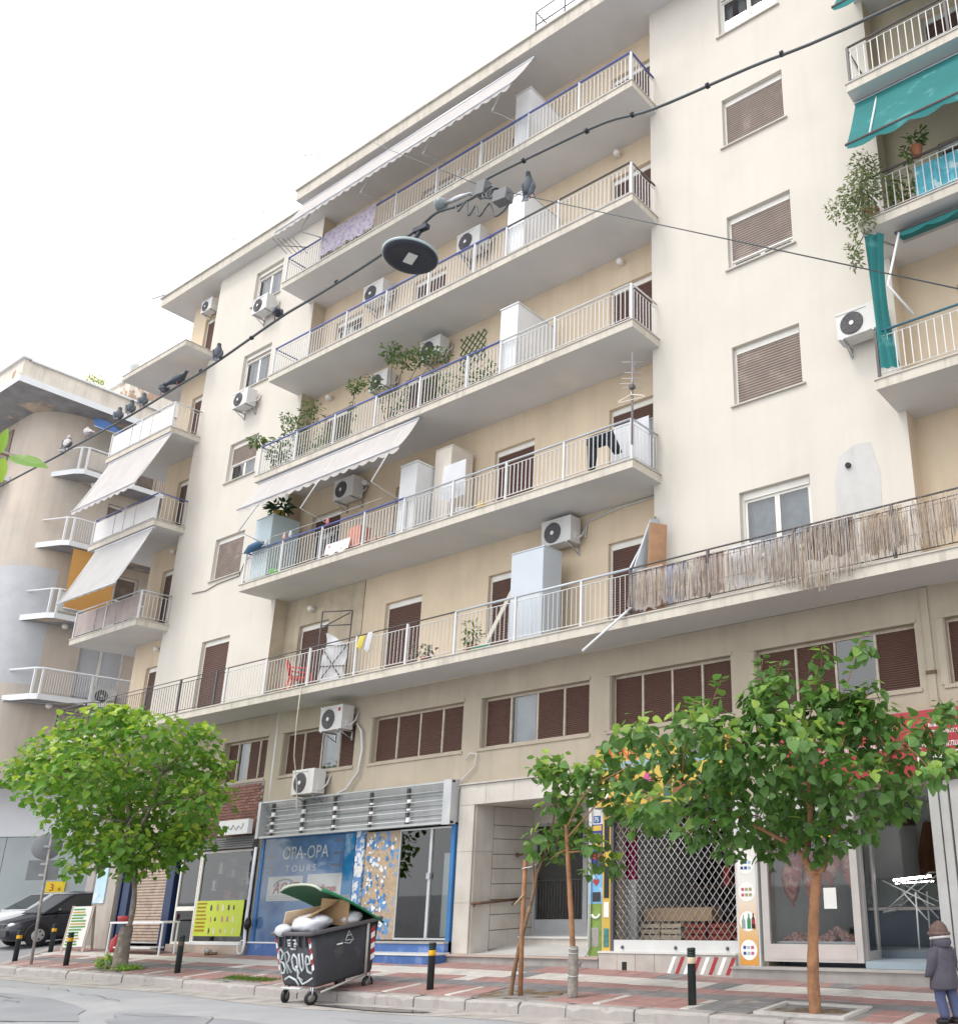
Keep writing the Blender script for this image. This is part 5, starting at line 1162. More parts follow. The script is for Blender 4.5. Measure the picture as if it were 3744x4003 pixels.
# folded bed frame with mattress
bf = thing('folding_bed', 'grey steel folding bed frame stood on end beside the red chair', 'bed', (-18.6, -.3, z2)); b = MB()
for x, y in ((-19.0, -.45), (-18.35, -.1)): b.tube([(x, y, z2), (x, y, 8.05)], .02, 5)
for zz_ in (8.05, 7.7, 7.2, 6.7, 6.3): b.tube([(-19.0, -.45, zz_), (-18.35, -.1, zz_)], .016, 5)
b.tube([(-18.9, -.4, 7.7), (-18.4, -.12, 8.0)], .016, 5); b.tube([(-18.4, -.12, 7.2), (-18.95, -.42, 6.3)], .014, 5); b.tube([(-18.95, -.42, 7.2), (-18.4, -.12, 6.3)], .014, 5); b.build('frame', raild, bf)
b = MB(); rows = []
for k in range(8): t = k/7; rows.append([(-18.95+.5*i/6, -.33+.25*i/6+.06*math.sin(k*1.3+i), lerp(7.55-.05*i, z2+.02, t)) for i in range(7)])
b.loft(rows, closed=False); b.build('mattress_cover', mat('bedding_grey', (.58, .58, .59), .9, v=.08), bf)
slabthing('cardboard', 'pale cardboard sheet propped behind the red chair', 'cardboard', [(-19.35, -.2, z2+.005), (-18.95, -.02, z2+.005), (-18.98, .05, 7.3), (-19.3, -.1, 7.0)], (.02, .03, 0), mat('card_pale', (.56, .55, .56), .9, v=.06))
# boxes, bowls and bottles
slabthing('plastic_crate', 'orange crate standing behind the second floor railing', 'crate', [(-17.85, -.80, z3+.1), (-17.4, -.80, z3+.1), (-17.4, -.80, 9.82), (-17.85, -.80, 9.82)], (0, .3, 0), mat('crate_orange', (.58, .22, .14), .6, v=.15, s=12))
tag(MB().lathe((-20.65, -.72, z3+.002), [(.10, 0), (.20, .13), (.21, .14), (.19, .13)], 14).build('bowl', mat('bowl_green', (.22, .62, .18), .4)), 'bright green plastic bowl at the left of the second floor balcony', 'bowl')
tag(MB().lathe((-13.35, -.5, z2+.002), [(.2, 0), (.3, .08), (.32, .1), (.29, .09)], 14).build('basin', mat('basin_green', (.10, .42, .28), .4)), 'flat green basin beside the grey wardrobe', 'basin')
tag(MB().lathe((-14.15, -.6, z3+.002), [(.14, 0), (.2, .22), (.21, .23), (.19, .22)], 14).build('bucket', white), 'white bucket below the hanging towel', 'bucket')
tag(MB().lathe((-13.6, -.62, z3+.002), [(.10, 0), (.12, .2), (.05, .26), (.04, .3)], 12).build('jar', yel), 'yellow jar on the second floor balcony', 'jar')
bot_m = mat('bottle_mix', (.45, .16, .08), .4)
for i, x in enumerate((-16.9, -16.6, -16.35)): tag(MB().lathe((x, -.72, z3+.002), [(.05, 0), (.05, .16), (.02, .2), (.02, .24)], 10).build('bottle', [bot_m, terr, mat('bottle_blue', (.1, .25, .5), .4)][i]), ['brown bottle left of three by the white partition', 'terracotta coloured bottle, middle of three by the white partition', 'blue bottle right of three by the white partition'][i], 'bottle', 'bottles by the white partition')
bl = thing('umbrella_bundle', 'folded blue parasol tied to the left corner rail', 'umbrella', (-21.5, -.98, 9.9)); MB().tube([(-21.75, -1.0, 10.0), (-21.5, -1.0, 10.07), (-21.2, -.98, 10.12), (-21.0, -.97, 10.13)], [.03, .10, .09, .03], 8).build('cloth', mat('parasol_blue', (.06, .13, .24), .8, v=.2), bl); MB().tube([(-22.15, -1.0, 9.97), (-20.7, -.96, 10.15)], .010, 5).build('pole', steel, bl)
# tv aerial on the corner post with a clothes hanger
an = thing('antenna', 'thin grey aerial mast on the balcony corner, second floor', 'antenna', (-9.40, -.87, z3+.86)); MB().tube([(-9.40, -.87, z3+.3), (-9.38, -.87, 11.5)], .022, 6).build('mast', mat('mast_grey', (.22, .19, .20), .5), an)
b = MB()
for zz_, l in ((11.28, .24), (11.05, .2), (10.92, .26), (10.8, .3), (10.72, .22)): b.tube([(-9.38-l*.7, -.87-l*.5, zz_), (-9.38+l*.7, -.87+l*.5, zz_+.01)], .006, 4)
b.tube([(-9.38, -.93, 10.68), (-9.38, -.8, 11.3)], .012, 4); b.build('elements', steel, an); MB().box(-9.42, -9.32, -.95, -.86, 10.68, 10.75).build('junction_box', raild, an)
tag(MB().tube([(-9.39, -.9, 10.62), (-9.39, -.9, 10.56), (-9.66, -.95, 10.47), (-9.66, -.95, 10.44), (-9.12, -.85, 10.44), (-9.12, -.85, 10.47), (-9.39, -.9, 10.56)], .012, 5).build('clothes_hanger', mat('hanger_cream', (.72, .64, .54), .5)), 'cream clothes hanger hooked on the aerial mast', 'hanger')
tre = thing('trellis', 'green diamond trellis on the wall below the topmost air conditioners', 'trellis', (-15.2, .36, 13.9)); gm = mat('trellis_green', (.06, .15, .06), .7, v=.15)
for i in range(-4, 6):
    for sg_ in (1, -1):
        pts = []
        for t in np.linspace(0, 1, 21):
            x = -15.75+.2*i+(t if sg_ > 0 else 1-t)*.85-.0; zz_ = 13.95+t*.9
            if -15.75 <= x <= -14.82: pts.append((x, .385 if sg_ > 0 else .375, zz_))
        if len(pts) > 1: MB().tube([pts[0], pts[-1]], .012, 4).build('lath', gm, tre)
# roof clutter
def yagi(label, x, y, h, az_):
    t = thing('roof_antenna', label, 'antenna', (x, y, FT)); MB().tube([(x, y, FT), (x, y, FT+h)], .018, 5).build('mast', steel, t); b = MB(); d = Vector((math.cos(az_), math.sin(az_), 0)); n_ = Vector((-d.y, d.x, 0)); c = Vector((x, y, FT+h-.12))
    b.tube([c-d*.5, c+d*.5], .012, 4)
    for k in range(6): q = c-d*.45+d*.18*k; b.tube([q-n_*.22, q+n_*.22], .007, 4)
    b.build('elements', steel, t)
yagi('roof aerial left of the stair house', -21.5, -.6, 1.6, .4); yagi('roof aerial furthest left along the roof edge', -26.6, -.15, 1.1, 1.0); yagi('roof aerial standing between two others on the left roof', -24.4, -.15, 1.3, .2)
cablething('grey metal pole sticking out past the left roof corner', [(-30.9, -.45, 21.75), (-30.2, -.40, 21.66), (-27.9, .2, 21.6)], .03, steel, 'pole', 'pole')
scf = thing('aerial_tangle', 'old fish-bone aerial fixed to the left end of the topmost balcony', 'antenna', (-21.6, -.9, 19.2)); b = MB(); b.tube([(-22.4, -1.05, 19.8), (-20.9, -.9, 19.15)], .014, 5)
for k in range(5): b.tube([(-22.2+.26*k, -1.25, 19.72-.11*k+.1), (-22.2+.26*k, -.75, 19.72-.11*k-.12)], .008, 4)
b.build('elements', raild, scf)

# ------------------------------------------------------------------ potted plants
def potplant(label, x, y, z, clumps, n, size, m=lf_pot, half=LEAF_L, pot=.14, sd=1, stem=True, mat_=terr):
    rng = np.random.default_rng(sd); t = thing('potted_plant', label, 'plant', (x, y, z), group='balcony plants')
    if pot: MB().lathe((x, y, z), [(pot*.7, 0), (pot, pot*1.6), (pot*1.12, pot*1.6), (pot*1.12, pot*1.85), (pot*.95, pot*1.85)], 12).build('pot', mat_, t)
    if stem:
        b = MB()
        for c in clumps[:6]: b.tube([(x, y, z+pot*1.5), (lerp(x, c[0], .5), lerp(y, c[1], .5), lerp(z+pot*1.5, c[2], .6)), c[:3]], [.016, .011, .006], 5)
        b.build('stem', mat('twig_green', (.14, .12, .06), .8), t)
    crown(make_leaves(clumps, n, size, rng, .25, .6, .9), half, m, 'foliage', t, rng)
    return t
potplant('bushy potted tree at the left of the plant-filled balcony', -20.6, -.5, z4+.002, [(-20.9, -.6, 13.55, .45, .3, .35, 2), (-20.3, -.55, 13.85, .35, .3, .35, 2), (-21.3, -.65, 13.9, .25, .2, .2, .7), (-20.7, -.5, 12.95, .4, .25, .4, 1)], 520, (.07, .13), sd=2)
potplant('palm-like plant behind the rail at the left end, plant-filled balcony', -21.5, -.55, z4+.002, [(-21.5, -.6, 12.95, .35, .25, .5, 2), (-22.1, -.9, 13.35, .3, .2, .14, 1)], 260, (.10, .18), sd=3)
potplant('tall thin plant with pale tuft in front of the wall, plant-filled balcony', -18.75, -.45, z4+.002, [(-18.6, -.5, 14.05, .2, .18, .22, 2), (-18.65, -.5, 13.2, .14, .12, .5, .7)], 170, (.07, .13), sd=4)
potplant('leafy vine reaching the air conditioners, plant-filled balcony', -17.3, -.4, z4+.002, [(-17.2, -.5, 14.55, .35, .3, .25, 2), (-16.7, -.5, 14.15, .4, .3, .28, 2), (-16.0, -.5, 14.05, .45, .3, .22, 2), (-15.5, -.5, 13.85, .3, .25, .2, 1.2), (-17.9, -.5, 13.9, .3, .25, .22, 1.2), (-17.0, -.45, 13.1, .5, .2, .5, 1.2)], 900, (.07, .13), sd=5)
potplant('row of green plants behind the white balusters, right of the vine', -15.0, -.5, z4+.002, [(-15.3, -.6, 12.85, .5, .2, .45, 2), (-14.4, -.6, 12.75, .4, .2, .4, 1.5), (-13.6, -.6, 12.65, .3, .2, .3, 1)], 420, (.07, .13), sd=6)
potplant('green plants behind the white balusters, left of the vine', -19.4, -.5, z4+.002, [(-19.6, -.6, 12.8, .4, .2, .4, 2), (-18.9, -.6, 12.7, .35, .2, .35, 1.5)], 300, (.07, .13), sd=7)
potplant('spiky plant in a yellow pot on top of the grey-blue cabinet', -21.35, -.45, 10.98, [(-21.35, -.45, 11.35, .3, .25, .22, 1)], 90, (.16, .28), half=LEAF_L, sd=8, m=leafmat('leaf_dark', (.02, .06, .025), (.08, .14, .04)), stem=False, mat_=yel)
potplant('dry spindly plant on the first floor balcony floor', -15.05, -.62, z2+.002, [(-15.05, -.65, 6.45, .3, .2, .18, 1)], 60, (.1, .18), m=leafmat('leaf_dry', (.20, .18, .13), (.3, .28, .2)), pot=.09, sd=9, stem=False)
potplant('weedy green plant beside the leaning board, first floor balcony', -13.85, -.4, z2+.002, [(-13.85, -.45, 6.65, .2, .18, .35, 1)], 140, (.07, .12), sd=10)
potplant('big grey-green bush spilling over the corner of the right balcony', -4.35, -.75, z4+.002, [(-4.35, -1.05, 12.75, .42, .3, .42, 3), (-4.3, -.95, 13.3, .28, .25, .3, 1.5), (-4.8, -1.0, 12.65, .3, .2, .25, .8), (-4.4, -1.1, 12.2, .28, .2, .35, 1.5), (-4.6, -1.05, 11.6, .14, .12, .4, .8)], 1500, (.05, .10), m=lf_grey, sd=11)
potplant('small plant in a clay pot balanced on the right balcony rail', -3.4, -.87, 13.12, [(-3.4, -.87, 13.5, .2, .18, .16, 1), (-3.55, -.9, 13.2, .1, .1, .2, .3)], 110, (.08, .14), pot=.10, sd=12, stem=False)
potplant('green plants behind the right balcony railing beside the bush', -3.75, -.55, z4+.002, [(-3.8, -.65, 12.75, .35, .2, .4, 2), (-2.3, -.65, 12.9, .4, .2, .4, 1)], 300, (.07, .12), sd=13)
# ------------------------------------------------------------------ street furniture
bolm = mat('bollard_green_black', (.022, .032, .032), .45, v=.15, s=8); bany = mat('band_yellow', (.70, .38, .015), .5); banc = mat('band_faded', (.62, .52, .36), .6); banb = mat('band_brown', (.10, .07, .055), .6)
def bollard(label, x, y, band, h=.69):
    t = thing('bollard', label, 'bollard', (x, y, zs(x, y)), group='bollards along the kerb')
    MB().lathe((0, 0, -.05), [(.055, 0), (.055, h-.05), (.058, h-.045), (.058, h-.03), (.05, h-.03), (.05, h-.02), (.058, h-.02), (.058, h), (.05, h), (.05, h+.01), (.058, h+.01), (.056, h+.045), (.045, h+.05)], 16).build('post', bolm, t, local=True)
    MB().lathe((0, 0, h-.19), [(.0565, 0), (.0575, .002), (.0575, .075), (.0565, .077)], 16).build('band', band, t, local=True)
    return t
bollard('dark bollard with a faded cream band, nearest the right tree', -7.2, -2.52, banc); bollard('dark bollard with a yellow band in front of the blue travel agency', -12.15, -2.50, bany)
bollard('dark bollard with yellow band half hidden behind the rubbish container', -15.65, -2.55, bany); bollard('dark bollard with a dull brown top between the tree stump and the yellow-green poster', -19.35, -2.52, banb)
bollard('dark bollard with yellow band right of the traffic sign', -23.9, -2.5, bany); bollard('leftmost dark bollard with yellow band in front of the white car', -26.75, -2.35, bany)
bollard('dark bollard with yellow band on the corner in front of the dark car', -28.25, -.95, bany)
# traffic sign seen from behind
ts = thing('traffic_sign', 'grey back of a round traffic sign with a square plate below on a pole', 'sign', (-25.3, -2.6, zs(-25.3, -2.6))); gv = mat('sign_back_grey', (.23, .235, .25), .5, v=.1, metal=.3)
MB().tube([(0, 0, -.05), (-.22, 0, 2.85)], .032, 8).build('pole', mat('pole_worn', (.30, .28, .27), .5, v=.2, s=8), ts, local=True)
ax = Rz(math.radians(66))            # faces away, across the view
MB().lathe((-.22, -.05, 2.60), [(.0, -.008), (.30, -.008), (.31, 0), (.30, .008), (0, .008)], 28, axis=ax @ Rx(math.pi/2)).build('disc', gv, ts, local=True)
MB().obox((-.19, -.05, 2.06), (.31, .008, .225), ax).build('plate', gv, ts, local=True)
for zz_ in (2.6, 2.2, 1.95): MB().obox((-.20, -.06, zz_), (.06, .03, .025), ax).build('clamp', steel, ts, local=True)
# sandwich board
sb_ = thing('sandwich_board', 'leaning white and green menu board standing by the corner pier', 'sign', (-27.4, -.72, zs(-27.4, -.72)), rz=.75)
wd_ = mat('board_wood', (.42, .36, .30), .8, v=.15)
for sgn in (-1, 1):
    P = [(-.27, sgn*.28, 0), (.27, sgn*.28, 0), (.27, sgn*.02, 1.12), (-.27, sgn*.02, 1.12)]
    MB().prism([P[0], (-.22, sgn*.28, 0), (-.22, sgn*.02, 1.12), P[3]], (0, .025, 0)).build('leg', wd_, sb_, local=True); MB().prism([(.22, sgn*.28, 0), P[1], P[2], (.22, sgn*.02, 1.12)], (0, .025, 0)).build('leg', wd_, sb_, local=True)
    MB().prism([(-.22, sgn*.25-.012, .13), (.22, sgn*.25-.012, .13), (.22, sgn*.022-.012, 1.10), (-.22, sgn*.022-.012, 1.10)], (0, .012, 0)).build('panel', paper, sb_, local=True)
g2 = MB(); rr = random.Random(4); lm = mat('print_green', (.10, .33, .05), .6)
for k in range(13):
    zz_ = .17+k*.07; y = lerp(-.25, -.022, (zz_-.13)/.97)-.016; w_ = rr.uniform(.12, .19); g2.box(-.2, -.2+2*w_, y-.003, y, zz_, zz_+.035, 0 if k not in (2, 7, 11) else 1)
g2.build('lettering', [lm, yel], sb_, local=True)
# white metal table and what stands under it
tb = thing('metal_table', 'long white metal frame table in front of the roller shutter', 'table', (-24.6, -.6, zs(-24.6, -.6)))
z0 = zs(-24.6, -.6)
MB().box(-25.88, -23.42, -.75, -.35, z0+.70, z0+.74).build('top', white, tb); MB().box(-25.6, -23.9, -.72, -.38, z0+.13, z0+.16).build('shelf', offw, tb)
for xx in (-25.85, -23.45):
    for yy in (-.73, -.37): MB().box(xx-.015, xx+.015, yy-.015, yy+.015, z0-.02, z0+.70).build('leg', white, tb)
tag(MB().lathe((-26.05, -.45, zs(-26, -.45)), [(.10, 0), (.12, .05), (.12, .28), (.04, .36), (.04, .4)], 12).build('canister', redp), 'red plastic canister on the ground by the roller shutter', 'canister')
tag(MB().lathe((-26.15, -.5, z0+.742), [(.16, 0), (.2, .12), (.19, .12)], 14).build('basin', redp), 'red basin at the left end of the white metal table', 'basin') if False else None
tag(MB().lathe((-25.6, -.55, z0+.742), [(.14, 0), (.17, .13), (.16, .13)], 14).build('basin', redp), 'red basin on the left end of the white metal table', 'basin')
dpp = thing('drainpipe', 'crooked white drainpipe between the lime poster and the travel agency', 'pipe', (-21.15, -.08, .36)); MB().tube([(-21.18, -.03, 2.72), (-21.17, -.05, 1.9), (-21.14, -.07, 1.5), (-21.16, -.07, 1.0), (-21.08, -.09, .6), (-21.1, -.1, .36)], .035, 7).build('pipe', white, dpp)
MB().tube([(-21.15+.13*math.cos(a), -.12+.02*math.sin(a), .52+.14*math.sin(a)) for a in np.linspace(0, 6.0, 16)], .016, 5).build('coil', white, dpp)
bgm = mat('bag_black', (.012, .012, .014), .35, v=.1)
tag(MB().ball((-21.0, -.12, 1.02), (.09, .08, .14), 9, 7).build('black_bag', bgm), 'small black bag hung beside the white drainpipe', 'bag')
rb_ = thing('broken_pipe', 'broken grey pipe stub lying at the plinth below the lime poster', 'pipe', (-22.2, -.2, .38)); MB().tube([(-22.35, -.22, .45), (-22.2, -.25, .43), (-22.1, -.28, .40)], .06, 8).build('pipe', greyst, rb_)
q = MB(); rr = random.Random(9)
for i in range(14): q.ball((-22.0+rr.uniform(-.2, .2), -.25+rr.uniform(-.08, .08), .375+rr.uniform(0, .02)), rr.uniform(.015, .04), 5, 4)
q = q.build('rubble', soil, rb_); q['kind'] = 'stuff'

# ------------------------------------------------------------------ rubbish container straddling the kerb
bin_ = thing('rubbish_container', 'dark wheeled rubbish container with graffiti and open green lid, half on the kerb', 'container', (-14.12, -3.42, zr(-14.1, -3.42)+.004), rot=(.135, 0, .0))
binm = mat('bin_black', (.045, .047, .055), .55, v=.12, s=5, c2=(.075, .072, .075), c2s=3); grn = mat('lid_green', (.018, .19, .085), .45, v=.10); dkg = mat('lid_under', (.015, .10, .05), .6)
def ring4(x0, x1, y0, y1, z, r=.06, n=4):
    P = []
    for cx_, cy_, a0 in ((x1-r, y0+r, -math.pi/2), (x1-r, y1-r, 0), (x0+r, y1-r, math.pi/2), (x0+r, y0+r, math.pi)):
        for k in range(n+1): a = a0+math.pi/2*k/n; P.append((cx_+r*math.cos(a), cy_+r*math.sin(a), z))
    return P
b = MB(); b.loft([ring4(-.42, .42, .02, 1.06, .26), ring4(-.44, .44, 0, 1.08, .30), ring4(-.50, .50, -.10, 1.20, 1.06)], cap=True); b.build('body', binm, bin_, local=True)
b = MB(); b.loft([ring4(-.54, .54, -.14, 1.24, 1.05), ring4(-.55, .55, -.15, 1.25, 1.07), ring4(-.55, .55, -.15, 1.25, 1.11), ring4(-.50, .50, -.10, 1.20, 1.11), ring4(-.49, .49, -.09, 1.19, 1.0)], cap=False); b.build('rim', mat('bin_rim', (.10, .095, .10), .55, v=.15), bin_, local=True)
for i in range(5): b = MB(); x = -.34+.17*i; b.box(x-.02, x+.02, -.125, -.085, .88, 1.05); b.build('rib', binm, bin_, local=True)
# lid hinged on the far edge, standing open
lid = MB(); n = 8; rows_o, rows_i = [], []
hy, hz, lo = 1.22, 1.13, math.radians(31)
for k in range(n+1):
    t = k/n; d = 1.36*t; bow = .05*math.sin(math.pi*t)**.8
    y = hy-d*math.cos(lo)+bow*math.sin(lo)*.3; zz_ = hz+d*math.sin(lo)+bow*.9
    rows_o.append([(-.55+1.1*i/8, y, zz_-.10*abs((i-4)/4)**3) for i in range(9)]); rows_i.append([(p[0]*.98, p[1]+.004, p[2]-.035) for p in rows_o[-1]])
lid.loft(rows_o, closed=False); lo_ = lid.build('lid', grn, bin_, local=True)
li = MB(); li.loft([r[::-1] for r in rows_i], closed=False); li.build('lid_lining', dkg, lo_, local=True)
MB().tube([(p[0], p[1]-.01, p[2]-.015) for p in rows_o[-1]], .022, 5).build('lid_lip', mat('lid_lip', (.42, .46, .36), .5), lo_, local=True)
for sx in (0, -1): MB().tube([(r[sx][0], r[sx][1], r[sx][2]-.018) for r in rows_o], .02, 5).build('lid_edge', grn, lo_, local=True)
# wheels
for x, y, a in ((-.38, .02, .5), (.34, -.02, -.3), (-.36, 1.02, 0), (.36, 1.02, 0)):
    wz = .10; wh = MB(); wh.lathe((x, y, wz), [(.05, -.028), (.095, -.028), (.103, -.015), (.103, .015), (.095, .028), (.05, .028)], 16, axis=Rz(a) @ Ry(math.pi/2)); w_ = wh.build('wheel', blk, bin_, local=True)
    MB().lathe((x, y, wz), [(.0, -.031), (.055, -.031), (.055, .031), (0, .031)], 12, axis=Rz(a) @ Ry(math.pi/2)).build('hub', mat('hub_grey', (.18, .17, .16), .6), w_, local=True)
    f = MB(); d = Rz(a) @ Vector((.04, 0, 0))
    for s_ in (-1, 1): f.tube([(x+s_*d.x, y+s_*d.y, wz), (x+s_*d.x, y+s_*d.y+.03, .26)], .012, 4)
    f.build('fork', steel, bin_, local=True)
MB().tube([(-.40, -.03, .235), (.12, -.04, .235)], .022, 6).build('foot_bar', offw, bin_, local=True)
cb = MB(); cb.tube([(.52, .95, 1.06), (.47, .90, .26)], .022, 6); cb.tube([(.47, .90, .26), (.50, .05, .18)], .018, 6); cb.build('lifting_bar', mat('bar_pale', (.42, .40, .37), .5, v=.1), bin_, local=True)
# red and white warning strips, graffiti
def strip(x, y, nrm):
    for k in range(6):
        z = .50+.085*k; t = (z-.3)/.76; off = .10*t
        MB().add([(x-.028, y-off-.004, z), (x+.028, y-off-.004, z+.03), (x+.028, y-off-.012, z+.115), (x-.028, y-off-.012, z+.085)], [(0, 1, 2, 3)]).build('warning_strip', redp if k % 2 else whl, bin_, local=True)
strip(-.44, 0, 0); strip(.42, 0, 0)
for k in range(6):
    z = .45+.085*k; t = (z-.3)/.76; xo = .44+.06*t+.004
    MB().add([(xo, 1.02, z), (xo, 1.10, z+.03), (xo+.006, 1.10, z+.115), (xo+.006, 1.02, z+.085)], [(0, 1, 2, 3)]).build('warning_strip', redp if k % 2 else whl, bin_, local=True)
gfm = mat('graffiti_silver', (.52, .56, .58), .5, v=.15, s=12)
def gz(x, z): return (x, -.10*(z-.3)/.76-.008, z)
strokes = [[(-.40,.45),(-.40,.80),(-.34,.84),(-.29,.78),(-.34,.68),(-.40,.66),(-.32,.62),(-.28,.54),(-.33,.46),(-.40,.46)], [(-.23,.46),(-.24,.78),(-.17,.80),(-.13,.73),(-.17,.65),(-.23,.63),(-.13,.47)], [(-.02,.76),(-.08,.68),(-.07,.55),(-.01,.50),(.05,.56),(.05,.70),(-.02,.76)], [(.0,.58),(.07,.46)],
           [(.12,.77),(.11,.58),(.15,.50),(.20,.55),(.21,.78)], [(.29,.60),(.38,.63),(.37,.72),(.31,.74),(.27,.64),(.29,.50),(.38,.47)], [(-.33,.36),(-.2,.41),(-.05,.36),(.02,.28)], [(.05,.40),(.12,.30),(.25,.34),(.38,.40)], [(.05,.52),(.02,.40),(.12,.36)], [(-.13,.88),(-.13,.98),(.08,.98),(.06,.88),(-.12,.90),(-.05,.84),(.05,.84)], [(-.12,.93),(.12,.92)]]
for s_ in strokes: MB().tube([gz(*p) for p in s_], .018, 5).build('graffiti', gfm, bin_, local=True)
def gx(y, z): return (.44+.06*(z-.3)/.76+.006, y, z)
for s_ in [[(.52, .86), (.58, 1.0), (.66, .87)], [(.52, .86), (.68, .85)], [(.55, .93), (.64, .93)], [(.50, .83), (.6, .80), (.68, .86)]]: MB().tube([gx(*p) for p in s_], .008, 4).build('graffiti', gfm, bin_, local=True)
MB().box(.475, .498, .36, .46, .82, .84).build('label_plate', whl, bin_, local=True)
# rubbish heaped inside, each item its own
bmat = Matrix.Translation(bin_.location) @ Matrix.Rotation(.135, 4, 'X')
def inbin(o): o.matrix_world = bmat; return o
cdb = mat('cardboard_box', (.42, .27, .145), .85, v=.10, s=3); cdl = mat('cardboard_light', (.60, .46, .32), .85, v=.08)
bx1 = thing('cardboard_box', 'flattened brown cardboard box jutting from the rubbish container', 'box', (0, 0, 0)); inbin(bx1)
MB().obox((-.02, .42, 1.36), (.30, .36, .012), Rx(.30) @ Ry(-.25)).build('panel', cdb, bx1, local=True); MB().obox((.18, .55, 1.30), (.26, .012, .20), Rz(.35) @ Ry(.15)).build('panel', cdb, bx1, local=True); MB().obox((-.30, .28, 1.25), (.012, .30, .17), Rz(-.2) @ Ry(.5)).build('flap', cdl, bx1, local=True)
rng_ = random.Random(2)
def bag(label, c, r, m, sd):
    r_ = random.Random(sd); b = MB(); rings = []; nu, nv = 16, 10
    for i in range(nv+1):
        a = math.pi*i/nv; rings.append([(c[0]+r[0]*max(math.sin(a), .02)*math.cos(t)*(1+.16*math.sin(3*t+i+sd)+r_.uniform(-.1, .1)), c[1]+r[1]*max(math.sin(a), .02)*math.sin(t)*(1+r_.uniform(-.12, .12)), c[2]-r[2]*math.cos(a)*(1+r_.uniform(-.05, .05))) for t in [2*math.pi*j/nu for j in range(nu)]])
    b.loft(rings); o = tag(b.build('rubbish_bag', m), label, 'bag', 'bags in the rubbish container'); inbin(o); return o
pbag = mat('plastic_white', (.66, .67, .71), .3, v=.06, trans=.15)
bag('large white rubbish bag on top of the container', (.04, .22, 1.18), (.36, .28, .15), pbag, 1); bag('small crumpled white bag at the far end of the container', (.28, .78, 1.16), (.18, .2, .12), pbag, 5); bag('torn pale bag hanging over the near rim of the container', (-.30, -.06, 1.12), (.16, .12, .10), pbag, 8)
bag('dark bag under the lid of the container', (-.15, .75, 1.12), (.3, .3, .14), bgm, 9)
# ------------------------------------------------------------------ trees
bark = mat('bark_brown', (.20, .125, .075), .9, v=.25, s=9, bump=.5, bs=35, c2=(.28, .20, .13), c2s=7); barkg = mat('bark_grey', (.20, .17, .14), .95, v=.25, s=8, bump=.6, bs=30, c2=(.30, .27, .23), c2s=6); barkr = mat('bark_russet', (.33, .165, .085), .85, v=.2, s=8, bump=.4, bs=40, c2=(.24, .13, .075), c2s=6)
def smooth(pts, k=4):
    P = [Vector(p) for p in pts]; out = []
    for i in range(len(P)-1):
        p0, p1, p2, p3 = P[max(i-1, 0)], P[i], P[i+1], P[min(i+2, len(P)-1)]
        for j in range(k):
            t = j/k; out.append(.5*((2*p1)+(p2-p0)*t+(2*p0-5*p1+4*p2-p3)*t*t+(3*p1-p0-3*p2+p3)*t**3))
    return out+[P[-1]]
def limb(b, pts, r0, r1, n=7, k=4): q = smooth(pts, k); b.tube(q, [lerp(r0, r1, i/(len(q)-1))*(1+.05*math.sin(i*2.1)) for i in range(len(q))], n)
def limbs_to(b, forks, clumps, r0, rng):
    for c in clumps:
        p = Vector(c[:3]); f = min(forks, key=lambda q: (Vector(q)-p).length+.4*max(0, q[2]-p.z)); f = Vector(f); m = f.lerp(p, .5)+Vector((rng.uniform(-.12, .12), rng.uniform(-.12, .12), rng.uniform(0, .25)))
        limb(b, [f, m, p], r0, r0*.28, 5, 3)
        for _ in range(4):
            d = Vector(rng.normal(size=3)).normalized(); e = p+d*c[3]*.85; b.tube([p, p.lerp(e, .5)+Vector((0, 0, .03)), e], [r0*.26, r0*.18, r0*.1], 4, cap=False)
def ell(cl, fx=1.15, fz=.85, w=None): return [(x, y, z, r*fx, r*fx, r*fz, r*r) for x, y, z, r in cl]

# left tree: thick pruned trunk with a slimmer stem up into a dense round crown
LT = [(-23.56,-4.09,4.45,.51),(-23.01,-3.9,4.86,.57),(-21.52,-3.98,5.04,.55),(-20.22,-3.9,5.01,.48),(-19.01,-3.76,4.69,.51),(-19.4,-2.9,4.61,.54),(-19.18,-2.52,4.2,.43),(-21.09,-4.73,3.77,.51),(-20.43,-4.41,4.05,.72),(-22.39,-2.73,4.46,.93),(-20.68,-2.68,4.21,.84),(-19.03,-2.73,3.55,.58),(-21.81,-3.76,3.36,.65),(-22.62,-2.56,3.46,.93),(-21.65,-2.13,3.31,.86),(-20.99,-1.75,2.96,.57),(-21.65,-3.5,2.63,.49),(-21.31,-2.95,2.62,.55),(-21.19,-2.25,2.52,.5),(-20.93,-3.95,2.2,.21),(-21.49,-2.68,2.16,.28),(-20.36,-4.12,5.23,.27),(-21.53,-3.0,5.52,.23),(-18.32,-3.32,4.77,.26),(-19.85,-1.89,3.76,.28),(-24.1,-4.15,4.26,.23),(-20.3,-2.2,2.75,.4),(-20.5,-3.4,2.75,.45)]
rng = np.random.default_rng(21)
t1 = thing('street_tree', 'dense bright green round-crowned tree on a cut grey trunk at the left', 'tree', (-21.57, -2.5, zs(-21.57, -2.5)), group='street trees')
b = MB(); g0 = zs(-21.57, -2.5)-.05
limb(b, [(-21.57, -2.5, g0), (-21.60, -2.5, .6), (-21.56, -2.5, 1.08)], .17, .12, 10); limb(b, [(-21.60, -2.47, .75), (-21.58, -2.42, 1.5), (-21.5, -2.6, 2.3), (-21.4, -2.9, 3.2)], .05, .045, 7)
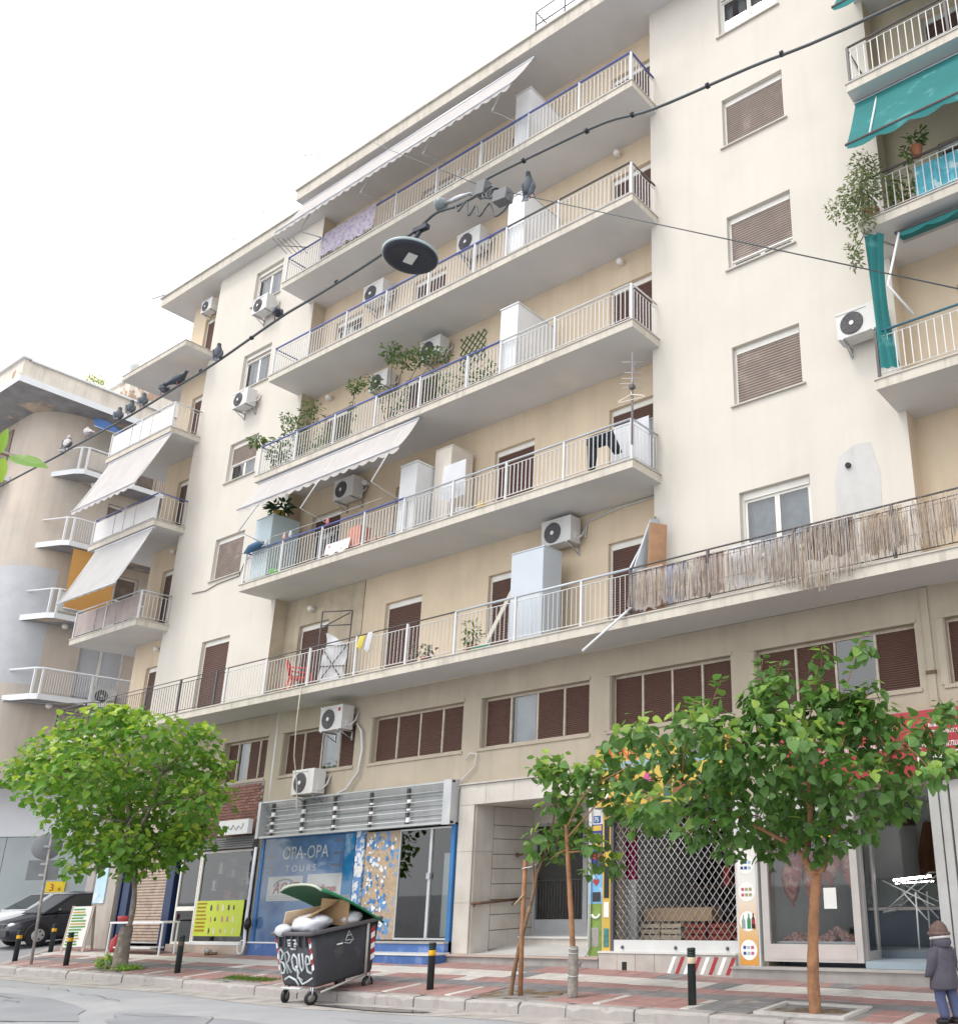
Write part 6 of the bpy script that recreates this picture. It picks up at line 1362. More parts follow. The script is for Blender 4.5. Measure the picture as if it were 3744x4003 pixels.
for k in range(7): a = k*.9; b.tube([(-21.56+.09*math.cos(a), -2.5+.09*math.sin(a), 1.03), (-21.56+.085*math.cos(a), -2.5+.085*math.sin(a), 1.1+.05*math.sin(k*2.3))], [.03, .006], 5)
limb(b, [(-21.4, -2.9, 3.2), (-21.2, -3.2, 4.2)], .045, .03); limb(b, [(-21.5, -2.6, 2.3), (-22.0, -2.8, 3.2), (-22.6, -3.3, 4.0)], .04, .02); limb(b, [(-21.45, -2.75, 2.7), (-20.6, -2.9, 3.5), (-20.0, -3.1, 4.1)], .04, .02)
limbs_to(b, [(-21.4, -2.9, 3.2), (-21.2, -3.2, 4.2), (-22.0, -2.8, 3.2), (-22.6, -3.3, 4.0), (-20.6, -2.9, 3.5), (-20.0, -3.1, 4.1), (-21.5, -2.6, 2.3)], LT, .022, rng)
b.build('trunk', barkg, t1)
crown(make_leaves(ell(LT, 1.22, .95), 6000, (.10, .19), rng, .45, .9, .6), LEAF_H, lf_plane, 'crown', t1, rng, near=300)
# weeds at the stump
gw = thing('weed', 'low green weeds growing at the foot of the cut trunk', 'weeds', (-22.1, -2.5, zs(-22.1, -2.5))); crown(make_leaves([(-22.15, -2.5, zs(-22, -2.5)+.12, .28, .2, .16, 1), (-21.2, -2.55, zs(-21, -2.5)+.04, .5, .16, .05, .7)], 420, (.05, .11), rng, -.2, .4, .8), LEAF_L, lf_plane, 'foliage', gw, rng)
gs = MB(); rr = random.Random(5)
for i in range(1500):
    x = rr.uniform(-17.6, -16.1); y = -2.52+rr.gauss(0, .08); h = rr.uniform(.02, .06); a = rr.uniform(0, 6.3); z = zs(x, y)-.01; gs.add([(x-.006*math.cos(a), y-.006*math.sin(a), z), (x+.006*math.cos(a), y+.006*math.sin(a), z), (x+rr.gauss(0, .02), y+rr.gauss(0, .02), z+h)], [(0, 1, 2)])
gs = gs.build('grass', mat('grass_blade', (.12, .20, .03), .8, v=.25, s=20, trans=.3)); gs['kind'] = 'stuff'; tag(gs, 'patch of short bright grass in the empty planting strip', 'grass')

# right tree: slender russet trunk, forked, wide drooping crown with upright shoots
RT = [(-6.67,-4.38,3.39,.25),(-7.74,-3.4,3.41,.21),(-7.63,-3.19,2.93,.28),(-6.43,-4.4,2.51,.24),(-6.96,-3.29,3.21,.34),(-5.87,-4.45,3.41,.24),(-6.35,-3.26,2.83,.43),(-6.26,-3.19,2.38,.33),(-5.73,-3.76,3.17,.37),(-5.59,-3.26,2.89,.45),(-6.19,-2.24,2.41,.45),(-5.36,-3.37,3.49,.32),(-4.95,-3.38,3.13,.43),(-5.56,-2.23,2.71,.48),(-5.36,-2.54,2.23,.33),(-5.04,-1.94,3.43,.41),(-4.63,-2.81,2.73,.44),(-4.87,-2.54,2.2,.32),(-4.65,-1.77,3.62,.31),(-4.35,-2.1,3.08,.4),(-4.4,-1.93,2.58,.3),(-3.72,-2.46,3.29,.28),(-3.62,-2.74,2.77,.24),(-3.86,-1.0,3.77,.21),(-3.47,-2.54,2.95,.21),(-6.66,-2.29,2.03,.21),(-6.54,-3.47,2.2,.22),(-6.3,-1.8,2.03,.21),(-5.27,-2.48,1.91,.14),(-5.01,-1.17,2.39,.21)]
SHOOTS = [[(-5.94,-3.14,3.32),(-5.64,-3.2,3.94),(-5.51,-3.27,4.32)],[(-5.44,-3.22,3.33),(-5.29,-3.37,3.93),(-5.18,-3.41,4.21)],[(-5.34,-2.56,3.39),(-5.04,-2.62,4.02),(-4.92,-2.74,4.5)],[(-5.09,-2.48,3.37),(-4.75,-2.49,3.94),(-4.42,-2.54,4.59)],[(-5.25,-2.59,3.44),(-5.28,-2.72,3.7),(-5.24,-2.82,4.02)],[(-4.78,-2.53,3.34),(-4.55,-2.51,3.64),(-4.38,-2.52,3.95)],[(-5.97,-3.59,3.34),(-6.02,-3.74,3.65),(-5.84,-3.77,4.01)],[(-6.4,-3.39,3.47),(-6.42,-3.49,3.7),(-6.41,-3.55,3.86)]]
rng = np.random.default_rng(33)
t2 = thing('street_tree', 'slender tree with forked russet trunk and wide drooping crown at the right', 'tree', (-5.49, -2.4, zs(-5.49, -2.4)), group='street trees')
b = MB(); g0 = zs(-5.49, -2.4)-.05
limb(b, [(-5.49, -2.4, g0), (-5.50, -2.4, .45), (-5.45, -2.4, 1.1), (-5.37, -2.4, 1.68)], .085, .062, 10, 5)
limb(b, [(-5.37, -2.4, 1.66), (-5.50, -2.42, 1.86), (-5.43, -2.45, 2.05), (-5.35, -2.5, 2.45), (-5.3, -2.6, 3.0)], .058, .03, 8); limb(b, [(-5.37, -2.4, 1.66), (-5.25, -2.38, 1.80), (-5.15, -2.4, 2.05), (-4.8, -2.35, 2.6), (-4.3, -2.2, 3.1)], .035, .018, 7); limb(b, [(-5.49, -2.42, 1.90), (-5.75, -2.5, 2.1), (-6.2, -2.8, 2.4), (-6.9, -3.1, 2.9)], .032, .015, 7)
limbs_to(b, [(-5.43, -2.45, 2.05), (-5.35, -2.5, 2.45), (-5.3, -2.6, 3.0), (-4.8, -2.35, 2.6), (-4.3, -2.2, 3.1), (-6.2, -2.8, 2.4), (-6.9, -3.1, 2.9), (-5.75, -2.5, 2.1)], RT, .016, rng)
for s_ in SHOOTS: limb(b, [(-5.3, -2.6, 3.0)] + s_, .012, .004, 5)
b.build('trunk', barkr, t2)
SC = [(s_[1][0], s_[1][1], s_[1][2]-.12, .2) for s_ in SHOOTS]+[(s_[2][0], s_[2][1], s_[2][2]-.18, .13) for s_ in SHOOTS[:4]]+[(-5.0, -2.7, 3.65, .3), (-5.6, -3.2, 3.7, .28), (-4.5, -2.4, 3.75, .25)]
lv = make_leaves(ell(RT, 1.25, .9)+ell(SC, 1.1, 1.3), 3500, (.09, .18), rng, .7, .8, .7)
for s_ in SHOOTS:
    q = smooth(s_, 6)
    for i, p in enumerate(q):
        for _ in range(2):
            a = rng.uniform(0, 6.28); d = np.array((math.cos(a), math.sin(a), rng.uniform(-.2, .5))); lv.append((np.array(p)+d*.03, leafbasis(d, np.array((0, 0, 1))+rng.normal(size=3)*.3), rng.uniform(.12, .2)*(1-.3*i/len(q)), .9))
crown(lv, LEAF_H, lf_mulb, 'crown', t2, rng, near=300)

# two young trees beside the entrance
SA = [(-9.68,-2.69,3.36,.24),(-9.5,-2.53,3.13,.28),(-9.54,-2.65,2.82,.19),(-9.56,-2.27,2.76,.24),(-9.71,-2.73,2.34,.22),(-9.64,-2.46,2.19,.22),(-9.55,-2.15,2.46,.2),(-9.92,-2.6,2.09,.12),(-9.43,-2.5,3.35,.2)]
SB = [(-8.72,-2.74,3.2,.23),(-8.65,-2.41,3.29,.23),(-9.04,-2.47,2.94,.19),(-8.71,-2.51,2.92,.19),(-8.57,-2.26,2.7,.23),(-8.06,-2.51,2.51,.22),(-8.98,-2.41,2.2,.17),(-8.94,-2.15,1.95,.19),(-8.92,-2.54,1.84,.13),(-8.08,-2.59,3.67,.19),(-8.04,-2.15,2.45,.15),(-8.05,-1.74,2.62,.15)]
rng = np.random.default_rng(44)
t3 = thing('young_tree', 'thin leaning sapling tied to a stake beside the entrance', 'tree', (-10.43, -2.5, zs(-10.43, -2.5)), group='young trees')
b = MB(); limb(b, [(-10.43, -2.5, .08), (-10.36, -2.5, .5), (-10.2, -2.5, 1.05), (-10.03, -2.5, 1.55), (-9.98, -2.5, 1.8), (-9.86, -2.5, 2.05), (-9.72, -2.5, 2.4), (-9.6, -2.55, 2.75), (-9.5, -2.6, 3.2)], .036, .010, 8)
limb(b, [(-10.03, -2.5, 1.55), (-10.02, -2.52, 1.75), (-10.06, -2.5, 2.0)], .022, .014, 6); limb(b, [(-9.86, -2.5, 2.05), (-9.7, -2.45, 2.2), (-9.5, -2.4, 2.5)], .014, .006, 5)
limbs_to(b, [(-9.86, -2.5, 2.05), (-9.72, -2.5, 2.4), (-9.6, -2.55, 2.75), (-9.5, -2.6, 3.2)], SA, .008, rng); b.build('trunk', bark, t3)
crown(make_leaves(ell(SA, 1.25, 1), 380, (.09, .17), rng, .6, .8, .7), LEAF_H, lf_mulb, 'crown', t3, rng, near=250)
stk = thing('stake', 'upright wooden stake beside the leaning sapling', 'stake', (-10.23, -2.5, .1)); MB().tube([(-10.23, -2.5, .05), (-10.24, -2.5, 1.0), (-10.22, -2.5, 2.03)], [.036, .034, .032], 8).build('pole', barkr, stk); MB().tube([(-10.25, -2.54, 1.9), (-10.1, -2.52, 1.92), (-9.95, -2.47, 1.98), (-10.1, -2.46, 1.93), (-10.25, -2.46, 1.88)], .008, 5).build('tie', offw, stk); MB().tube([(-10.38, -2.54, 1.38), (-10.2, -2.54, 1.52)], .012, 5).build('splint', mat('split_wood', (.5, .38, .22), .8), stk)
t4 = thing('young_tree', 'straight young tree with its lower trunk wrapped in burlap', 'tree', (-9.23, -2.5, zs(-9.23, -2.5)), group='young trees')
b = MB(); limb(b, [(-9.23, -2.5, .08), (-9.25, -2.5, .8), (-9.33, -2.5, 1.6), (-9.42, -2.5, 2.5)], .042, .034, 9); br = [[(-9.40, -2.5, 2.3), (-9.0, -2.6, 2.55), (-8.7, -2.6, 2.78), (-8.4, -2.55, 2.85)], [(-9.41, -2.5, 2.45), (-8.95, -2.7, 2.85), (-8.6, -2.7, 3.05), (-8.14, -2.55, 3.3), (-7.95, -2.55, 3.6)], [(-9.38, -2.5, 2.15), (-9.5, -2.6, 2.08), (-9.6, -2.65, 2.0)], [(-9.37, -2.5, 2.1), (-9.1, -2.4, 2.1), (-8.9, -2.3, 1.95)]]
for q in br: limb(b, q, .016, .006, 6)
limbs_to(b, [p for q in br for p in q[1:]], SB, .008, rng); b.build('trunk', barkr, t4)
wr = MB(); prof = [(.066, 0), (.075, .05), (.07, .12), (.078, .2), (.071, .3), (.079, .36), (.072, .45), (.077, .52), (.068, .6), (.074, .66), (.058, .69)]; wr.lathe((-9.235, -2.5, .12), prof, 14); wr.build('burlap_wrap', mat('burlap', (.27, .25, .22), .95, v=.3, s=14, bump=.6, bs=40), t4)
for zz_ in (.42, .72, .78): MB().tube([(-9.235+.078*math.cos(a), -2.5+.078*math.sin(a), zz_+.01*math.sin(a*2)) for a in np.linspace(0, 6.28, 14)], .006, 4).build('twine', offw, t4)
crown(make_leaves(ell(SB, 1.25, 1), 470, (.09, .17), rng, .6, .8, .7), LEAF_H, lf_mulb, 'crown', t4, rng, near=300)

# branch of a tree standing left of the camera
t5 = thing('citrus_tree', 'bright green leaf of a nearby tree poking in at the left edge', 'tree', (-3.7, -13.9, 0)); b = MB(); limb(b, [(-3.7, -13.9, -.1), (-3.65, -13.8, 1.2), (-3.45, -13.6, 2.3)], .05, .03, 8); limb(b, [(-3.45, -13.6, 2.3), (-3.0, -13.0, 2.6), (-2.62, -12.68, 2.66), (-2.46, -12.58, 2.62)], .014, .0025, 6); limb(b, [(-3.45, -13.6, 2.3), (-3.5, -13.7, 3.0)], .025, .008); b.build('trunk', bark, t5)
lf_cit = leafmat('leaf_citrus', (.16, .33, .03), (.42, .58, .05), .35)
def oneleaf(base, tip, nrm, tint):
    bb_, tt = np.array(base), np.array(tip); d = tt-bb_; s_ = np.linalg.norm(d); B = leafbasis(d, np.array(nrm)); o = place('leaf', leafmesh('leaf', LEAF_L*np.array((1.25, 1, 1)), lf_cit, tint), t5); M = Matrix([list(B[0])+[0], list(B[1])+[0], list(B[2])+[0], [0, 0, 0, 1]]) @ Matrix.Scale(float(s_), 4); M.translation = Vector(bb_)-wpos(t5); o.matrix_local = M
oneleaf((-2.461, -12.581, 2.618), (-2.386, -12.523, 2.594), (.2, -.75, .6), .35); oneleaf((-2.475, -12.592, 2.625), (-2.452, -12.60, 2.685), (.5, -.8, .2), .6); oneleaf((-2.47, -12.585, 2.618), (-2.478, -12.578, 2.555), (.5, -.8, .1), .45); oneleaf((-2.50, -12.60, 2.63), (-2.56, -12.60, 2.59), (.2, -.6, .7), .4)
crown(make_leaves([(-3.3, -13.5, 2.9, .3, .25, .3, 2), (-3.5, -13.7, 3.2, .35, .3, .3, 2)], 160, (.08, .11), rng, .3, .7, .7), LEAF_L, lf_cit, 'crown', t5, rng)
# ------------------------------------------------------------------ corner building across the side street
nb = thing('corner_building', 'older grey-beige building with a rounded corner across the side street', 'building', (-39, 2, .5))
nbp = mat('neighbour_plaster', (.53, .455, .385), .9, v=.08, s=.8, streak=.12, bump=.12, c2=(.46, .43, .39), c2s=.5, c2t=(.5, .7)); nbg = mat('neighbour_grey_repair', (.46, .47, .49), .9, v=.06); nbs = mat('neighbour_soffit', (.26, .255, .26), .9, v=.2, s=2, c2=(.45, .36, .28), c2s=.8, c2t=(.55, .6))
def quarter(r, z, n=10): return [(-38.5+r*math.sin(a), .8-r*math.cos(a), z) for a in np.linspace(0, math.pi/2, n)]
def colwall(z0, z1, m):
    b = MB(); b.loft([quarter(1.5, z0), quarter(1.5, z1)], closed=False); b.build('rounded_wall', m, nb)
colwall(5.6, 8.9, nbp); colwall(8.9, 13.2, nbg); colwall(13.2, 19.5, nbp)
FLN = [8.45, 11.35, 14.1, 16.95]
HN = [(2.0, 3.6, z+.03, z+2.2) for z in [5.6]+FLN]
# street-side wall (x = -37), main-front wall (y = -.7), both with openings
def wallx(x, y0, y1, z0, z1, holes, m, d=.2):
    b = MB(); Ys = sorted({y0, y1} | {h[i] for h in holes for i in (0, 1)}); Zs_ = sorted({z0, z1} | {h[i] for h in holes for i in (2, 3)})
    for i in range(len(Ys)-1):
        for j in range(len(Zs_)-1):
            cy_, cz = (Ys[i]+Ys[i+1])/2, (Zs_[j]+Zs_[j+1])/2
            if any(h[0] < cy_ < h[1] and h[2] < cz < h[3] for h in holes): continue
            b.quad((x, Ys[i], Zs_[j]), (x, Ys[i+1], Zs_[j]), (x, Ys[i+1], Zs_[j+1]), (x, Ys[i], Zs_[j+1]))
    for a, c, e, f in holes:
        b.quad((x, a, e), (x-d, a, e), (x-d, a, f), (x, a, f)); b.quad((x, c, e), (x, c, f), (x-d, c, f), (x-d, c, e)); b.quad((x, a, f), (x-d, a, f), (x-d, c, f), (x, c, f))
    return b.build('wall', m, nb)
wallx(-37.0, .8, 26, 5.6, 19.5, HN+[(5.5, 7.0, z, z+2.2) for z in FLN], nbp)
plate([(-60, -.7, 5.6), (-38.5, -.7, 5.6), (-38.5, -.7, 19.5), (-60, -.7, 19.5)], nbp, 'wall', nb)
plate([(-60, -.7, 5.6), (-60, 26, 5.6), (-60, 26, 19.5), (-60, -.7, 19.5)], nbp, 'wall', nb)
cn = MB(); cn.box(-60, -37.35, 1.2, 26, 5.7, 19.4); cn.build('light_block', dark, nb)  # added dark solid inside, blocks light behind the openings
sf = MB(); sf.add([(-60, -.7, 5.6), (-38.5, -.7, 5.6)] + [p for p in quarter(1.5, 5.6)[1:]] + [(-37, 26, 5.6), (-60, 26, 5.6)], [tuple(range(13))]); sf.build('overhang', nbs, nb)
for a, c, e, f in HN+[(5.5, 7.0, z, z+2.2) for z in FLN]:
    w_ = MB(); w_.box(-37.19, -37.15, a, a+.06, e, f); w_.box(-37.19, -37.15, c-.06, c, e, f); w_.box(-37.19, -37.15, (a+c)/2-.05, (a+c)/2+.05, e, f); w_.box(-37.19, -37.15, a+.06, c-.06, f-.08, f); w_ = w_.build('balcony_door', framew, nb)
    if abs(e-8.48) < .1: MB().quad((-37.2, a, e), (-37.2, c, e), (-37.2, c, f), (-37.2, a, f)).build('curtain', clw, w_)
    else:
        b = MB(); nn = 34
        for i in range(nn): z = e+(f-e)*i/nn; b.add([(-37.2, a, z), (-37.2, c, z), (-37.188, c, z+.05), (-37.188, a, z+.05)], [(0, 1, 2, 3)])
        b.box(-37.23, -37.21, a, c, e, f); b = b.build('blind', blindt if e > 9 else mat('blind_red_brown', (.20, .09, .065), .6, v=.1), w_); b['kind'] = 'stuff'
# balconies on the side street, with railings and what is on them
for i, z in enumerate(FLN):
    b = MB(); P = [(-38.0, -.30), (-36.25, .35), (-36.0, .55), (-36.0, 14), (-37.0, 14), (-37.0, .8)]
    n_ = len(P); b.add([(x, y, z-.2) for x, y in P]+[(x, y, z) for x, y in P], [tuple(range(n_, 2*n_))]+[(k, (k+1) % n_, n_+(k+1) % n_, n_+k) for k in range(n_)]); b.add([(x, y, z-.2) for x, y in P], [tuple(range(n_))[::-1]], 1)
    bal = b.build('balcony', [white, nbs], nb); rp = [(-37.45, -.05), (-36.22, .42), (-36.05, .6), (-36.05, 13.9)]
    MB().tube([(x, y, z+.9) for x, y in rp], .04 if i == 0 else .03, 5).build('handrail', white, bal)
    for x, y in rp[1:3]+[(-36.05, 2.2), (-36.05, 4.2)]: MB().box(x-.03, x+.03, y-.03, y+.03, z, z+.88).build('post', white, bal)
    q = MB()
    for k in range(70):
        t = k/69*5.5
        q.box(-36.06, -36.045, .6+t-.007, .6+t+.007, z+.08, z+.86)
    q = q.build('balusters', railw if i != 3 else blindt, bal); q['kind'] = 'stuff'
    if i in (1, 3): MB().box(-36.04, -36.03, .62, 2.4, z+.1, z+.8).build('screen_panel', nbp if i == 3 else offw, bal)
    gl_ = MB().ball((-36.6, 1.2, z-.27), .11, 10, 7).build('ceiling_lamp', lampm, bal)
# eaves slab with peeling soffit, parapet and roof terrace wall
ev = MB(); P = [(-60, -2.08), (-36.0, -2.08), (-36.0, 26), (-60, 26)]
ev.add([(x, y, 19.45) for x, y in P]+[(x, y, 19.70) for x, y in P], [(4,5,6,7),(0,1,5,4),(1,2,6,5),(2,3,7,6),(3,0,4,7)]); ev.add([(x, y, 19.45) for x, y in P], [(3,2,1,0)], 1); er = ev.build('roof', [white, nbs], nb)
pb = MB(); pb.box(-60, -36.15, -2.0, -1.85, 19.70, 20.45); pb.box(-36.3, -36.15, -1.85, 26, 19.70, 20.40); pb.box(-41, -37.2, 2.0, 2.2, 19.7, 21.9); pb.box(-37.4, -37.2, 2.2, 26, 19.7, 21.9); pb.build('parapet', mat('parapet_pale', (.66, .60, .52), .9, v=.1, s=1.5, streak=.25, c2=(.40, .27, .20), c2s=.6, c2t=(.6, .62)), er)
MB().box(-60, -36.05, -2.1, -1.8, 20.452, 20.52).build('parapet_cap', white, er); MB().box(-36.35, -36.05, -1.8, 26, 20.402, 20.47).build('parapet_cap', white, er); MB().box(-41.1, -37.1, 1.9, 26, 21.902, 21.98).build('parapet_cap', white, er)
rng = np.random.default_rng(8); wp = thing('roof_plant', 'yellow-green shrub growing on the terrace of the corner building', 'plant', (-36.9, .9, 19.7)); crown(make_leaves([(-36.7, .6, 20.85, .4, .4, .35, 1)], 200, (.10, .18), rng), LEAF_L, leafmat('leaf_yellow', (.35, .38, .06), (.5, .5, .1)), 'foliage', wp, rng); MB().tube([(-36.8, .7, 19.7), (-36.7, .6, 20.8)], .03, 5).build('stem', bark, wp)
yt_ = thing('satellite_cowl', 'pale metal cowl rising above the corner building terrace', 'chimney', (-37.3, 1.9, 21.98)); MB().lathe((-37.3, 2.1, 21.985), [(.16, 0), (.16, .45), (.20, .5), (.12, .8), (.02, .9)], 12).build('cowl', offw, yt_)
for z in FLN:      # balconies of its main front at the left edge
    b = MB(); slabgeo(b, -52, -38.9, -1.75, -.71, z-.2, z); fb = b.build('balcony', [white, nbs], nb); MB().tube([(-52, -1.7, z+.9), (-38.95, -1.7, z+.9), (-38.95, -.72, z+.9)], .03, 5).build('handrail', white, fb)
    q = MB()
    for k in range(60): q.box(-38.95-k*.12-.007, -38.95-k*.12+.007, -1.707, -1.693, z+.05, z+.88)
    q = q.build('balusters', blindt, fb); q['kind'] = 'stuff'
    MB().box(-41.6, -39.6, -.74, -.705, z+.02, z+2.2).build('shutter', blindt, nb)
# orange blind and blue cloth on that building
ob = thing('roller_curtain', 'orange fabric blind hanging on the corner building balcony', 'blind', (-36.05, 1.4, 11.6)); b = MB(); b.loft([[(-36.06, .75+.17*k+.0, 13.85) for k in range(10)], [(-36.0, .75+.17*k, 12.4) for k in range(10)], [(-35.9, .75+.17*k, 11.55) for k in range(10)]], closed=False); b.build('cloth', mat('canvas_orange', (.60, .32, .10), .9, v=.05, trans=.25), ob); MB().tube([(-35.9, .72, 11.55), (-35.9, 2.3, 11.55)], .02, 5).build('bar', steel, ob)
bc = thing('awning', 'torn blue awning under the eaves of the corner building', 'awning', (-36, 1.2, 18.8), group='awnings on the balconies'); b = MB(); b.loft([[(-36.3+.15*math.sin(k), .6+.25*k, 19.2) for k in range(8)], [(-36.0, .6+.25*k, 18.75-.08*math.sin(k*1.7)) for k in range(8)]], closed=False); b.build('canopy', mat('canvas_blue', (.07, .14, .32), .9, v=.15), bc); MB().tube([(-36.0, .55, 18.75), (-36.0, 2.4, 18.75)], .02, 5).build('front_bar', steel, bc)
nac = dup(ac0, (-36.95, 2.9, 8.5), (0, 0, math.pi/2), 'air conditioner standing on the corner building balcony')
# ground floor shop: diagonal shopfront with white fascia and grey panels
F0, F1 = Vector((-43.5, -2.4, 0)), Vector((-37.9, 4.15, 0)); dF = (F1-F0).normalized(); nF = Vector((dF.y, -dF.x, 0))
def fpt(t, z, o=0): p = F0+dF*t+nF*o; return (p.x, p.y, z)
LF = (F1-F0).length
sf_ = MB(); sf_.hexa([fpt(0, 3.9), fpt(LF, 3.9), fpt(LF, 3.9, -.3), fpt(0, 3.9, -.3), fpt(0, 5.95), fpt(LF, 5.95), fpt(LF, 5.95, -.3), fpt(0, 5.95, -.3)]); sfo = sf_.build('shop_fascia', mat('fascia_white', (.74, .75, .78), .5, v=.03), nb, fixn=True)
sp_ = mat('panel_grey', (.40, .44, .45), .5, v=.06, s=1.2)
npn = 6
for k in range(npn): a, c = LF*k/npn+.01, LF*(k+1)/npn-.01; MB().hexa([fpt(a, .3, -.06), fpt(c, .3, -.06), fpt(c, .3, -.1), fpt(a, .3, -.1), fpt(a, 3.88, -.06), fpt(c, 3.88, -.06), fpt(c, 3.88, -.1), fpt(a, 3.88, -.1)]).build('wall_panel', sp_, nb, fixn=True)
MB().hexa([fpt(-.1, .2, -.11), fpt(LF, .2, -.11), fpt(LF, .2, -.3), fpt(-.1, .2, -.3), fpt(-.1, 3.9, -.11), fpt(LF, 3.9, -.11), fpt(LF, 3.9, -.3), fpt(-.1, 3.9, -.3)]).build('panel_backing', dark, nb, fixn=True)
MB().box(-38.0, -37.5, 4.1, 26, .2, 5.6).build('wall', mat('pinkish_pier', (.60, .53, .50), .8, v=.06), nb)
ang = math.atan2(dF.y, dF.x); tp = fpt(LF*.36, 4.72, .02)
text('lettering', 'ΟΣΒΕΤΗ', .46, mat('lettering_dark', (.14, .12, .12), .5), sfo, tp, rot=(math.pi/2, 0, ang), ext=.015, sx=1.15)
p3 = thing('price_sign', 'small yellow price sign with a red figure 3 on the grey panel wall', 'sign', fpt(LF-1.0, 1.95)); MB().hexa([fpt(LF-1.35, 1.95, .0), fpt(LF-.75, 1.95, .0), fpt(LF-.75, 1.95, -.05), fpt(LF-1.35, 1.95, -.05), fpt(LF-1.35, 2.32, .0), fpt(LF-.75, 2.32, .0), fpt(LF-.75, 2.32, -.05), fpt(LF-1.35, 2.32, -.05)]).build('board', mat('price_yellow', (.80, .60, .03), .5), p3, fixn=True)
text('lettering', '3', .36, redl, p3, fpt(LF-1.25, 2.0, .01), rot=(math.pi/2, 0, ang)); text('lettering', '€', .15, redl, p3, fpt(LF-.95, 2.0, .01), rot=(math.pi/2, 0, ang))

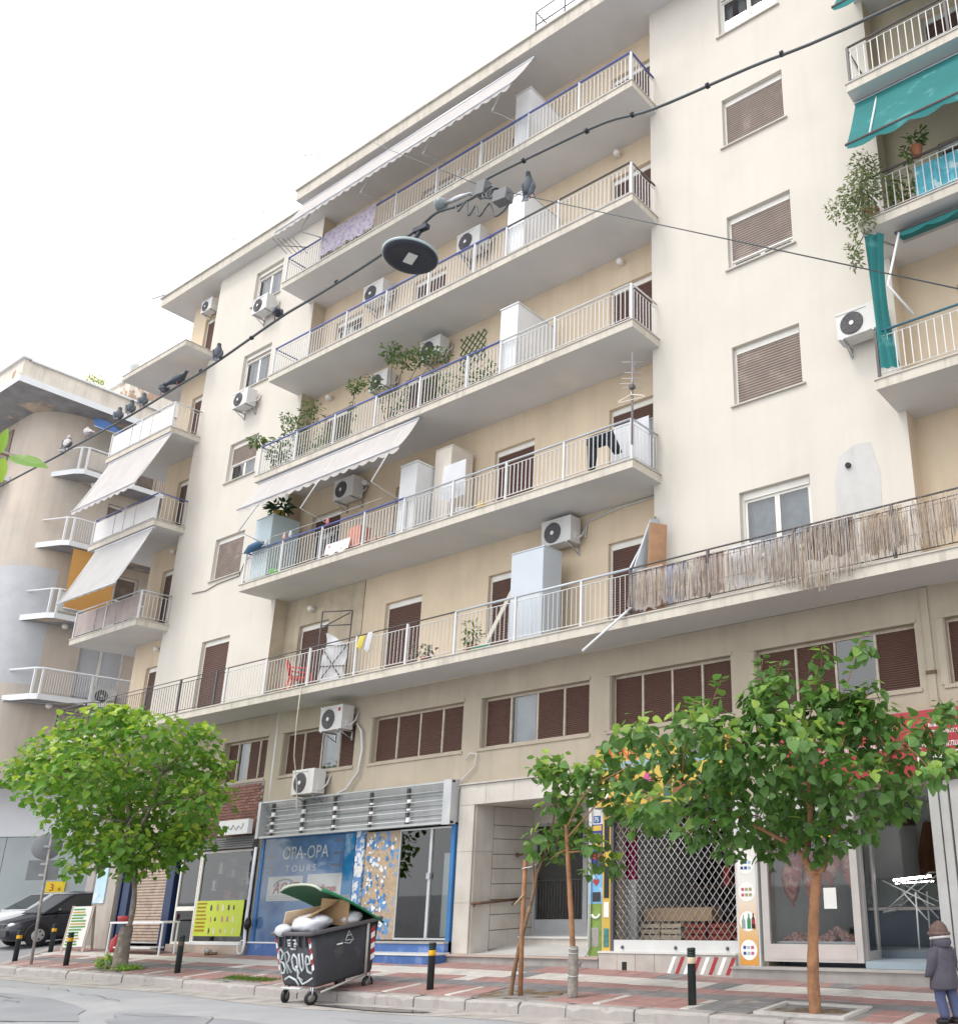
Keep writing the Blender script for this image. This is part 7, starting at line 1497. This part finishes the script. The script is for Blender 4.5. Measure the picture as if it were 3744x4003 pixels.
# ------------------------------------------------------------------ parked cars in the side street
def car(name, label, loc, rz, paint, L=3.9, W=1.66, H=1.42, hood=.95, boot=.35, cowl=.88):
    """body lofted along its length; y runs from the nose (0) to the tail (L)"""
    t = thing(name, label, 'car', loc, rz, group='cars parked in the side street'); hw = W/2
    pnt = mat('paint_'+name+label[:5], paint, .25, v=.03, spec=.6); gls = mat('car_glass', (.02, .025, .028), .05, v=0, spec=.8); tyre = mat('tyre', (.018, .018, .018), .8); rim = mat('wheel_rim', (.45, .46, .47), .35, metal=.6); trim = mat('car_trim', (.03, .03, .032), .5)
    st = [(0, .80, .30, .55), (.06, .90, .24, .64), (.25, .97, .20, .72), (.6, 1.0, .19, .80), (hood, 1.0, .19, cowl), (L*.45, 1.0, .19, cowl+.04), (L*.7, 1.0, .19, cowl+.07), (L-boot, 1.0, .2, cowl+.08), (L-.1, .95, .24, cowl+.02), (L, .86, .32, cowl-.12)]
    def ring(y, k, zb, zt): w_ = hw*k; return [(-w_*.93, y, zb), (-w_, y, zb+.12), (-w_, y, (zb+zt)/2+.02), (-w_*.97, y, zt-.05), (-w_*.80, y, zt), (0, y, zt+.025), (w_*.80, y, zt), (w_*.97, y, zt-.05), (w_, y, (zb+zt)/2+.02), (w_, y, zb+.12), (w_*.93, y, zb)]
    b = MB(); b.loft([ring(*s_) for s_ in st]); b.build('body', pnt, t, local=True, fixn=True)
    ys, yr0, yr1, ye = hood-.05, hood+.75, L-boot-.45, L-.12; zc = cowl+.01; gb = MB()
    low = [(-hw*.93, ys, zc), (hw*.93, ys, zc), (hw*.93, ye, zc+.06), (-hw*.93, ye, zc+.06)]; top = [(-hw*.74, yr0, H-.03), (hw*.74, yr0, H-.03), (hw*.74, yr1, H), (-hw*.74, yr1, H)]
    gb.hexa(low+top); gb.build('cabin', pnt, t, local=True, fixn=True)
    MB().loft([[(x, yr0-.02, H-.035) for x in np.linspace(-hw*.74, hw*.74, 7)], [(x, (yr0+yr1)/2, H+.025) for x in np.linspace(-hw*.72, hw*.72, 7)], [(x, yr1+.02, H-.005) for x in np.linspace(-hw*.74, hw*.74, 7)]], closed=False).build('roof', pnt, t, local=True)
    def inset(a, b_, c, d, k, off): 
        P = [Vector(p) for p in (a, b_, c, d)]; cc = sum(P, Vector())/4; nrm = (P[1]-P[0]).cross(P[3]-P[0]).normalized(); return [tuple(cc+(p-cc)*k+nrm*off) for p in P]
    MB().add(inset(low[0], low[1], top[1], top[0], .90, .012), [(0, 1, 2, 3)]).build('windscreen', gls, t, local=True); MB().add(inset(low[2], low[3], top[3], top[2], .86, .012), [(0, 1, 2, 3)]).build('rear_window', gls, t, local=True)
    for a, b_, c, d in ((low[1], low[2], top[2], top[1]), (low[3], low[0], top[0], top[3])):
        A, B_, C_, D = Vector(a), Vector(b_), Vector(c), Vector(d)
        for t0, t1 in ((.03, .50), (.53, .97)):
            MB().add(inset(A.lerp(B_, t0), A.lerp(B_, t1), D.lerp(C_, t1), D.lerp(C_, t0), .86, .012), [(0, 1, 2, 3)]).build('side_window', gls, t, local=True)
    for sx in (-1, 1):
        for y in (.72, L-.75):
            w_ = MB(); w_.lathe((sx*(hw-.08), y, .30), [(.18, -.09), (.28, -.09), (.30, -.06), (.30, .06), (.28, .09), (.18, .09)], 20, axis=Ry(math.pi/2)); w_ = w_.build('wheel', tyre, t, local=True)
            MB().lathe((sx*(hw+.005), y, .30), [(0, -.02), (.19, -.02), (.20, .0), (.15, .01), (.05, .02), (0, .02)], 16, axis=Ry(math.pi/2)).build('rim', rim, w_, local=True)
            for k in range(5): a = k*1.257; MB().obox((sx*(hw+.016), y+.11*math.cos(a), .30+.11*math.sin(a)), (.006, .03, .022), Rx(a)).build('rim_slot', trim, w_, local=True)
            MB().tube([(sx*(hw+.002), y+.34*math.cos(a), .30+.34*math.sin(a)) for a in np.linspace(-.1, 3.24, 14)], .022, 5).build('wheel_arch', pnt if paint[0] > .3 else trim, t, local=True)
        MB().ball((sx*hw*.68, .10, .60), (.17, .09, .075), 10, 6).build('headlight', mat('lamp_glass', (.55, .57, .58), .1, spec=.8), t, local=True); MB().box(sx*hw*.9-.06, sx*hw*.9+.06, L-.04, L+.005, .62, .84).build('tail_light', redp, t, local=True)
        MB().ball((sx*(hw+.07), hood+.32, cowl+.10), (.09, .05, .06), 8, 6).build('mirror', pnt, t, local=True); MB().box(sx*hw-.006 if sx > 0 else sx*hw-.004, sx*hw+.004 if sx > 0 else sx*hw+.006, L*.5, L*.5+.14, cowl-.12, cowl-.09).build('door_handle', trim, t, local=True)
        MB().box(min(sx*hw*1.0, sx*hw*1.004), max(sx*hw*1.0, sx*hw*1.004)+.0, .95, L-.95, .42, .47).build('side_strip', trim, t, local=True)
    MB().box(-hw*.8, hw*.8, -.05, .08, .30, .46).build('bumper', trim if paint[0] < .3 else pnt, t, local=True); MB().box(-hw*.8, hw*.8, L-.06, L+.05, .34, .52).build('bumper', trim, t, local=True); MB().box(-hw*.45, hw*.45, -.005, .06, .52, .62).build('grille', trim, t, local=True)
    MB().box(-.26, .26, -.062, -.051, .33, .44).build('number_plate', whl, t, local=True); MB().box(-hw*.8, hw*.8, .4, L-.4, .15, .25).build('underbody', trim, t, local=True)
    return t
car('parked_car', 'dark blue-black small car facing the corner in the side street', (-32.85, -.42, .40), 0.0, (.012, .013, .02), 3.7, 1.62, 1.46, .85, .25)
car('parked_car', 'white hatchback parked behind the dark car at the left edge', (-36.75, .45, .50), math.radians(4), (.72, .73, .75), 4.1, 1.68, 1.42, 1.05, .4)

# ------------------------------------------------------------------ overhead line, lamp and pigeons
CXs = [-48, -30, -17.43, -16, -13.9, -12.64, -11.73, -10.33, -9.66, -8.63, -7.69, -7.3]; CZs = [9.6, 8.75, 8.62, 8.62, 8.64, 8.71, 8.76, 8.92, 8.95, 9.0, 9.10, 9.20]
rub = mat('cable_grey', (.075, .085, .09), .5, v=.1)
YC = -7.5
cb_ = thing('overhead_cable', 'thick grey cable strung over the road in front of the balconies', 'cable', (-7, YC, 9)); 
MB().tube(smooth([(x, YC, z) for x, z in zip(CXs, CZs)]+[(-6.95, YC, 9.13), (-6.62, YC, 9.12)], 5), .017, 6).build('cable', rub, cb_)
MB().tube(smooth([(-6.62, YC, 9.12), (-6.5, YC, 9.25), (-6.34, YC, 9.27), (-5.42, YC, 9.2), (-4.72, YC, 9.12), (-4.13, YC, 8.95), (-3.04, YC, 8.81), (-1.5, YC, 8.61), (4, YC, 8.3), (16, YC, 9.6)], 5), .014, 6).build('cable', rub, cb_)
for x in (-5.9, -5.0, -4.4, -3.5, -2.7, -8.2, -9.1, -10.9, -12.1): MB().tube([(x-.015, YC, interp(x, [-12.64, -9.66, -7.69, -6.34, -5.42, -4.72, -4.13, -3.04, -1.5], [8.71, 8.95, 9.1, 9.27, 9.2, 9.12, 8.95, 8.81, 8.61])), (x+.015, YC, interp(x, [-12.64, -9.66, -7.69, -6.34, -5.42, -4.72, -4.13, -3.04, -1.5], [8.71, 8.95, 9.1, 9.27, 9.2, 9.12, 8.95, 8.81, 8.61]))], .03, 6).build('cable_tie', blk, cb_)
jb_ = mat('junction_grey', (.14, .145, .15), .5, v=.1)
MB().obox((-6.52, YC, 9.16), (.07, .05, .09), Ry(.2)).build('junction_box', jb_, cb_); MB().obox((-6.17, YC-.02, 8.86), (.10, .06, .07), Ry(.15)).build('junction_box', jb_, cb_)
for k, (x, z, r) in enumerate(((-6.40, 9.04, .085), (-6.33, 8.99, .075), (-6.28, 8.96, .07))): MB().tube([(x+r*math.cos(a), YC-.03+.02*math.sin(a+k), z+r*math.sin(a)) for a in np.linspace(0, 6.28, 16)], .013, 5).build('cable_coil', rub, cb_)
MB().tube(smooth([(-6.95, YC, 9.13), (-6.85, YC-.05, 8.98), (-6.78, YC, 9.12), (-6.7, YC-.03, 8.86), (-6.62, YC, 8.98), (-6.5, YC-.05, 8.74), (-6.4, YC, 8.9), (-6.3, YC, 8.68), (-6.12, YC, 8.72), (-6.08, YC, 8.84)], 5), .012, 5).build('cable_loop', rub, cb_)
MB().tube(smooth([(-6.75, YC, 9.2), (-6.45, YC, 9.0), (-6.25, YC, 8.93)], 4), .012, 5).build('cable_loop', rub, cb_)
MB().ball((-7.22, YC, 9.285), .085, 12, 8).build('insulator', mat('insulator_grey', (.16, .19, .20), .35), cb_)
MB().tube([(-7.15, YC, 9.26), (-6.95, YC, 9.24), (-6.7, YC, 9.2)], [.02, .035, .015], 6).build('clamp', steel, cb_)
# thin stay wire from the roof edge
A, B_ = Vector((-19.55, -.92, 22.58)), Vector((-6.5, YC, 9.18)); MB().tube([A, A.lerp(B_, .5)-Vector((0, 0, .05)), B_], .006, 4).build('stay_wire', rub, cb_)
B2 = Vector((-.5, -9.2, 3.9)); MB().tube([B_, Vector((-1.3, -8, 5.35))], .006, 4).build('stay_wire', rub, cb_)
lp = thing('street_lamp', 'round flat street lamp hanging from the overhead cable', 'lamp', (-7.69, YC, 8.70))
lg = mat('lamp_dark', (.028, .032, .045), .45, v=.05); LC = (-7.69, YC, 8.76)
MB().lathe(LC, [(.0, -.025), (.22, -.025), (.235, -.035), (.30, -.03), (.315, -.01), (.318, .03), (.27, .07), (.12, .10), (.0, .105)], 40).build('housing', lg, lp); MB().lathe(LC, [(.312, -.004), (.324, .0), (.324, .03), (.312, .034)], 40).build('rim', mat('lamp_rim', (.33, .40, .41), .35), lp)
MB().obox((LC[0], LC[1], LC[2]-.029), (.10, .055, .005), Rz(-.35)).build('led_panel', mat('led_panel', (.62, .62, .60), .4, v=.03), lp)
MB().tube([(LC[0]+.02, YC, LC[2]+.1), (LC[0]+.05, YC, LC[2]+.22), (LC[0]+.16, YC, LC[2]+.32)], .025, 6).build('stem', lg, lp); MB().obox((LC[0]+.15, YC, 9.09), (.12, .03, .03), Ry(.12)).build('clamp', lg, lp)
# a lower line at the left with a blue lamp head far off
cablething('thin dark wire crossing the left building at first floor height', [(-34, -7.0, 6.4), (-22, -6.6, 5.4), (-18.0, -5.2, 5.15), (-16.2, -4.2, 5.1)] if False else [(-40, -3.5, 8.6), (-33, -3.2, 7.45), (-29.5, -1.6, 6.95), (-27.3, -.9, 6.85)], .012, rub)
# pigeons
pgd = mat('pigeon_grey', (.05, .06, .075), .7, v=.3, s=18); pgl = mat('pigeon_pale', (.45, .42, .42), .7, v=.25, s=14); pgw = mat('pigeon_wing', (.10, .11, .13), .7, v=.25, s=20); pgn = mat('pigeon_neck', (.035, .05, .05), .4, v=.2); pgf = mat('pigeon_feet', (.35, .10, .09), .6)
def pigeon(label, x, pitch, rz, bm, wm, z=None, y=YC, s_=1.0):
    if z is None: z = interp(x, CXs, CZs)+.014
    t = thing('pigeon', label, 'bird', (x, y, z), rot=(0, -pitch, rz), group='pigeons on the overhead cable'); t.rotation_mode = 'ZYX' if False else 'XYZ'
    spine = [(-.13, .0, .075, .018, .016), (-.09, 0, .085, .045, .038), (-.03, 0, .095, .062, .058), (.03, 0, .105, .064, .064), (.075, 0, .125, .050, .054), (.10, 0, .155, .034, .036), (.113, 0, .185, .028, .028), (.128, 0, .205, .027, .026), (.145, 0, .205, .018, .017), (.155, 0, .203, .006, .006)]
    b = MB(); n = 12; b.loft([[(px, py+wy*math.cos(a), pz+wz*math.sin(a)) for a in [2*math.pi*j/n for j in range(n)]] for px, py, pz, wy, wz in spine]); b.build('body', bm, t, local=True)
    MB().loft([[(px+.002, wy*1.03*math.cos(a), pz+wz*1.03*math.sin(a)) for a in [2*math.pi*j/n for j in range(n)]] for px, wy, pz, wz in ((.07, .052, .122, .055), (.10, .035, .155, .037), (.112, .029, .18, .029))], cap=False).build('neck', pgn, t, local=True)
    MB().loft([[(-.115, -.022, .084), (-.115, .022, .084), (-.115, .022, .072), (-.115, -.022, .072)], [(-.235, -.038, .055), (-.235, .038, .055), (-.235, .038, .050), (-.235, -.038, .050)]], smooth=False).build('tail', wm, t, local=True)
    for sx in (-1, 1):
        MB().loft([[(px, sx*(wy+th*math.cos(a)), pz+hh*math.sin(a)) for a in [2*math.pi*j/8 for j in range(8)]] for px, wy, pz, th, hh in ((.06, .055, .118, .004, .01), (.03, .060, .115, .012, .04), (-.04, .055, .105, .012, .042), (-.11, .035, .088, .010, .025), (-.19, .018, .066, .005, .008))]).build('wing', wm, t, local=True)
        MB().tube([(.01, sx*.025, .05), (.012, sx*.025, .0)], .006, 5).build('leg', pgf, t, local=True); MB().ball((.138, sx*.023, .210), .005, 6, 4).build('eye', mat('eye_orange', (.4, .12, .02), .3), t, local=True)
        MB().tube([(-.012, sx*.025, .0), (.03, sx*.025, -.004)], .005, 4).build('foot', pgf, t, local=True)
    MB().tube([(.150, 0, .203), (.178, 0, .194)], [.007, .002], 6).build('beak', mat('beak', (.06, .06, .06), .5), t, local=True)
    t.scale = (s_, s_, s_); return t
pigeon('upright dark pigeon perched right of the cable boxes', -5.75, 1.05, 1.9, pgd, pgw, 8.66, s_=1.05); pigeon('dark pigeon alone on the cable below the left bay air conditioners', -10.35, .15, 2.6, pgd, pgw)
pigeon('dark pigeon sitting where the cable crosses the edge of the left bay', -11.7, .75, 2.5, pgd, pgw); pigeon('dark pigeon preening, right one of a pair before the left corner', -12.7, .1, .4, pgd, pgw); pigeon('grey pigeon, left one of a pair before the left corner', -13.1, .2, 2.9, pgw, pgd)
pigeon('dark pigeon, rightmost of three close together on the cable', -13.67, .5, 2.6, pgd, pgw); pigeon('dark pigeon, middle of three close together on the cable', -14.02, .55, 2.6, pgd, pgw); pigeon('dark pigeon, leftmost of three close together on the cable', -14.38, .5, 2.6, pgd, pgw)
pigeon('pale brown and white pigeon on the cable before the corner building', -15.3, .1, 3.0, pgl, pgl); pigeon('pale pigeon furthest left on the cable', -15.98, .6, 2.5, pgl, pgw)

# ------------------------------------------------------------------ small person at the right edge
pe = thing('person', 'small person in a dark grey hooded coat and brown knit hat at the right edge', 'person', (-3.78, -2.6, zs(-3.78, -2.6)), rz=math.radians(-115)); pe.scale = (1.06, 1.06, 1.06)
V = [(0, 0, .46), (0, 0, .56), (0, .0, .68), (0, -.005, .76), (0, -.02, .83), (0, -.025, .91), (.055, 0, .43), (.06, -.02, .25), (.06, .02, .06), (.06, -.07, .03), (-.055, 0, .43), (-.06, .04, .25), (-.06, .08, .06), (-.06, -.01, .03), (.10, 0, .71), (.15, .0, .58), (.15, -.05, .47), (.145, -.075, .43), (-.10, 0, .71), (-.15, .02, .58), (-.15, -.03, .47), (-.145, -.055, .43)]
E_ = [(0, 1), (1, 2), (2, 3), (3, 4), (4, 5), (0, 6), (6, 7), (7, 8), (8, 9), (0, 10), (10, 11), (11, 12), (12, 13), (2, 14), (14, 15), (15, 16), (16, 17), (2, 18), (18, 19), (19, 20), (20, 21)]
R_ = [.085, .085, .075, .045, .075, .065, .06, .045, .032, .03, .06, .045, .032, .03, .035, .03, .026, .024, .035, .03, .026, .024]
me = bpy.data.meshes.new('body'); me.from_pydata(V, E_, []); to = bpy.data.objects.new('tmp', me); COL.objects.link(to)
sk = to.modifiers.new('s', 'SKIN'); ss_ = to.modifiers.new('ss', 'SUBSURF'); ss_.levels = 2
for i, d in enumerate(me.skin_vertices[0].data): d.radius = (R_[i], R_[i]); d.use_root = (i == 0)
bpy.context.view_layer.update(); bm_ = bpy.data.meshes.new_from_object(to.evaluated_get(bpy.context.evaluated_depsgraph_get())); bpy.data.objects.remove(to)
bm_.name = 'body'; bm_.materials.clear(); bm_.materials.append(mat('skin', (.45, .27, .19), .6, v=.03)); bm_.polygons.foreach_set('use_smooth', [True]*len(bm_.polygons)); place('body', bm_, pe, True)
coat = mat('coat_grey', (.075, .07, .09), .9, v=.15, s=10, bump=.2, objc=True); jean = mat('jeans_blue', (.07, .085, .16), .9, v=.15, objc=True)
def rg(z, rx, ry, cy_=0, n=16, w_=0): return [(rx*math.cos(a)*(1+w_*math.sin(5*a)), cy_+ry*math.sin(a), z) for a in [2*math.pi*j/n for j in range(n)]]
b = MB(); b.loft([rg(.33, .165, .13, 0, 16, .04), rg(.35, .17, .135, 0, 16, .04), rg(.45, .155, .125, 0, 16, .03), rg(.56, .145, .115), rg(.66, .145, .105), rg(.72, .125, .09), rg(.76, .075, .07), rg(.775, .06, .06)]); b.build('coat', coat, pe, local=True)
for sx in (-1, 1):
    b = MB(); b.loft([[(sx*x+r*math.cos(a), y+r*math.sin(a), z) for a in [2*math.pi*j/10 for j in range(10)]] for x, y, z, r in ((.10, 0, .735, .05), (.125, 0, .69, .062), (.155, .0, .58, .055), (.16, -.04, .48, .048), (.155, -.06, .45, .046))]); b.build('sleeve', coat, pe, local=True)
    b = MB(); yo = (-.02, .02) if sx > 0 else (.04, .08); b.loft([[(sx*.06+r*math.cos(a), y+r*math.sin(a), z) for a in [2*math.pi*j/10 for j in range(10)]] for y, z, r in ((0, .42, .07), (yo[0], .25, .058), (yo[1], .09, .05), (yo[1], .06, .05))]); b.build('trouser_leg', jean, pe, local=True)
    MB().loft([[(sx*.06+w_*math.cos(a), yo[1]+y+h_*.0+l_*math.sin(a), z) for a in [2*math.pi*j/10 for j in range(10)]] for z, w_, l_, y, h_ in ((.0, .04, .085, -.04, 0), (.03, .042, .085, -.04, 0), (.06, .035, .06, -.02, 0))]).build('shoe', blk, pe, local=True)
b = MB(); b.loft([rg(.74, .085, .085, .02), rg(.78, .105, .10, .02), rg(.815, .10, .095, .015), rg(.83, .085, .08, .01)], cap=False); b.build('hood', coat, pe, local=True); b = MB(); b.tube([(.10*math.cos(a), .0+.095*math.sin(a), .83+.012*math.sin(a)) for a in np.linspace(0, 6.28, 20)], .016, 6); b.build('hood_trim', mat('fleece_pale', (.50, .48, .48), .95, v=.15, s=30, objc=True), pe, local=True)
hat = mat('knit_brown', (.13, .085, .075), .95, v=.2, s=30, bump=.5, bs=90, objc=True); b = MB(); b.loft([rg(.855, .098, .10, -.01), rg(.89, .102, .104, -.01), rg(.92, .094, .096, -.01), rg(.95, .078, .08, -.005), rg(.985, .045, .045, 0), rg(1.0, .01, .01, 0)]); b.build('hat', hat, pe, local=True); MB().tube([(.104*math.cos(a), -.01+.106*math.sin(a), .87) for a in np.linspace(0, 6.28, 22)], .02, 6).build('hat_brim', hat, pe, local=True)
fm_ = mat('lips', (.40, .18, .15), .6); ey = mat('eye_dark', (.02, .015, .012), .3)
for sx in (-1, 1): MB().ball((sx*.028, -.092, .84), .009, 6, 5).build('eye', ey, pe, local=True)
MB().ball((0, -.10, .822), (.010, .014, .014), 8, 6).build('nose', mat('skin', (.45, .27, .19)), pe, local=True); MB().ball((0, -.092, .798), (.018, .006, .005), 8, 5).build('mouth', fm_, pe, local=True)
